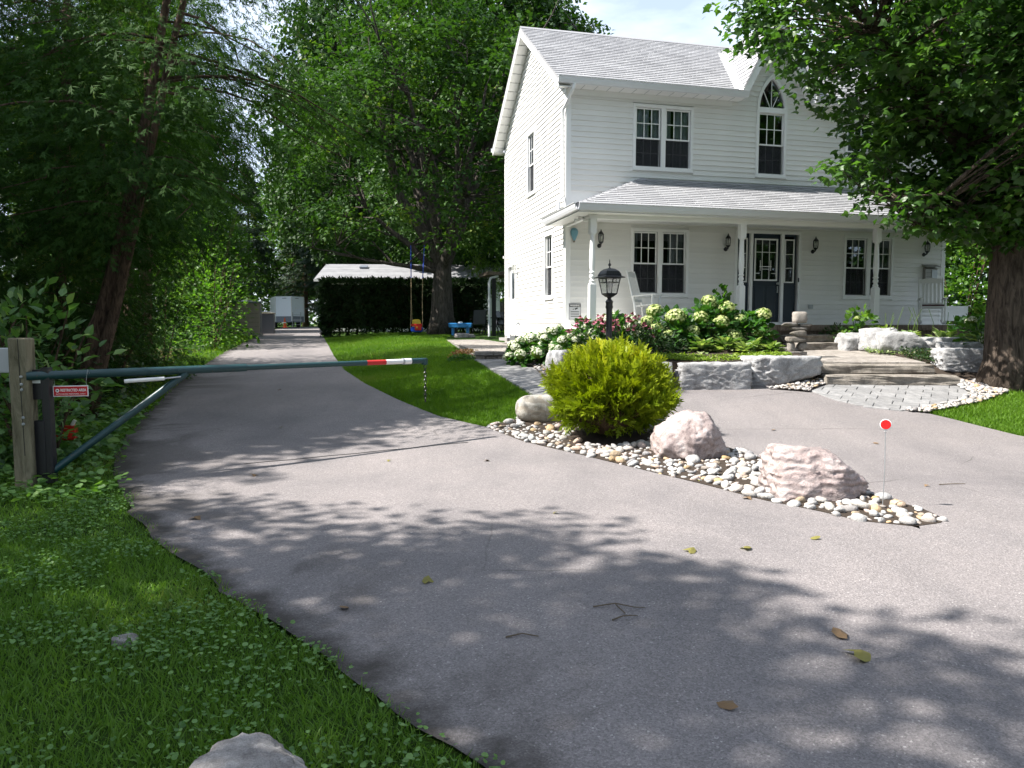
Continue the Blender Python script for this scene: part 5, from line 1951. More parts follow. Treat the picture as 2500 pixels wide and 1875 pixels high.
# timber post with bolts, and the opener box behind it
pz = float(H(-4.66, 6.95))
tp = thing('timber_post', 'weathered square timber gate post with bolts', 'post', (-4.585, 6.95, pz), R(6))
m = MB().box(-.082, .082, -.082, .082, -.05, 1.40)
m.build('post', 'post_wood', tp, bevel=.012)
for zz in (.92, .97, 1.04, .66, .60):
    MB().lathe([(.014, 0), (.014, .008), (.008, .012)], 8).build('bolt', 'galvanised', tp)
    o = LAST[0]
    o.location = (.028, -.083, zz)
    o.rotation_euler = (R(90), 0, 0)
MB().bar((.012, -.0825, 1.39), (.026, -.0825, .3), .006, .004, (0, 1, 0)).build('crack', 'black_frame', tp)
cb = thing('opener_box', 'pale grey control box behind the timber gate post', 'box', (-4.86, 7.18, pz), R(10))
MB().box(-.10, .10, -.06, .06, 1.06, 1.30).build('box', 'sign_grey', cb, bevel=.008)
MB().box(-.20, -.102, -.06, .06, 1.02, 1.32).build('box', 'black_metal', cb, bevel=.008)
MB().tube([(.02, -.03, 1.06), (.03, -.03, .6), (.06, -.04, 0)], .017, 8).build('conduit', 'galvanised', cb, smooth=True)
hb = thing('hinge_bracket', 'black hinge bracket with stickers between timber post and gate', 'bracket', (-4.46, 7.0, pz), 0)
MB().box(-.045, .045, -.045, .035, .82, 1.10).build('plate', 'black_metal', hb, bevel=.004)
MB().box(-.05, .05, -.05, .04, .05, .62).build('box', 'black_metal', hb, bevel=.006)
MB().box(-.042, .034, -.0475, -.0455, 1.035, 1.085).build('sticker', 'sign_white', hb)
MB().box(-.042, .034, -.0475, -.0455, 1.018, 1.033).build('sticker', 'sign_red', hb)
MB().box(-.042, .034, -.0475, -.0455, .975, 1.014).build('sticker', 'sign_white', hb)
# red can half hidden in the bushes
rc_ = thing('red_can', 'small red fuel can lying in the weeds behind the gate', 'can', (-5.05, 8.35, float(H(-5.05, 8.35)) + .26), R(20))
MB().box(-.11, .11, -.07, .07, -.06, .10).build('body', 'plastic_red', rc_, bevel=.02)
MB().tube([(.06, 0, .10), (.09, 0, .16)], .02, 8).build('spout', 'sign_white', rc_)
# ------------------------------------------------------------------ flower beds
def bed_strip(name, front, back, zf, zb, mat, label, n=6, skirt=.55):
    vs, fs = [], []
    k = len(front)
    for i in range(k):
        for j in range(n + 1):
            f = j / n
            x = front[i][0] + (back[i][0] - front[i][0]) * f
            y = front[i][1] + (back[i][1] - front[i][1]) * f
            z = zf[i] + (zb[i] - zf[i]) * f + .03 * math.sin(f * math.pi) + .015 * mnoise.noise(Vector((x * 2, y * 2, 0)))
            vs.append((x, y, z))
    for i in range(k - 1):
        for j in range(n):
            a = i * (n + 1) + j
            fs.append((a, a + 1, a + n + 2, a + n + 1))
    o = len(vs)
    for i in range(k):
        vs.append((front[i][0], front[i][1], zf[i] - skirt))
    for i in range(k - 1):
        fs.append((i * (n + 1), (i + 1) * (n + 1), o + i + 1, o + i))
    return structure(MB().add(vs, fs).build(name, mat, smooth=True), label)


def pe(t_):
    q = hp(t_, -1.68, 0)
    return (q.x, q.y)


fl = [(.35, 15.75), (.72, 15.0), (1.15, 14.3), (1.55, 13.55), (2.0, 13.0), (2.7, 12.75), (3.5, 12.72), (4.3, 12.98), (5.05, 13.28), (5.35, 13.7)]
bl = [hp(-.05, .6, 0)[:2], hp(-.05, -.1, 0)[:2], pe(0), pe(.4), pe(.9), pe(1.4), pe(2.0), pe(2.7), pe(3.5), pe(4.1)]
bed_strip('flower_bed', fl, bl, [.82, .86, .92, .94, .95, .95, .95, .97, 1.0, 1.02], [1.12, 1.12, 1.15] + [1.2] * 7, 'soil', 'planted soil bed in front of the porch')
fr_ = [(7.32, 15.75), (7.45, 15.2), (7.75, 14.7), (8.3, 14.3), (8.7, 13.7), (9.2, 13.2), (10.5, 13.2), (12.5, 13.5)]
br = [pe(5.95), pe(6.2), pe(6.8), pe(7.5), pe(8.2), pe(8.9), pe(9.8), pe(11.5)]
bed_strip('flower_bed', fr_, br, [1.2, 1.25, 1.25, 1.2, 1.0, .85, .8, .8], [1.25] * 8, 'soil', 'shaded planted bed on the right below the porch')
# earth shoulders beside the landing
bed_strip('bank', [(7.6, 12.7), (8.0, 12.9), (8.6, 13.0)], [(7.35, 14.3), (7.7, 14.6), (8.7, 13.8)], [.56, .60, .62], [1.02, 1.1, 1.05], 'soil', 'earth bank beside the lower steps', 6, .3)
bed_strip('bank', [(5.35, 13.0), (5.45, 13.45)], [(5.0, 14.3), (5.5, 14.8)], [.8, .86], [1.02, 1.04], 'soil', 'earth shoulder under the flat stones', 4, .4)

def bed_z(x, y):
    q = Vector((x, y, 0)) - HOUSE
    n = -(q.dot(UV))
    return 1.20 - .085 * max(0, n - 1.7)


def dome_leaves(c, r, h, n, smin, smax, up=.5, fill=.45):
    """leaf base points, axes and normals over and inside a dome"""
    d = rdir(n)
    d[:, 2] = np.abs(d[:, 2]) * 1.15 - .15
    d = unit(d)
    rad = 1 - fill * rng.random(n) ** 1.7
    P = np.array(c) + d * np.array([r, r, h]) * rad[:, None]
    out = d + rng.normal(scale=.35, size=(n, 3))
    out[:, 2] -= .35
    N = d * .5 + np.array([0, 0, 1]) * up + rng.normal(scale=.35, size=(n, 3))
    S = smin + (smax - smin) * rng.random(n)
    return P, out, N, S


def head_mesh(name, mat, n=130, r=1.0):
    d = rdir(n)
    d[:, 2] = np.where(d[:, 2] < -.4, -d[:, 2], d[:, 2])
    P = d * (.90 + .12 * rng.random(n))[:, None]
    ax = unit(np.cross(d, rdir(n)))
    return leaves(name, P - ax * .12, ax, d + rng.normal(scale=.25, size=(n, 3)), .30 + .08 * rng.random(n), T_diamond(.5), mat, mesh_only=True)


HEADS = {'w': [head_mesh('flower_head', 'petal_white') for _ in range(3)], 'l': [head_mesh('flower_head', 'petal_lime') for _ in range(3)]}
core_me = {}
for key, mat in (('w', 'petal_white'), ('l', 'petal_lime')):
    bm = bmesh.new()
    bmesh.ops.create_icosphere(bm, subdivisions=2, radius=.9)
    me = bpy.data.meshes.new('flower_core')
    bm.to_mesh(me)
    bm.free()
    me.materials.append(MATS['leaf_lime'])
    core_me[key] = me


def hydrangea(label, c, r, h, nleaf, heads, key, leafmat='leaf_hydrangea'):
    o = thing('hydrangea', label, 'hydrangea', c)
    P, D, N, S = dome_leaves((0, 0, .05), r, h, nleaf, .09, .17, .7)
    leaves('foliage', P, D, N, S, T_ovate(.40, .05), leafmat, parent=o)
    m = MB()
    for i in range(9):
        a = rng.random() * 6.28
        q = r * .6 * rng.random()
        m.tube([(0.3 * q * math.cos(a), .3 * q * math.sin(a), 0), (q * math.cos(a), q * math.sin(a), h * .85)], .007, 5)
    m.build('stem', 'leaf_bush', o)
    for (x, y, z, s) in heads:
        hd = obj('flower_head', random.choice(HEADS[key]), o, (x, y, z), (random.uniform(-.3, .3), random.uniform(-.3, .3), random.uniform(0, 6)), (s, s, s * .86))
        obj('flower_core', core_me[key], hd)
    return o


def dome_heads(n, r, h, smin, smax, lo=-.2, front=-1.0, seed=0):
    rr = random.Random(seed)
    out = []
    tries = 0
    while len(out) < n and tries < 4000:
        tries += 1
        a, e = rr.uniform(0, 2 * math.pi), math.asin(rr.uniform(lo, 1))
        x, y, z = r * math.cos(e) * math.cos(a), r * math.cos(e) * math.sin(a), h * max(.12, math.sin(e)) + .05
        if y > -front * r * .6 and z < h * .5:
            continue
        s = rr.uniform(smin, smax)
        if any(math.dist((x, y, z), q[:3]) < .8 * (s + q[3]) for q in out):
            continue
        out.append((x, y, z, s))
    return out


# left group: heaped white heads at the corner of the house
hydrangea('white hydrangea mound spilling over the walk beside the gable wall', (.40, 15.45, .80), .46, .46, 420, dome_heads(24, .50, .48, .10, .145, -.05, seed=2), 'w')
hydrangea('white hydrangea between the gable wall and the coneflowers', (.95, 15.25, .92), .46, .52, 420, dome_heads(19, .48, .54, .09, .14, .0, seed=3), 'w')
hydrangea('white hydrangea with bent brown heads above the left armour stone', (1.15, 14.55, .98), .34, .34, 260, dome_heads(12, .36, .34, .085, .12, .0, seed=4), 'w')
hydrangea('lone tall hydrangea stem with glossy leaves in front of the warning sign', (1.42, 14.95, 1.15), .22, .50, 120, [(0.05, -.05, .36, .10)], 'w')
# behind the coneflowers and in front of the porch
hydrangea('white hydrangea partly hidden behind the pink coneflowers and lamp post', (2.05, 14.65, 1.12), .50, .58, 420, dome_heads(13, .52, .62, .09, .14, .2, seed=5), 'w')
hydrangea('hydrangea with one very large greenish white head right of the lamp post', (3.1, 14.55, 1.12), .58, .68, 520, [(0.02, -.34, .60, .20), (-.34, -.28, .40, .13), (.36, -.32, .34, .13), (-.48, -.1, .52, .14), (.42, -.05, .3, .12), (-.12, -.42, .26, .12), (-.3, .1, .72, .17)], 'l')
hydrangea('tall lime hydrangea clump with flower heads below the second porch post', (3.98, 14.85, 1.15), .62, .88, 680, [(-.10, -.15, .88, .16), (.22, -.22, .74, .18), (-.30, -.30, .56, .16), (.45, -.24, .52, .16), (.06, -.46, .48, .16), (.52, -.1, .26, .14), (.30, -.46, .22, .16)], 'l')
hydrangea('hydrangea with scattered white heads beside the stone figure', (4.65, 14.75, 1.12), .52, .66, 520, [(.26, -.20, .66, .15), (.12, -.30, .30, .12), (.42, -.1, .28, .1), (-.22, -.34, .12, .13), (.05, -.40, .10, .12), (.48, -.18, .02, .09)], 'l')
o = hydrangea('young hydrangea sprout with bright upright leaves by the second porch post', (4.25, 15.3, 1.2), .36, 1.12, 150, [], 'l', 'leaf_bright')
hydrangea('sparse hydrangea with pale leaves beside the third porch post', (7.35, 15.75, 1.25), .36, .62, 110, [(-.1, -.1, .46, .07)], 'l', 'leaf_bright')
hydrangea('hydrangea with one white head in front of the maple trunk', (8.85, 13.95, 1.05), .45, .72, 200, [(-.14, -.25, .25, .10), (-.30, -.1, .62, .08)], 'w', 'leaf_bright')
hydrangea('leafy hydrangea at the far right end of the porch', (9.4, 15.2, 1.15), .5, .55, 240, [(-.2, -.2, .5, .09)], 'w')

# coneflowers
cone_pet = leaves('petal', np.zeros((13, 3)), np.stack([np.cos(np.arange(13) * .483), np.sin(np.arange(13) * .483), np.full(13, -.42)], 1), np.tile([0, 0, 1.], (13, 1)), np.full(13, .042), T_ovate(.20, 0), 'petal_pink', mesh_only=True)
cone_core = MB().lathe([(.012, -.006), (.016, .004), (.012, .014), (.003, .019)], 8).mesh('cone', 'ground_red')


def coneflowers(label, c, r, h, n, seed):
    rr = random.Random(seed)
    o = thing('coneflower', label, 'flowers', c)
    P, D, N, S = dome_leaves((0, 0, .02), r * .95, h * .74, 520, .05, .11, .35, .8)
    leaves('foliage', P, D, N, S, T_ovate(.22, .05), 'leaf_dark', parent=o)
    m = MB()
    for k in range(n):
        a, q = rr.uniform(0, 6.28), r * math.sqrt(rr.random())
        x, y, z = q * math.cos(a), q * math.sin(a), h * (1.02 - .42 * (q / r) ** 2) * rr.uniform(.82, 1.08)
        m.tube([(x * .6, y * .6, .05), (x * .85, y * .85, z * .6), (x, y, z)], .003, 4)
        fh = obj('flower_head', cone_pet, o, (x, y, z), (rr.uniform(-.5, .5), rr.uniform(-.5, .5), rr.uniform(0, 6)), [rr.uniform(1.2, 1.8)] * 3)
        obj('cone', cone_core, fh)
    m.build('stem', 'leaf_bush', o)


coneflowers('clump of pink coneflowers left of the lamp post', (1.50, 14.05, .98), .46, .82, 30, 1)
coneflowers('clump of pink coneflowers right behind the lamp post', (2.15, 13.75, .98), .46, .80, 28, 2)


def mound(name, label, c, r, h, n, smin, smax, tm, mat, cat='plant', fill=.6, up=.4, sy=1.0):
    o = thing(name, label, cat, c)
    P, D, N, S = dome_leaves((0, 0, 0), r, h, n, smin, smax, up, fill)
    P[:, 1] *= sy
    leaves('foliage', P, D, N, S, tm, mat, parent=o)
    return o


mound('phlox', 'dark leafy perennial between the coneflowers and the hostas', (2.60, 13.75, .98), .38, .66, 900, .05, .10, T_ovate(.2, .05), 'leaf_dark')
mound('phlox', 'second dark leafy perennial, just behind the lime ground cover', (2.95, 13.95, 1.0), .34, .42, 560, .05, .10, T_ovate(.2, .05), 'leaf_dark')


def hosta(label, c, r, h, n, mat='leaf_hosta'):
    o = thing('hosta', label, 'hosta', c)
    a = rng.random(n) * 2 * math.pi
    e = rng.random(n)
    P = np.stack([np.cos(a) * r * .35 * e, np.sin(a) * r * .35 * e, np.full(n, .03) + h * .5 * (1 - e)], 1)
    D = np.stack([np.cos(a), np.sin(a), .85 - 1.15 * e], 1) + rng.normal(scale=.15, size=(n, 3))
    N = np.stack([-np.cos(a) * .5, -np.sin(a) * .5, np.ones(n)], 1)
    leaves('foliage', P, D, N, r * (.55 + .3 * rng.random(n)), T_ovate(.26, .09), mat, parent=o)
    return o


for i, (x, y, r) in enumerate([(3.55, 13.95, .36), (4.05, 14.05, .40), (4.55, 14.2, .36), (4.3, 13.75, .30), (4.88, 14.0, .30)]):
    hosta(['variegated hosta left of the hosta row, next to the dark perennials', 'large variegated hosta in the middle of the bed above the lime ground cover', 'variegated hosta below the white hydrangea heads by the stone figure',
           'small variegated hosta in front of the larger ones', 'variegated hosta touching the stack of flat stones'][i], (x, y, bed_z(x, y) - .04), r, r * .75, 70)
for i, (x, y, r) in enumerate([(8.05, 15.15, .34), (8.6, 14.85, .36), (9.1, 14.5, .34), (8.15, 14.95, .26)]):
    hosta(['variegated hosta behind the stepped armour stones below the right rocking chair', 'variegated hosta in the right bed, middle of the row', 'variegated hosta next to the maple trunk', 'small variegated hosta at the end of the armour stones'][i], (x, y, 1.20 - .02 * i), r, r * .7, 60)
mound('shrub', 'low yellow-green shrub in front of the porch skirt right of the steps', (7.8, 15.65, 1.22), .36, .34, 420, .04, .08, T_ovate(.34, .05), 'leaf_lime', 'shrub')
mound('shrub', 'dark fern-like shrub at the foot of the third porch post', (7.0, 16.0, 1.25), .36, .34, 420, .05, .10, T_ovate(.2, .05), 'leaf_dark', 'shrub')


def mat_cover(name, label, poly, zfn, dens, smin, smax, mat, tm, h=.05, seed=0):
    xs_, ys_ = [p[0] for p in poly], [p[1] for p in poly]
    n = int((max(xs_) - min(xs_)) * (max(ys_) - min(ys_)) * dens)
    x = rng.uniform(min(xs_), max(xs_), n)
    y = rng.uniform(min(ys_), max(ys_), n)
    k = in_poly(x, y, poly)
    x, y = x[k], y[k]
    z = zfn(x, y) + h * rng.random(len(x))
    D = rdir(len(x))
    D[:, 2] = np.abs(D[:, 2]) * .6
    N = np.tile([0, 0, 1.], (len(x), 1)) + rng.normal(scale=.4, size=(len(x), 3))
    o = leaves(name, np.stack([x, y, z], 1), D, N, smin + (smax - smin) * rng.random(len(x)), tm, mat)
    o['kind'] = 'stuff'
    o['label'] = label
    return o


lime_poly = [(2.1, 13.05), (2.8, 12.82), (3.5, 12.78), (4.3, 13.02), (5.0, 13.32), (5.1, 13.6), (4.4, 13.62), (3.6, 13.5), (2.6, 13.45)]
mat_cover('ground_cover', 'lime green creeping ground cover along the armour stones', lime_poly, lambda x, y: .955 + .09 * (y - 12.9) + .02 * np.sin(x * 3), 2600, .025, .05, 'leaf_lime', T_diamond(.5), .05)
mat_cover('ground_cover', 'dark creeping ground cover in front of the right armour stones', [(7.35, 13.75), (7.9, 13.3), (8.3, 13.2), (8.3, 13.6), (8.0, 14.3), (7.5, 14.5)], lambda x, y: .80 + .22 * (y - 13.2), 1500, .03, .06, 'leaf_dark', T_ovate(.35, .04), .10)
mat_cover('ground_cover', 'pale creeping ground cover at the foot of the right armour stones', [(6.95, 14.5), (7.5, 14.2), (7.7, 14.35), (7.3, 15.0), (7.1, 15.1)], lambda x, y: .99 + .12 * (y - 14.2), 1500, .02, .045, 'leaf_hosta', T_diamond(.5), .06)
mound('creeping_plant', 'low reddish creeping plant at the corner of the patio step', (-1.05, 17.1, .84), .42, .18, 900, .025, .05, T_diamond(.5), 'ground_red', 'plant', .5)
mound('creeping_plant', 'low grey-green creeping plant below the reddish one by the patio step', (-1.10, 16.62, .80), .34, .12, 700, .025, .05, T_diamond(.5), 'leaf_hydrangea', 'plant', .5)

# flower spikes in the right bed
m = MB()
sp = thing('hosta_flower_spikes', 'thin bare hosta flower stalks in front of the right rocking chair', 'flowers', (8.3, 14.9, 1.2))
for k in range(11):
    x, y = rng.uniform(-.9, .9), rng.uniform(-.25, .35)
    hgt = rng.uniform(.42, .75)
    MB().tube([(x, y, 0), (x + rng.uniform(-.1, .1), y, hgt * .6), (x + rng.uniform(-.14, .14), y, hgt)], .005, 4).build('stalk', 'leaf_lime', sp)

# ------------------------------------------------------------------ golden shrub
gs = thing('golden_cedar', 'round golden-yellow dwarf cedar in the river stones', 'shrub', (1.26, 9.45, float(H(1.26, 9.45))))
n = 4600
d = rdir(n)
d[:, 2] = d[:, 2] * .9 + .05
d = unit(d)
lump = np.array([.84 + .22 * mnoise.noise(Vector(q) * 2.3 + Vector((4, 0, 0))) + .22 * mnoise.noise(Vector(q) * 5.2) for q in d])
rad = lump * (1 - .30 * rng.random(n) ** 2)
top = np.where(d[:, 2] > 0, .60, .50)
P = np.stack([d[:, 0] * rad * .80, d[:, 1] * rad * .80, .56 + d[:, 2] * rad * top], 1)
P[:, 2] = np.maximum(P[:, 2], .04)
D = d * .75 + np.array([0, 0, .62]) + rng.normal(scale=.28, size=(n, 3))
N = np.cross(D, rdir(n))
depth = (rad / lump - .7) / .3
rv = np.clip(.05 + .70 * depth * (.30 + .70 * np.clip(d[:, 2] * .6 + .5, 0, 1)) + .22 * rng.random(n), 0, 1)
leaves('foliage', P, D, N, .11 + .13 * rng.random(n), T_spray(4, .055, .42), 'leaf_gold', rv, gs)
# wispy leader shoots
n2 = 150
a = rng.random(n2) * 6.28
q = .55 * np.sqrt(rng.random(n2))
P2 = np.stack([np.cos(a) * q, np.sin(a) * q, 1.00 - .55 * q ** 2 + .03 * rng.random(n2)], 1)
leaves('shoots', P2, np.stack([np.cos(a) * .25, np.sin(a) * .25, np.ones(n2)], 1) + rng.normal(scale=.2, size=(n2, 3)), rdir(n2), .10 + .13 * rng.random(n2), T_spray(4, .035, .26), 'leaf_gold', .6 + .4 * rng.random(n2), gs)
bm = bmesh.new()
bmesh.ops.create_icosphere(bm, subdivisions=3, radius=.5)
for v_ in bm.verts:
    v_.co = Vector((v_.co.x * 1.15, v_.co.y * 1.15, .5 + v_.co.z * .92)) + Vector(v_.co) * .2 * mnoise.noise(v_.co * 5)
me = bpy.data.meshes.new('core')
bm.to_mesh(me)
bm.free()
me.materials.append(MATS['leaf_brown'])
obj('inner_branches', me, gs)
MB().tube([(0, 0, -.05), (0, 0, .4)], .05, 8).build('trunk', 'bark_cedar', gs)


# ------------------------------------------------------------------ trees
def wander(p, d, L, nseg, jit, up, rr):
    pts = [Vector(p)]
    d = Vector(d).normalized()
    for i in range(nseg):
        d = (d + Vector((rr.gauss(0, jit), rr.gauss(0, jit), rr.gauss(0, jit) + up))).normalized()
        pts.append(pts[-1] + d * (L / nseg))
    return pts


def trunk_mesh(m, pts, r0, r1, sides=14, flare=1.35, lump=.06, seed=0):
    """tapered trunk with root flare"""
    n = len(pts)
    rad = []
    for i in range(n):
        f = i / (n - 1)
        rad.append((r0 + (r1 - r0) * f) * (1 + (flare - 1) * max(0, 1 - f * 4.5) ** 2))
    o = len(m.v)
    m.tube(pts, rad, sides)
    for i in range(o, len(m.v)):
        v_ = Vector(m.v[i])
        ax = pts[min(n - 1, (i - o) // sides)] if (i - o) // sides < n else pts[-1]
        k = 1 + lump * mnoise.noise(v_ * 3.1 + Vector((seed, 0, 0))) + lump * .8 * mnoise.noise(Vector((v_.x * 9, v_.y * 9, v_.z * .8)))
        m.v[i] = tuple(Vector(ax) + (v_ - Vector(ax)) * k)


def clump_leaves(C, rc, nper, smin, smax, flat=.55, droop=.35):
    """leaves round clump centres"""
    K = len(C)
    n = K * nper
    ctr = np.repeat(C, nper, 0)
    r_ = np.repeat(rc, nper)[:, None]
    d = rdir(n)
    P = ctr + d * r_ * (rng.random(n) ** .45)[:, None] * np.array([1, 1, flat])
    D = d * np.array([1, 1, .4]) + rng.normal(scale=.5, size=(n, 3))
    D[:, 2] -= droop
    N = np.tile([0, 0, 1.], (n, 1)) + d * .45 + rng.normal(scale=.42, size=(n, 3))
    S = smin + (smax - smin) * rng.random(n)
    base = np.repeat(rng.random(K) * .55, nper)
    return P, D, N, S, np.clip(base + .45 * rng.random(n), 0, 1)


def sample_crown(n, profile, zlo, zhi, shell=.55, aniso=None, gap=.75, seed=0, hollow=None):
    """clump centres inside a crown of revolution: profile(z) -> radius"""
    g = np.random.default_rng(seed)
    out = []
    tries = 0
    while len(out) < n and tries < n * 90:
        tries += 1
        z = g.uniform(zlo, zhi)
        R_ = profile(z)
        if R_ <= .05:
            continue
        a = g.uniform(0, 2 * math.pi)
        f = 1 - (1 - math.sqrt(g.random())) * shell * 1.4 if g.random() < .75 else math.sqrt(g.random())
        if hollow and z < hollow[0] and f < hollow[1]:
            continue
        k = aniso(a) if aniso else 1.0
        wob = 1 + .16 * mnoise.noise(Vector((math.cos(a) * 1.7, math.sin(a) * 1.7, z * .33 + seed)))
        r = R_ * f * k * wob
        p = (r * math.cos(a), r * math.sin(a), z)
        if any(abs(p[0] - q[0]) < gap and abs(p[1] - q[1]) < gap and abs(p[2] - q[2]) < gap * .6 and math.dist(p, q) < gap * .8 for q in out):
            continue
        out.append(p)
    return np.array(out)


def connect(m, limbs, C, r=.018, seed=0):
    """thin branches from the nearest limb point below to each clump"""
    rr = random.Random(seed)
    L = [(Vector(p)) for lim in limbs for p in lim[len(lim) // 3:]]
    for c in C:
        c = Vector(c)
        best = min(L, key=lambda p: (p - c).length + (1.5 if p.z > c.z + .3 else 0))
        mid = best.lerp(c, .5) + Vector((rr.gauss(0, .15), rr.gauss(0, .15), .18 * (c - best).length * .4))
        ln = (c - best).length
        m.tube([best, mid, c], [r * (.7 + .5 * ln), r * .75, r * .35], 5, False)


def deciduous_meshes(name, seed, trunk_pts, r0, limb_specs, profile, zlo, zhi, n, nper, smin, smax, tm, mat, barkm, rc=(.5, .9), aniso=None, gap=.75, flat=.55, sides=14, extra=None, hollow=None):
    rr = random.Random(seed)
    m = MB()
    tp_ = [Vector(p) for p in trunk_pts]
    trunk_mesh(m, tp_, r0, r0 * .62, sides, seed=seed)
    limbs = []
    for (f, d, L, r, up) in limb_specs:
        i = min(len(tp_) - 1, int(f * (len(tp_) - 1)))
        p = tp_[i].lerp(tp_[min(i + 1, len(tp_) - 1)], f * (len(tp_) - 1) - i)
        pts = wander(p, d, L, 9, .07, up, rr)
        m.tube(pts, [r * (1 - .85 * k / 9) for k in range(10)], 9, False)
        limbs.append(pts)
        for q in range(3):
            i0 = rr.randrange(3, 8)
            dd = (pts[i0 + 1] - pts[i0]).normalized() + Vector((rr.gauss(0, .6), rr.gauss(0, .6), rr.gauss(.1, .3)))
            sub = wander(pts[i0], dd, L * .45, 6, .1, .03, rr)
            m.tube(sub, [r * .42 * (1 - .8 * k / 6) for k in range(7)], 6, False)
            limbs.append(sub)
    C = sample_crown(n, profile, zlo, zhi, aniso=aniso, gap=gap, seed=seed, hollow=hollow)
    if extra is not None:
        C = np.concatenate([C, np.array(extra, float)])
    connect(m, limbs, C, seed=seed)
    bmx = bpy.data.meshes.new(name + '_wood')
    bmx.from_pydata(m.v, [], m.f)
    bmx.materials.append(MATS[barkm])
    bmx.polygons.foreach_set('use_smooth', np.ones(len(bmx.polygons), dtype=bool))
    rcs = np.random.default_rng(seed + 1).uniform(rc[0], rc[1], len(C))
    P, D, N, S, rv = clump_leaves(C, rcs, nper, smin, smax, flat)
    cm = leaves(name + '_crown', P, D, N, S, tm, mat, rv, mesh_only=True)
    return bmx, cm


def place_tree(name, label, meshes, loc, rz=0.0, s=1.0, group=None, cat='tree', sz=None):
    o = thing(name, label, cat, loc, rz, group)
    o.scale = (s, s, sz or s)
    obj('trunk', meshes[0], o)
    obj('crown', meshes[1], o)
    return o


# --- the big maple on the right
ax_m = Vector((8.52, 12.62, .50))


def prof_right(z):
    return float(np.interp(z, [2.35, 2.8, 3.3, 3.9, 4.9, 5.7, 6.5, 7.5, 9.5, 11.5, 13, 14], [.3, 1.3, 2.2, 2.95, 3.6, 4.3, 5.25, 6.0, 6.0, 4.8, 3.0, .5]))


def aniso_right(a):
    # shorter towards the house (back)
    return 1.0 - .42 * max(0.0, math.sin(a)) ** 1.5


tp_r = [(0, 0, -.15), (-.02, 0, .5), (-.05, .0, 1.2), (-.06, .02, 1.9), (-.08, .03, 2.6), (-.05, .03, 3.1)]
lim_r = [(.86, (-.55, -.15, 1), 6.5, .30, .02), (.96, (.35, .1, 1), 7.5, .34, .02), (.92, (.1, -.6, 1), 6.0, .26, .0), (.80, (-.9, -.2, .75), 4.2, .18, .0), (.84, (-.5, .5, .8), 3.6, .16, .02),
         (.9, (.9, .2, .7), 5.0, .2, .02), (.88, (.6, -.7, .7), 5.0, .18, .0), (.75, (-1, -.45, .42), 2.4, .10, .02)]
extra = [(-2.0, -.6, 2.75), (-2.6, -.4, 3.1), (-1.5, -.9, 2.65), (-3.1, -.2, 3.6), (-1.2, -.3, 2.75), (-2.3, -1.1, 3.0), (-.8, -1.0, 2.8)]
rr2 = np.random.default_rng(77)
while len(extra) < 215:      # the hanging skirt of foliage towards the drive and the house front
    z_ = rr2.uniform(2.6, 6.8)
    a_ = rr2.uniform(R(150), R(262))
    q_ = prof_right(z_) * rr2.uniform(.45, 1.0) * aniso_right(a_)
    extra.append((q_ * math.cos(a_), q_ * math.sin(a_), z_))
rm = deciduous_meshes('maple_right', 21, tp_r, .47, lim_r, prof_right, 2.4, 12.5, 450, 66, .09, .15, T_maple(), 'leaf_maple', 'bark_maple', (.42, .75), aniso_right, .68, .6, 22, extra)
place_tree('maple_tree', 'large maple in the right foreground with furrowed dark trunk', rm, ax_m)

# --- the many-stemmed maple behind the lawn
def prof_mid(z):
    return float(np.interp(z, [3.2, 4.2, 5.5, 7.5, 9.5, 11, 12.2, 13], [3.2, 4.6, 5.2, 5.3, 4.7, 3.6, 2.2, .4]))


tp_c = [(0, 0, -.1), (0, 0, .8), (0, 0, 1.6), (.02, 0, 2.3), (.05, 0, 2.8)]
lim_c = []
rr_ = random.Random(4)
for k in range(11):
    a = 2 * math.pi * k / 11 + rr_.uniform(-.2, .2)
    sp_ = rr_.uniform(.28, .62)
    lim_c.append((rr_.uniform(.8, .99), (math.cos(a) * sp_, math.sin(a) * sp_ * .8, 1), rr_.uniform(7.5, 9.5), rr_.uniform(.16, .27), .015))
lim_c.append((.78, (-1, -.2, .5), 5.0, .16, .01))
lim_c.append((.8, (-.9, -.6, .28), 4.5, .12, -.01))
cm_ = deciduous_meshes('maple_mid', 33, tp_c, .50, lim_c, prof_mid, 3.3, 12.9, 400, 84, .15, .24, T_lobed(), 'leaf_maple_mid', 'bark_grey', (.55, .95), lambda a: 1.0 + .12 * max(0, -math.cos(a)), .85, .5, 16, hollow=(7.2, .78))
place_tree('maple_tree', 'spreading many-stemmed maple with a child swing, in front of the hedge', cm_, (-2.76, 29.5, float(H(-2.76, 29.5)) + .0))

# --- generic broadleaf tree for the background and the unseen trees around the photographer
def prof_gen(z):
    return float(np.interp(z, [2.6, 3.6, 5.5, 8, 10.5, 12.5, 14], [1.6, 3.6, 4.7, 5.0, 4.2, 2.6, .4]))


lim_g = []
for k in range(9):
    a = 2 * math.pi * k / 9 + rr_.uniform(-.2, .2)
    lim_g.append((rr_.uniform(.55, .98), (math.cos(a) * .8, math.sin(a) * .8, 1), rr_.uniform(4, 5.6), rr_.uniform(.1, .18), .02))
tp_g = [(0, 0, -.2), (.03, 0, 1.2), (.05, .05, 2.6), (.0, .05, 4.0), (.05, 0, 5.5), (.0, 0, 8.0)]
gen = deciduous_meshes('broadleaf', 44, tp_g, .30, lim_g, prof_gen, 2.7, 13.9, 430, 75, .16, .27, T_diamond(.40), 'leaf_maple_far', 'bark_grey', (.55, 1.0), None, .85, .55, 12)
# the same shape with paler leaves
pale_crown = gen[1].copy()
pale_crown.materials.clear()
pale_crown.materials.append(MATS['leaf_bright'])
gen_pale = (gen[0], pale_crown)


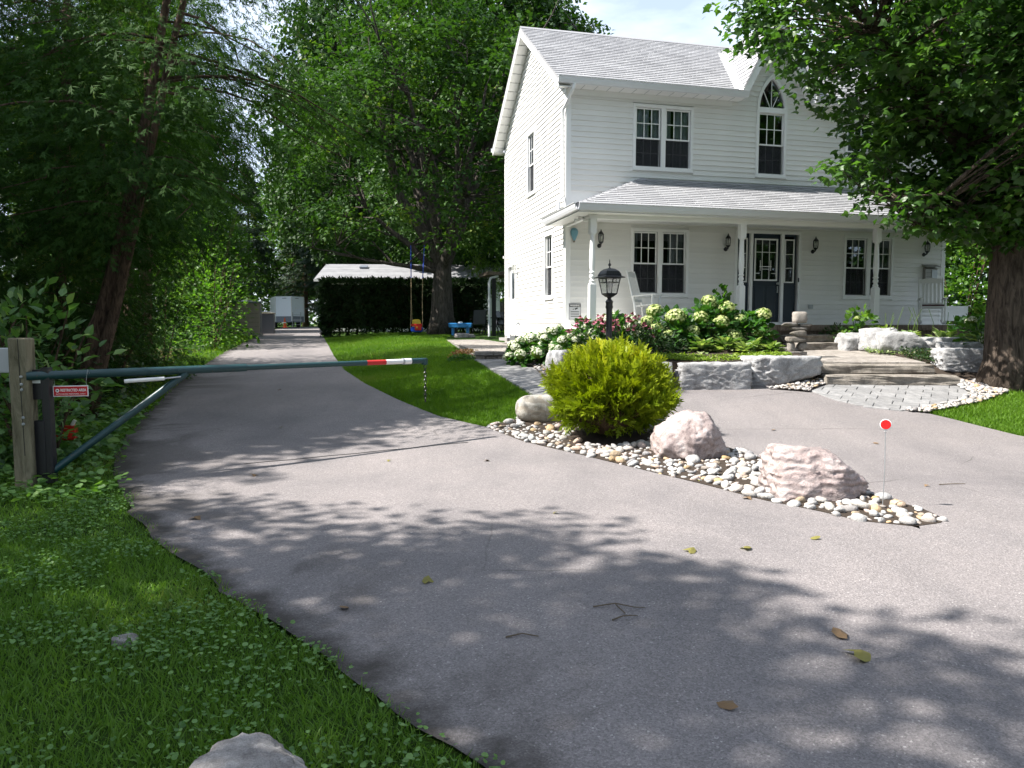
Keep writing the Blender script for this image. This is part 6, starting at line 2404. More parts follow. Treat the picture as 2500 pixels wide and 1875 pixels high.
def gtree(name, label, m_, x, y, rz, s, sz=None, group=None):
    return place_tree(name, label, m_, (x, y, float(H(x, y)) - .05), rz, s, group, 'tree', sz)


# tree beside the photographer that shades the near drive, and an added unseen one
thin = deciduous_meshes('open_broadleaf', 45, tp_g, .30, lim_g, prof_gen, 2.7, 13.9, 400, 66, .15, .25, T_lobed(), 'leaf_maple_far', 'bark_grey', (.5, .9), None, .85, .55, 12)
gtree('shade_tree', 'broadleaf tree left of the photographer casting dappled shade over the near drive', thin, -9.2, .8, .4, .87)
gtree('shade_tree', 'unseen broadleaf tree added off the left edge to shade the cedars', gen, -15.6, 9.6, 1.1, 1.1)  # added out of view to deepen the shade on cedars and middle drive
# behind the house and hedge
for (x, y, rz, s, sz, mm, lab) in [
        (-1.8, 42, 1.0, 1.35, 1.55, gen, 'tall dark broadleaf tree rising above the house roof'),
        (1.4, 44, 2.6, 1.2, 1.40, gen, 'dark broadleaf tree showing just over the house ridge'),
        (-21, 41, 4.0, 1.0, 1.0, gen_pale, 'pale broadleaf tree beyond the storage shed'),
        (-16.5, 76, 2.0, 1.6, 2.1, gen, 'tall dark tree towering behind the spruces'),
        (-29, 62, 2.0, 1.3, 1.7, gen, 'tall dark tree left of the trailer'),
        (-33, 54, 1.0, 1.4, 1.5, gen, 'tall dark tree far up the drive'),
        (-25, 84, 1.2, 1.3, 1.2, gen_pale, 'pale tree closing the view behind the trailer, left'),
        (-19, 88, 2.2, 1.4, 1.2, gen_pale, 'pale tree closing the view right behind the trailer'),
        (-13, 82, 3.2, 1.2, 1.0, gen_pale, 'pale tree closing the view above the hedge corner'),
        (-4, 62, 1.2, 1.5, 1.5, gen, 'far tree behind the back fence'),
        (5, 66, 3.2, 1.5, 1.3, gen, 'far tree beyond the back lawn'),
        (17.6, 31.5, 3.0, .95, 1.0, gen_pale, 'bright leafy tree beyond the right end of the porch'),
        (20.5, 31, 5.0, 1.2, 1.3, gen_pale, 'tall bright tree glimpsed behind the maple trunk'),
        (-11, 51, 1.5, 1.2, 1.75, gen, 'tall dark tree between the garage and the trailer'),
        (27, 40, 1.9, 1.4, 1.4, gen, 'far broadleaf tree at the right edge')]:
    gtree('broadleaf_tree', lab, mm, x, y, rz, s, sz)
gtree('broadleaf_tree', 'sunlit light green tree leaning over the drive on the left', gen_pale, -12.9, 31, 2.2, .42, .46)


# --- woodland that closes the view, and unseen trees added to dim the sky light
pts_ = [(-62 + 124 * k / 62, 88 + 10 * math.sin(k * 1.7)) for k in range(63)] + [(13 + k * 1.9, 30 + 4 * math.sin(k * 2.1) + .25 * k) for k in range(16)] + [(-19 - 3 * math.sin(k * 2.3), 4 + k * 2.3) for k in range(16)]
Pw, Dw, Nw, Sw = [], [], [], []
for k, (x, y) in enumerate(pts_):
    far = y > 70
    p_, d_, n_, s_ = dome_leaves((x, y, float(H(x, y)) - .3), 3.2 if far else 2.0, (7.5 if far else 3.6) * (1 + .25 * math.sin(k * 3.3)), 420 if far else 560, .45 if far else .2, .8 if far else .36, .5, .5)
    Pw.append(p_)
    Dw.append(d_)
    Nw.append(n_)
    Sw.append(s_)
o = leaves('woodland', np.concatenate(Pw), np.concatenate(Dw), np.concatenate(Nw), np.concatenate(Sw), T_diamond(.42), 'leaf_maple_far')
o['kind'] = 'stuff'
o['label'] = 'far-off mass of green trees and thicket closing the view'
for k, (x, y) in enumerate([(-6, -22), (30, -20), (22, -17), (26, -8), (26, 4)]):  # out of view, put in to cut ambient light and darken window reflections
    gtree('sky_dimming_tree', ['unseen tree added behind the photographer to dim the sky light', 'unseen tree added to dim the sky light, far right of the first', 'unseen tree added to dim the sky light, behind on the right', 'unseen tree added to dim the sky light, right of the drive mouth', 'unseen tree added to dim the sky light, right of the near drive'][k], gen, x, y, k * 1.3, 1.25)

# --- cedars
def cedar_meshes(name, seed, h, zlo, rfun, nb, nsp, lean=(0, 0), smin=.26, smax=.50, trunks=1, mat='leaf_cedar', r0=.22, tm=None, droop=.55, wood_every=1, thin_top=False):
    rr = random.Random(seed)
    m = MB()
    stems = []
    for k in range(trunks):
        a = rr.uniform(0, 6.28)
        q = .0 if trunks == 1 else .35
        pts = [Vector((q * math.cos(a) * (.5 + f) + lean[0] * f + .12 * math.sin(f * 5 + k), q * math.sin(a) * (.5 + f) + lean[1] * f, f * h * (1 - .08 * k))) for f in np.linspace(0, 1, 12)]
        pts[0].z = -.2
        trunk_mesh(m, pts, r0 * (1 - .2 * k), .03, 10, 1.5, seed=seed + k)
        stems.append(pts)
    P, D, N, S, RV = [], [], [], [], []
    for b in range(nb):
        f = zlo + (1 - zlo) * rr.random() ** .9
        if thin_top and f > .60 and rr.random() < .5:
            continue
        st_ = rr.choice(stems)
        i = f * 11
        i0 = min(10, int(i))
        p0 = st_[i0].lerp(st_[i0 + 1], i - i0)
        a = rr.uniform(0, 6.28)
        L = rfun(f) * rr.uniform(.65, 1.1)
        pts = []
        for k in range(7):
            s = k / 6
            pts.append(p0 + Vector((math.cos(a + .25 * s * rr.uniform(-1, 1)) * L * s, math.sin(a) * L * s, L * (.30 * s - droop * s * s))))
        if b % wood_every == 0:
            m.tube(pts, [.024 * (1 - .75 * k / 6) * (.6 + L * .2) for k in range(7)], 5, False)
        tone = rr.random() * .55
        for k in range(nsp):
            s = .18 + .82 * rr.random() ** .8
            i = s * 6
            i0 = min(5, int(i))
            q = pts[i0].lerp(pts[i0 + 1], i - i0)
            lat = rr.gauss(0, .16 * L * (.4 + .6 * s))
            q = q + Vector((-math.sin(a) * lat, math.cos(a) * lat, rr.gauss(-.05, .12)))
            P.append(q)
            side = 1 if lat > 0 else -1
            D.append((math.cos(a) - math.sin(a) * side * .6 + rr.gauss(0, .3), math.sin(a) + math.cos(a) * side * .6 + rr.gauss(0, .3), -droop * 1.5 + rr.gauss(0, .35)))
            N.append((rr.gauss(0, .6), rr.gauss(0, .6), 1))
            S.append(rr.uniform(smin, smax))
            RV.append(min(1, tone + .45 * rr.random()))
    wm = bpy.data.meshes.new(name + '_wood')
    wm.from_pydata(m.v, [], m.f)
    wm.materials.append(MATS['bark_cedar'])
    wm.polygons.foreach_set('use_smooth', np.ones(len(wm.polygons), dtype=bool))
    cmh = leaves(name + '_crown', np.array(P), np.array(D), np.array(N), np.array(S), tm or T_spray(3, .045, .42), mat, np.array(RV), mesh_only=True)
    return wm, cmh


rf_a = lambda f: float(np.interp(f, [.27, .36, .44, .55, .75, 1], [1.7, 2.3, 3.2, 3.7, 2.6, .3]))
rf_b = lambda f: float(np.interp(f, [.05, .2, .5, .8, 1], [2.2, 3.0, 2.9, 1.8, .2]))
ced_a = cedar_meshes('cedar_tall', 5, 11.5, .27, rf_a, 245, 84, (3.0, .6), .13, .27, trunks=2, r0=.13, wood_every=5, thin_top=True)
ced_b = cedar_meshes('cedar_full', 6, 10.5, .06, rf_b, 290, 84, (.2, .1), .13, .28, trunks=1, r0=.18, wood_every=6, thin_top=True)
ced_c = cedar_meshes('conifer_high', 7, 14.0, .40, lambda f: float(np.interp(f, [.38, .5, .75, 1], [3.6, 4.6, 3.2, .3])), 200, 80, (1.2, .2), .15, .32, trunks=1, r0=.22, wood_every=4)
CED = [(-6.55, 11.3, .15, .86, ced_a, 'leaning cedar with bare reddish trunk beside the gate'),
       (-10.2, 9.2, 2.4, .9, ced_b, 'dense cedar at the far left behind the gate post'),
       (-8.9, 14.2, .3, .74, ced_c, 'cedar overhanging the middle of the drive'),
       (-11.8, 16.6, 4.0, .85, ced_c, 'high-branched conifer behind the leaning cedar'),
       (-13.0, 13.0, 5.2, 1.1, ced_b, 'cedar in the second row at the left edge'),
       (-14.6, 13.8, .5, 1.15, ced_a, 'cedar in the second row further up the drive'),
       (-17.5, 31, 1.7, 1.15, ced_b, 'cedar beyond the shed, half hidden'),
       (-14.0, 27.5, 2.2, 1.05, ced_c, 'tall conifer with high branches above the bright bushes'),
       (-9.1, 18.3, 5.6, .76, ced_c, 'high-branched conifer whose boughs arch over the drive'),
       (-7.75, 13.0, 3.0, .5, ced_b, 'small dark cedar at the drive edge just right of the leaning trunk'),
       (-7.7, 10.3, 4.4, .45, ced_b, 'small dark cedar in front of the leaning trunk'),
       (-8.0, 14.9, 1.9, .62, ced_b, 'dark full cedar reaching to the ground beside the drive behind the leaning trunk'),
       (-9.7, 11.2, .8, .72, ced_b, 'dark full cedar behind the leaning trunk towards the left edge'),
       (-8.9, 6.6, 3.4, .85, ced_a, 'cedar branches hanging in at the left edge of the picture')]
for x, y, rz, s, mm, lab in CED:
    place_tree('cedar_tree', lab, mm, (x, y, float(H(x, y))), rz, s, 'cedars along the drive')

# --- spruces far up the drive
rf_s = lambda f: float(np.interp(f, [.08, .2, .5, 1], [2.6, 2.9, 2.0, .15]))
spr = cedar_meshes('spruce', 9, 13, .10, rf_s, 170, 22, (0, 0), .38, .62, 1, 'leaf_spruce', .2, T_spray(5, .045, .34), .35, 1)
for x, y, rz, s, lab in [(-17.0, 68, 0, 1.15, 'spruce with a bare lower trunk right of the trailer'), (-20.5, 74, 1, 1.2, 'spruce behind the white trailer'), (-24.5, 70, 2, 1.15, 'spruce left of the white trailer'),
                          (-24, 58, 3, 1.0, 'spruce beyond the yellow-green bush'), (-15.5, 84, 4, 1.3, 'far spruce above the garage roof end'), (-11.5, 72, 5, 1.2, 'far spruce behind the garage'), (-19, 46, 2.5, .8, 'spruce by the fence panel'), (-29, 66, .7, 1.2, 'far spruce at the left end of the spruce row')]:
    place_tree('spruce_tree', lab, spr, (x, y, float(H(x, y)) - .1), rz, s, 'spruces at the end of the drive')

# --- locust beside the back corner of the house
o = thing('locust_tree', 'pale feathery tree hanging beside the back corner of the house', 'tree', (-.6, 33.5, float(H(-.6, 33.5))))
MB().tube([(.8, 0, -.1), (.7, 0, 2), (.3, 0, 4.5), (.1, 0, 6)], [.12, .1, .07, .03], 8).build('trunk', 'bark_grey', o, smooth=True)
C = sample_crown(75, lambda z: float(np.interp(z, [1.6, 2.5, 4.5, 6.5, 7.2], [.5, 1.3, 1.9, 1.2, .2])), 1.7, 7.1, seed=8, gap=.4)
P, D, N, S, rv = clump_leaves(C, np.full(len(C), .5), 60, .14, .24, .8, .7)
leaves('crown', P, D, N, S, T_spray(5, .07, .25), 'leaf_locust', rv, o)


# ------------------------------------------------------------------ hedge, bushes, undergrowth
def hedge(label, a, b, depth, h):
    o = thing('cedar_hedge', label, 'hedge', (a[0], a[1], float(H(*a))), math.atan2(b[1] - a[1], b[0] - a[0]))
    L = math.dist(a, b)
    n = 8600
    f = rng.random(n)
    x = rng.uniform(0, L, n)
    z = rng.uniform(.05, h, n)
    y = -.02 + .5 * rng.random(n) ** 3 * depth
    top = f < .13
    y = np.where(top, rng.uniform(0, depth, n), y)
    z = np.where(top, h - .05 * rng.random(n), z)
    end = (f > .93)
    x = np.where(end, .25 * rng.random(n), x)
    y = np.where(end, rng.uniform(0, depth, n), y)
    thin = (z < .35) & (rng.random(n) < .55)
    k = ~thin
    w = .10 * np.sin(x * 2.3) + .06 * np.sin(x * 5.1 + z * 3)
    P = np.stack([x, y + w, z], 1)[k]
    D = np.stack([rng.normal(scale=.6, size=n), -.6 + rng.normal(scale=.4, size=n), .35 + rng.normal(scale=.4, size=n)], 1)
    D[top, 2] = 1.2
    D = D[k]
    N = rdir(len(P)) * .6 + np.array([0, -.6, .4])
    leaves('foliage', P, D, N, .16 + .16 * rng.random(len(P)), T_spray(3, .08, .45), 'leaf_hedge', parent=o)
    m_ = MB()
    for k_ in range(18):
        xx = .3 + k_ * (L - .6) / 17
        m_.tube([(xx, depth * .5, -.1), (xx + .1, depth * .5, h * .8)], .04, 6)
    m_.build('stems', 'bark_cedar', o)
    # ragged inner mass
    MB().box(.25, L - .15, .30, depth - .2, .42, h - .12).build('inner_twigs', 'leaf_brown', o)


hedge('tall clipped dark cedar hedge behind the lawn', (-8.0, 31.2), (-1.05, 32.0), 1.2, 2.36)


def bush(name, label, c, r, h, n, smin, smax, tm, mat, stems=6, cat='bush', fill=.7):
    z = float(H(c[0], c[1]))
    o = thing(name, label, cat, (c[0], c[1], z))
    P, D, N, S = dome_leaves((0, 0, .08), r, h, n, smin, smax, .7, fill)
    nz = np.array([mnoise.noise(Vector(p) * 1.8) for p in P])
    P *= (1 + .25 * nz)[:, None]
    leaves('foliage', P, D, N, S, tm, mat, parent=o)
    m_ = MB()
    for k in range(stems):
        a_ = random.uniform(0, 6.28)
        m_.tube([(0.1 * math.cos(a_), .1 * math.sin(a_), -.05), (r * .5 * math.cos(a_), r * .5 * math.sin(a_), h * .6), (r * .75 * math.cos(a_), r * .75 * math.sin(a_), h * .92)], [.018, .012, .005], 5)
    m_.build('stems', 'bark_cedar', o)
    return o


# broadleaf shrubs behind the gate post
OV = T_ovate(.30, .06)
bush('dogwood_shrub', 'broad-leaved shrub standing just behind the timber gate post', (-5.45, 8.3), .95, 1.80, 1000, .10, .18, OV, 'leaf_dogwood')
bush('dogwood_shrub', 'broad-leaved shrub at the left edge of the picture', (-6.6, 8.6), 1.1, 1.9, 1000, .09, .16, OV, 'leaf_dogwood')
bush('dogwood_shrub', 'low broad-leaved shrub below the gate arm', (-5.05, 7.9), .55, .85, 420, .07, .13, OV, 'leaf_dogwood')
bush('dogwood_shrub', 'dark shrub under the leaning cedar', (-7.0, 10.4), 1.2, 1.5, 900, .08, .14, OV, 'leaf_dark')
for i, (x, y, r, h) in enumerate([(-7.4, 13.4, .9, 1.2), (-8.5, 16.6, 1.1, 1.7), (-9.2, 19.6, 1.1, 2.2)]):
    bush('undergrowth', ['dark undergrowth at the drive edge behind the gate arm', 'leafy undergrowth further along the drive edge', 'tall leafy undergrowth hanging over the drive edge'][i], (x, y), r, h, 900, .08, .14, OV, 'leaf_dark' if i < 1 else 'leaf_bush')
bush('lilac_bush', 'sunlit bright green bush crowding the drive on the left', (-9.75, 24.3), 1.25, 3.3, 1900, .09, .16, T_ovate(.38, .05), 'leaf_bright')
bush('lilac_bush', 'taller sunlit bush behind the bright one', (-11.2, 27.2), 1.6, 5.0, 2200, .10, .17, T_ovate(.38, .05), 'leaf_bright')
bush('forsythia_bush', 'yellow-green bush at the drive edge beyond the shed', (-13.4, 38.5), 1.0, 1.45, 900, .10, .18, T_ovate(.25, .05), 'leaf_locust')
bush('evergreen_bush', 'dark bush behind the storage shed', (-13.6, 33.0), 1.6, 2.6, 1200, .12, .2, T_ovate(.3, .05), 'leaf_dark')
bush('lilac_bush', 'tall bright leafy bush beyond the right end of the porch', (15.4, 25.6), 1.5, 5.2, 2200, .12, .2, T_ovate(.38, .05), 'leaf_bright')
bush('topiary_shrub', 'small clipped shrub by the far fence', (.35, 44.0), .5, 1.5, 500, .08, .14, T_ovate(.3, .05), 'leaf_bush')

# ------------------------------------------------------------------ grass
def rows_region(n, x0, x1, y0, y1, keep):
    x = rng.uniform(x0, x1, n)
    y = rng.uniform(y0, y1, n)
    k = keep(x, y)
    return x[k], y[k]


def grass(name, label, x, y, hmin, hmax, w, mat, lean=.35, zfn=H, tm=None):
    n = len(x)
    z = zfn(x, y) - .022
    D = np.stack([rng.normal(scale=lean, size=n), rng.normal(scale=lean, size=n), np.ones(n)], 1)
    patch = np.array([.5 + .5 * mnoise.noise(Vector((a * .8, b * .8, 0))) for a, b in zip(x[::1], y[::1])]) if n < 260000 else rng.random(n)
    o = leaves(name, np.stack([x, y, z], 1), D, rdir(n), hmin + (hmax - hmin) * rng.random(n), tm or T_blade(w), mat, np.clip(.9 * (patch - .5) + .25 + .55 * rng.random(n), 0, 1))
    o['kind'] = 'stuff'
    o['label'] = label
    return o


le_x = lambda y: np.interp(y, LE[:, 1], LE[:, 0])
re_x = lambda y: np.interp(y, RE[:, 1], RE[:, 0])
x1, y1 = rows_region(118000, -5.2, 1.4, 1.7, 5.2, lambda x, y: (x < le_x(y) + .02 + .06 * np.sin(y * 9) * np.sin(y * 3.1)) & (x > -.72 * y - .6))
x2, y2 = rows_region(80000, -8.0, -2, 5.2, 11.5, lambda x, y: (x < le_x(y) + .03 + .08 * np.sin(y * 7)) & (x > -.72 * y - .6))
grass('grass', 'weedy shaded grass on the near verge left of the drive', np.concatenate([x1, x2]), np.concatenate([y1, y2]), .03, .075, .05, 'grass_shade', .6)
# broad-leaved weeds in the verge
def weeds(name, label, n, x0, x1, y0, y1, keep, smin, smax, h):
    x, y = rows_region(n, x0, x1, y0, y1, keep)
    dens = np.array([mnoise.noise(Vector((a * 1.6, b * 1.6, 5))) for a, b in zip(x, y)])
    k = dens + rng.normal(scale=.15, size=len(x)) > -.02
    x, y = x[k], y[k]
    m_ = len(x)
    z = H(x, y) + .015 + h * rng.random(m_)
    a = rng.random(m_) * 6.28
    tv = np.array([(0, 0, 0), (.25, .42, .05), (.25, -.42, .05), (.75, .46, .04), (.75, -.46, .04), (1.0, .12, -.03), (1.0, -.12, -.03), (.5, 0, -.02)])
    tf = np.array([(7, 1, 0), (7, 0, 2), (7, 3, 1), (7, 2, 4), (7, 5, 3), (7, 4, 6), (7, 6, 5)])
    o = leaves(name, np.stack([x, y, z], 1), np.stack([np.cos(a), np.sin(a), .1 + rng.normal(scale=.2, size=m_)], 1), np.tile([0, 0, 1.], (m_, 1)) + rng.normal(scale=.33, size=(m_, 3)), smin + (smax - smin) * rng.random(m_), (tv, tf), 'leaf_clover')
    o['kind'] = 'stuff'
    o['label'] = label


weeds('clover', 'low round-leaved weeds scattered through the near verge', 40000, -5, 1.2, 1.8, 6.6, lambda x, y: (x < le_x(y) + .04) & (x > -.72 * y - .5), .011, .027, .05)
weeds('clover', 'leafy weeds along the verge behind the gate', 9000, -8, -3.5, 6.0, 13.0, lambda x, y: (x < le_x(y) + .08) & (x > -.72 * y - .5), .04, .08, .12)
# main lawn
WX = np.array([(0.52, 11.62), (0.30, 12.2), (-.05, 13.35), (-.42, 14.7), (-.86, 16.5), (-0.9, 16.7), (-2.3, 25.6), (-2.3, 32)])
wx = lambda y: np.where(y < 11.62, np.interp(y, [10.3, 10.65, 11.1, 11.62], [-.30, -.05, .42, .55]), np.interp(y, WX[:, 1], WX[:, 0]))
xa, ya = rows_region(205000, -4.5, .7, 10.35, 17.5, lambda x, y: (x > re_x(y) + .0) & (x < wx(y) - .02))
xb, yb = rows_region(150000, -9, -1, 17.5, 31.3, lambda x, y: (x > re_x(y)) & (x < wx(y) - .03))
grass('grass', 'mown lawn between the drive and the house', np.concatenate([xa, xb]), np.concatenate([ya, yb]), .03, .095, .075, 'grass_blade', .5, H, T_blade1(.085))
rl = lambda y: np.interp(y, [8.0, 8.7, 9.3, 10.3, 10.75, 11.5, 12.2], [8.0, 6.95, 6.45, 6.13, 6.0, 7.2, 8.05])
xc, yc = rows_region(70000, 5.9, 11, 8.0, 12.6, lambda x, y: x > rl(y))
grass('grass', 'shaded lawn under the right maple', xc, yc, .05, .09, .06, 'grass_blade', .4)
xd, yd = rows_region(60000, -14, -5, 11.5, 40, lambda x, y: (x < le_x(y) + .05) & (x > le_x(y) - 1.3))
grass('grass', 'rough grass strip along the left edge of the drive', xd, yd, .06, .14, .08, 'grass_blade', .5, H, T_blade1(.09))
xe, ye = rows_region(30000, -4, 8, 32, 60, lambda x, y: x > -6)
grass('grass', 'sunny back lawn beyond the patio table', xe, ye, .06, .10, .2, 'grass_blade', .4, H, T_blade1(.2))
x_, y_ = rows_region(26000, -17, -5.5, 6, 24, lambda x, y: x < le_x(y) - .9)
o = leaves('leaf_litter', np.stack([x_, y_, H(x_, y_) - .005], 1), rdir(len(x_)) * np.array([1, 1, .2]), np.tile([0, 0, 1.], (len(x_), 1)) + rng.normal(scale=.3, size=(len(x_), 3)), .06 + .06 * rng.random(len(x_)), T_ovate(.3, .05), 'leaf_brown')
o['kind'] = 'stuff'
o['label'] = 'brown leaf litter under the cedars'

# ------------------------------------------------------------------ fallen leaves and twigs
mp_v, mp_f = T_maple()
leaf_v = mp_v.copy()
leaf_v[:, 2] += .12 * np.sin(leaf_v[:, 0] * 4) + .1 * leaf_v[:, 1] ** 2
fl_me = big_mesh('fallen_leaf', leaf_v - np.array([.4, 0, 0]), mp_f, 'fallen', np.full(len(leaf_v), .5))
fl_dry = big_mesh('fallen_leaf', leaf_v - np.array([.4, 0, 0]), mp_f, 'dry_leaf', np.full(len(leaf_v), .5))
spots = [(-.28, 8.1, .07, 1), (-1.36, 8.1, .06, 0), (1.81, 7.12, .05, 0), (2.06, 6.4, .09, 1), (1.2, 4.9, .09, 0), (1.59, 4.96, .09, 0), (.87, 2.88, .08, 1), (-.5, 4.32, .08, 0), (2.16, 5.2, .07, 0),
         (-2.59, 7.36, .08, 1), (-2.48, 5.74, .10, 1), (-.9, 3.9, .06, 1), (.35, 5.9, .05, 0), (3.9, 6.9, .05, 1), (4.4, 8.9, .06, 1), (3.4, 9.6, .06, 1), (5.0, 9.9, .06, 1), (-3.2, 10.2, .06, 0), (-4.4, 14.0, .07, 1), (-5.6, 18.6, .08, 1)]
leaf_labels = ['brown leaf on the sunny drive in front of the golden shrub', 'green leaf on the sunny drive near the paving joint', 'tiny green leaf just in front of the pebbles below the domed boulder',
               'brown leaf at the pebble edge below the banded boulder', 'yellow-green leaf on the shadow edge, left of its twin', 'yellow-green leaf on the shadow edge, right of its twin',
               'brown leaf nearest the bottom edge of the picture on the drive', 'green leaf in the shade left of the forked twig', 'small green leaf on the drive in front of the island tip',
               'brown leaf near the left edge of the drive beyond the shadow', 'large brown leaf in the dapples close to the left verge', 'brown leaf in the shade just right of the near verge',
               'tiny green leaf alone in the middle of the sunny drive', 'tiny brown leaf on the drive right of the reflector stake', 'brown leaf on the side drive in front of the paver pad',
               'brown leaf on the side drive in front of the long armour stone', 'brown leaf on the side drive near the right lawn', 'green leaf in the shade just past the gate arm',
               'brown leaf on the drive beside the mown lawn', 'brown leaf far up the drive in a sunny stripe']
for i, (x, y, s, k) in enumerate(spots):
    o = obj('fallen_leaf', fl_dry if k else fl_me, None, (x, y, float(H(x, y)) + .016), (rng.uniform(-.3, .3), rng.uniform(-.3, .3), rng.uniform(0, 6.28)), (s, s, s))
    tag(o, leaf_labels[i], 'leaf', 'fallen leaves on the drive')
o = obj('fallen_leaf', fl_me, None, (1.60, 3.32, float(H(1.6, 3.3)) + .02), (.2, -.25, 2.2), (.13, .13, .16))
tag(o, 'largest fallen leaf, curled pale green, in the right foreground of the drive', 'leaf')
o = obj('fallen_leaf', fl_dry, None, (1.62, 3.55, float(H(1.6, 3.5)) + .02), (.25, .1, .4), (.11, .08, .12))
tag(o, 'brown curled leaf just beyond the largest fallen leaf', 'leaf')
for pts, lab in [([(.44, 3.92, 0), (.56, 3.93, .015), (.66, 3.90, .005), (.72, 3.91, 0)], 'forked brown twig lying on the shaded drive'), ([(.52, 3.74, 0), (.58, 3.77, .01), (.62, 3.75, .02), (.66, 3.80, 0)], 'short bent twig just in front of the forked twig'),
                 ([(-.03, 3.53, 0), (.05, 3.56, .006), (.13, 3.54, 0)], 'pale thin twig left of the forked twig'), ([(4.05, 6.95, 0), (4.2, 6.97, .004), (4.32, 6.99, 0)], 'dark stick on the sunny drive right of the reflector')]:
    m_ = MB()
    zz = float(H(pts[1][0], pts[1][1])) + .012
    m_.tube([(p[0], p[1], p[2] + zz) for p in pts], [.0045, .0036, .003, .002][:len(pts)], 5)
    if 'forked' in lab:
        m_.tube([(.56, 3.93, zz + .015), (.57, 3.86, zz + .02), (.60, 3.83, zz)], .0025, 5)
    tag(m_.build('twig', 'twig'), lab, 'twig')

# ------------------------------------------------------------------ background things
# garage behind the hedge
gz = float(H(-6, 40))
ga = thing('garage', 'low garage with pale shingle roof behind the hedge', 'garage', (-10.2, 38.6, gz), R(3))
MB().box(.4, 9.6, .5, 6.0, 0, 2.75).build('wall', 'white_worn', ga)
rg = MB()
rg.add([(0, 0, 2.7), (10.4, 0, 2.7), (9.6, 3.3, 3.72), (0, 3.3, 3.72), (0, 6.6, 2.7), (10.4, 6.6, 2.7)], [(0, 1, 2, 3), (3, 2, 5, 4)])
rfg = rg.build('roof', 'shingle', ga)
for r in range(18):
    f0, f1 = r / 18, (r + 1.06) / 18
    y0, y1_, z0, z1 = 3.3 * f0, 3.3 * f1, 2.705 + 1.02 * f0, 2.705 + 1.02 * f1
    e0, e1 = 10.4 - .8 * f0, 10.4 - .8 * f1
    MB().add([(0, y0 - .01, z0 + .018), (e0, y0 - .01, z0 + .018), (e1, y1_, z1 + .006), (0, y1_, z1 + .006), (0, y0 - .01, z0), (e0, y0 - .01, z0)], [(0, 1, 2, 3), (4, 5, 1, 0)]).build('shingle_course', 'shingle', rfg)
for x in (2.0, 5.1):
    MB().prism([(2.2, 3.42), (2.55, 3.55), (2.55, 3.62), (2.15, 3.50)], 'x', x, x + .42).build('roof_vent', 'trailer_grey', ga)
MB().box(-.02, 10.4, -.03, 0, 2.58, 2.70).build('fascia', 'white_worn', ga)

# trailer
tz = float(H(-18.1, 60))
tr_ = thing('cargo_trailer', 'white enclosed trailer with grey lower panels at the end of the drive', 'trailer', (-18.05, 60.5, tz + .02), R(24))
plan = [(0.0, -1.35), (1.10, -.35), (1.10, 3.6), (-1.10, 3.6), (-1.10, -.35)]
MB().prism(plan, 'z', .88, 2.42).build('body', 'trailer_white', tr_, bevel=.02)
MB().prism([(x * 1.004, y * 1.004) for x, y in plan], 'z', .42, .885).build('lower_panel', 'trailer_grey', tr_)
MB().prism([(x * 1.02, y * 1.01) for x, y in plan], 'z', 2.42, 2.47).build('roof_edge', 'trailer_white', tr_)
for s in (-1, 1):
    MB().bar((s * .02, -1.36, .44), (s * .02, -1.36, 2.42), .05, .05).build('corner_strip', 'band_white', tr_)
    MB().bar((s * 1.11, -.36, .44), (s * 1.11, -.36, 2.42), .05, .05).build('corner_strip', 'band_white', tr_)
    MB().bar((s * .35, -1.06, 2.32), (s * .62, -.82, 2.32), .05, .04).build('marker_light', 'trailer_grey', tr_)
    for yy in (1.2, 2.1):
        MB().lathe([(.10, -.09), (.30, -.09), (.34, -.06), (.34, .06), (.30, .09), (.10, .09)], 16).build('wheel', 'tyre', tr_, smooth=True)
        w_ = LAST[0]
        w_.location = (s * .92, yy, .34)
        w_.rotation_euler = (0, R(90), 0)
MB().bar((0, -1.3, .45), (0, -2.3, .42), .1, .1).build('hitch', 'black_metal', tr_)
MB().tube([(0, -2.0, .02), (0, -2.0, .75)], .04, 8).build('jack', 'black_metal', tr_)
# plastic cone
cn = thing('traffic_cone', 'orange traffic cone in front of the white trailer', 'cone', (-17.55, 57.6, float(H(-17.5, 57.6)) + .02))
MB().box(-.19, .19, -.19, .19, 0, .03).build('base', 'cone_orange', cn)
MB().lathe([(.15, .03), (.035, .78)], 14).build('cone_body', 'cone_orange', cn, smooth=True)
MB().lathe([(.098, .37), (.070, .55)], 14).build('reflective_band', 'band_white', cn, smooth=True)
# folding steps with rails by the trailer
fs_ = thing('step_rack', 'pale metal folding frame beside the orange cone', 'frame', (-16.75, 57.9, float(H(-16.7, 58)) + .02), R(15))
for x in (-.3, .3):
    MB().tube([(x, 0, 0), (x + .05, 0, 1.2)], .02, 6).build('leg', 'galvanised', fs_)
    MB().tube([(x, .6, 0), (x + .05, .3, 1.2)], .02, 6).build('leg', 'galvanised', fs_)
for z in (.25, .5, .75, 1.0):
    MB().tube([(-.3, 0, z), (.35, 0, z)], .016, 6).build('rung', 'galvanised', fs_)
MB().box(-.3, .4, .0, .3, .58, .62).build('tread', 'band_white', fs_)
MB().tube([(-.1, .1, 1.2), (-.05, .1, 1.55), (.2, .1, 1.5)], .018, 6).build('rail', 'band_white', fs_)

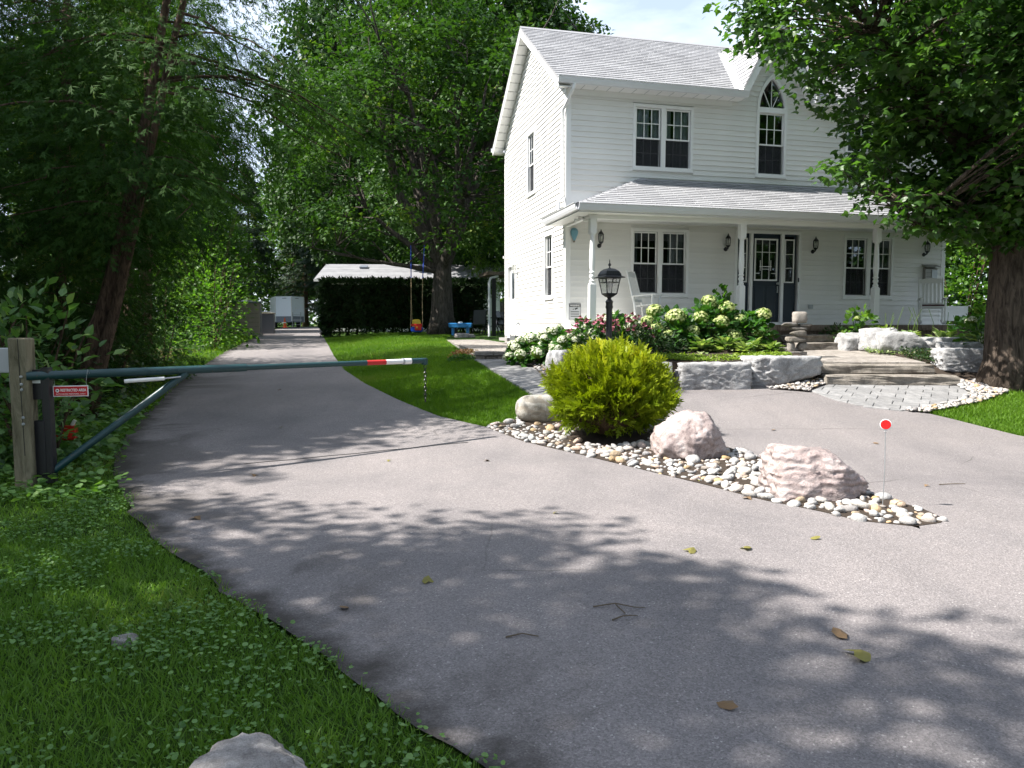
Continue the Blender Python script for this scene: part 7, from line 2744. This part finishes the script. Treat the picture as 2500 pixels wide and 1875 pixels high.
# storage shed, second bin, cart and fence panel on the left of the drive
sz_ = float(H(-12.4, 33.6))
sd = thing('storage_shed', 'tan plastic storage shed with flat grey lid at the left of the drive', 'shed', (-12.25, 33.9, sz_), R(14))
MB().box(-.75, .75, -.05, .9, .10, 1.50).build('body', 'shed_tan', sd, bevel=.02)
MB().prism([(-.12, 1.50), (.95, 1.56), (.95, 1.63), (-.12, 1.58)], 'x', -.82, .82).build('lid', 'trailer_grey', sd)
for k in range(6):
    MB().box(-.70, .70, -.062, -.051, .22 + k * .2, .235 + k * .2).build('groove', 'fence_wood', sd)
MB().box(.752, .77, .0, .85, .15, 1.45).build('door', 'sling_grey', sd)
MB().box(-.8, .8, -.1, .95, 0, .098).build('base', 'concrete', sd)
sd2 = thing('storage_bin', 'lower grey storage bin behind the tan shed', 'bin', (-12.0, 35.6, float(H(-12, 35.6))), R(14))
MB().box(-.6, .6, 0, .8, .05, 1.0).build('body', 'sling_grey', sd2, bevel=.02)
MB().box(-.63, .63, -.03, .83, 1.0, 1.06).build('lid', 'shed_tan', sd2, bevel=.01)
ct = thing('garden_cart', 'dark utility cart parked beyond the storage bin', 'cart', (-12.6, 37.6, float(H(-12.6, 37.6))), R(20))
MB().box(-.5, .5, -.3, .3, .35, .42).build('deck', 'black_frame', ct)
for s in (-1, 1):
    MB().tube([(s * .45, -.3, .02), (s * .45, .2, 1.15)], .022, 6).build('frame', 'galvanised', ct)
    MB().lathe([(.02, -.05), (.17, -.05), (.2, 0), (.17, .05), (.02, .05)], 12).build('wheel', 'tyre', ct)
    LAST[0].location = (s * .35, -.3, .2)
    LAST[0].rotation_euler = (R(90), 0, 0)
MB().tube([(-.45, .2, 1.12), (.45, .2, 1.12)], .02, 6).build('handle', 'galvanised', ct)
MB().bar((-.35, -.1, .45), (.1, .1, 1.1), .03).build('frame', 'black_frame', ct)
fp = thing('fence_panel', 'arched weathered wooden fence panel above the tan shed', 'fence', (-14.3, 35.6, float(H(-14.3, 35.6))), R(14))
for k in range(18):
    x = -1.05 + k * .125
    MB().box(x, x + .115, 0, .02, .2, 2.05 + .16 * math.cos((x + .06) * 1.35)).build('board', 'fence_wood', fp)
MB().box(-.06, .06, -.03, 0, .1, 2.3).build('post', 'fence_wood', fp)
for z in (.5, 1.5):
    MB().box(-1.05, 1.2, .021, .06, z, z + .09).build('rail', 'fence_wood', fp)

# toddler swing
sw = thing('toddler_swing', 'yellow, red and blue toddler swing hanging on ropes from the maple', 'swing', (-3.62, 28.4, 1.34))
MB().prism([(-.20, 0), (.20, 0), (.24, .12), (.20, .2), (-.20, .2), (-.24, .12)], 'y', -.18, .14).build('seat', 'plastic_blue', sw, bevel=.03)
MB().prism([(-.20, .12), (.14, .12), (.12, .44), (.06, .48), (-.14, .48), (-.20, .44)], 'y', .10, .17).build('backrest', 'plastic_yellow', sw, bevel=.02)
MB().box(-.06, .20, -.23, -.17, .06, .30).build('front_guard', 'plastic_red', sw, bevel=.02)
MB().box(-.20, .22, -.20, -.14, .22, .31).build('bar', 'plastic_red', sw, bevel=.015)
MB().lathe([(.03, 0), (.035, .03), (.01, .04)], 10).build('emblem', 'plastic_yellow', sw)
LAST[0].location = (.03, -.23, .17)
LAST[0].rotation_euler = (R(90), 0, 0)
for s in (-1, 1):
    MB().tube([(s * .23, -.15, .15), (s * .21, 0, 1.25)], .009, 5).build('rope', 'rope', sw)
    MB().tube([(s * .20, .13, .35), (s * .21, 0, 1.25)], .009, 5).build('rope', 'rope', sw)
    MB().tube([(s * .21, 0, 1.25), (s * .22, 0.1, 2.05)], .012, 5).build('rope', 'rope', sw)
    MB().tube([(s * .22, .1, 2.05), (s * .26, .4, 3.3)], .02, 5).build('strap', 'plastic_blue', sw)

# patio furniture
def patio_chair(label, loc, rz):
    o = thing('patio_chair', label, 'chair', loc, rz, 'patio chairs')
    o_b = MB().prism([(-.18, .42), (.0, .40), (.25, .42), (.30, .44), (.46, 1.0), (.44, 1.01), (.27, .46), (-.18, .44)], 'x', -.25, .25)
    o_b.build('sling', 'sling_grey', o)
    for s in (-1, 1):
        MB().tube([(s * .27, -.25, 0), (s * .27, -.22, .42), (s * .27, -.20, .60), (s * .27, -.08, .66), (s * .27, .25, .64)], .016, 6).build('arm', 'black_frame', o, smooth=True)
        MB().tube([(s * .26, .35, 0), (s * .26, .28, .42), (s * .26, .46, 1.02)], .016, 6).build('back_leg', 'black_frame', o, smooth=True)
        MB().tube([(s * .26, -.23, .40), (s * .26, .30, .42)], .016, 6).build('rail', 'black_frame', o)
    return o


pz_ = 1.20
patio_chair('patio chair with grey sling back turned to the camera, left of the table', (-1.42, 30.7, pz_), R(195))
patio_chair('patio chair partly hidden behind the house corner', (-.22, 31.6, pz_), R(70))
patio_chair('patio chair seen behind the table against the far fence', (-.55, 33.5, pz_), R(10))
pt = thing('patio_table', 'dark metal patio table beside the house corner', 'table', (-.85, 31.9, pz_))
MB().lathe([(.72, .70), (.74, .715), (.72, .73)], 24).build('table_top', 'black_frame', pt)
for k in range(4):
    a = .6 + k * math.pi / 2
    MB().tube([(.6 * math.cos(a), .6 * math.sin(a), 0), (.35 * math.cos(a), .35 * math.sin(a), .35), (.5 * math.cos(a), .5 * math.sin(a), .70)], .022, 6).build('leg', 'black_frame', pt, smooth=True)
wt = thing('water_table', 'light blue plastic play table next to the maple trunk', 'play table', (-1.98, 28.6, 1.22))
MB().prism([(-.42, .28), (.42, .28), (.46, .46), (-.46, .46)], 'y', -.25, .25).build('tub', 'plastic_sky', wt, bevel=.02)
for s in (-1, 1):
    MB().box(s * .28 - .05, s * .28 + .05, -.2, .2, 0, .279).build('leg', 'plastic_sky', wt)
MB().lathe([(.001, .46), (.10, .46), (.07, .52), (.001, .53)], 10).build('toy', 'sign_white', wt, smooth=True)
tag(obj('garden_rock', rock_mesh('garden_rock', (.80, .5, .42), 71, 'grey_boulder', planes=5), None, (-1.72, 27.4, 1.10), (0, 0, .1)), 'flat grey rock on the lawn edge in front of the play table', 'rock')
# far fence and pergola post
ff = thing('board_fence', 'pale board fence in the sun beyond the patio', 'fence', (-1.6, 45.5, float(H(-1, 45))), R(10))
for k in range(34):
    x = k * .145
    MB().box(x, x + .135, 0, .02, 0.05, 1.75).build('board', 'fence_wood', ff)
for k in range(4):
    MB().box(k * 1.4, k * 1.4 + .09, -.06, -.001, 0, 1.85).build('post', 'fence_wood', ff)
for z in (1.05, 1.70):
    MB().box(0, 4.9, -.045, -.002, z, z + .08).build('rail', 'fence_wood', ff)
pg = thing('lean_to', 'white downpipe and dark post of a lean-to behind the house', 'lean-to', hp(.95, 11.5, 1.05), HA)
MB().tube([(-.25, 0, 0), (-.25, 0, 2.15), (-.20, .0, 2.3), (.1, 0, 2.4)], .05, 8).build('downpipe', 'gutter_white', pg, smooth=True)
MB().box(-.14, 0, -.05, .09, 0, 2.3).build('post', 'black_frame', pg)
MB().box(-.35, 2.0, -.1, 1.5, 2.42, 2.55).build('roof', 'deck_wood', pg)
# louvred unit at the foot of the gable wall
lv = thing('louvre_vent', 'black louvred vent box at the foot of the gable wall', 'vent', hp(-.15, 3.95, 1.03), HA)
MB().box(-.11, .11, -.32, .32, 0, .27).build('case', 'black_frame', lv)
for k in range(7):
    MB().box(-.118, -.1105, -.30, .30, .02 + k * .035, .04 + k * .035).build('slat', 'galvanised', lv)
    MB().box(-.10, .10, -.328, -.3205, .02 + k * .035, .04 + k * .035).build('slat', 'galvanised', lv)
# white garden bench beyond the right end of the porch
gb = thing('garden_bench', 'white garden bench glimpsed beyond the right end of the porch', 'bench', (11.4, 20.0, 1.15), R(-5))
for k in range(3):
    MB().box(-.9, .9, -.25 + k * .16, -.12 + k * .16, .42, .46).build('seat_slat', 'white_worn', gb)
MB().box(-.9, .9, .25, .29, .55, .95).build('backrest', 'white_worn', gb)
for s in (-1, 1):
    MB().box(s * .82 - .05, s * .82 + .05, -.22, .28, 0, .42).build('leg', 'white_worn', gb)
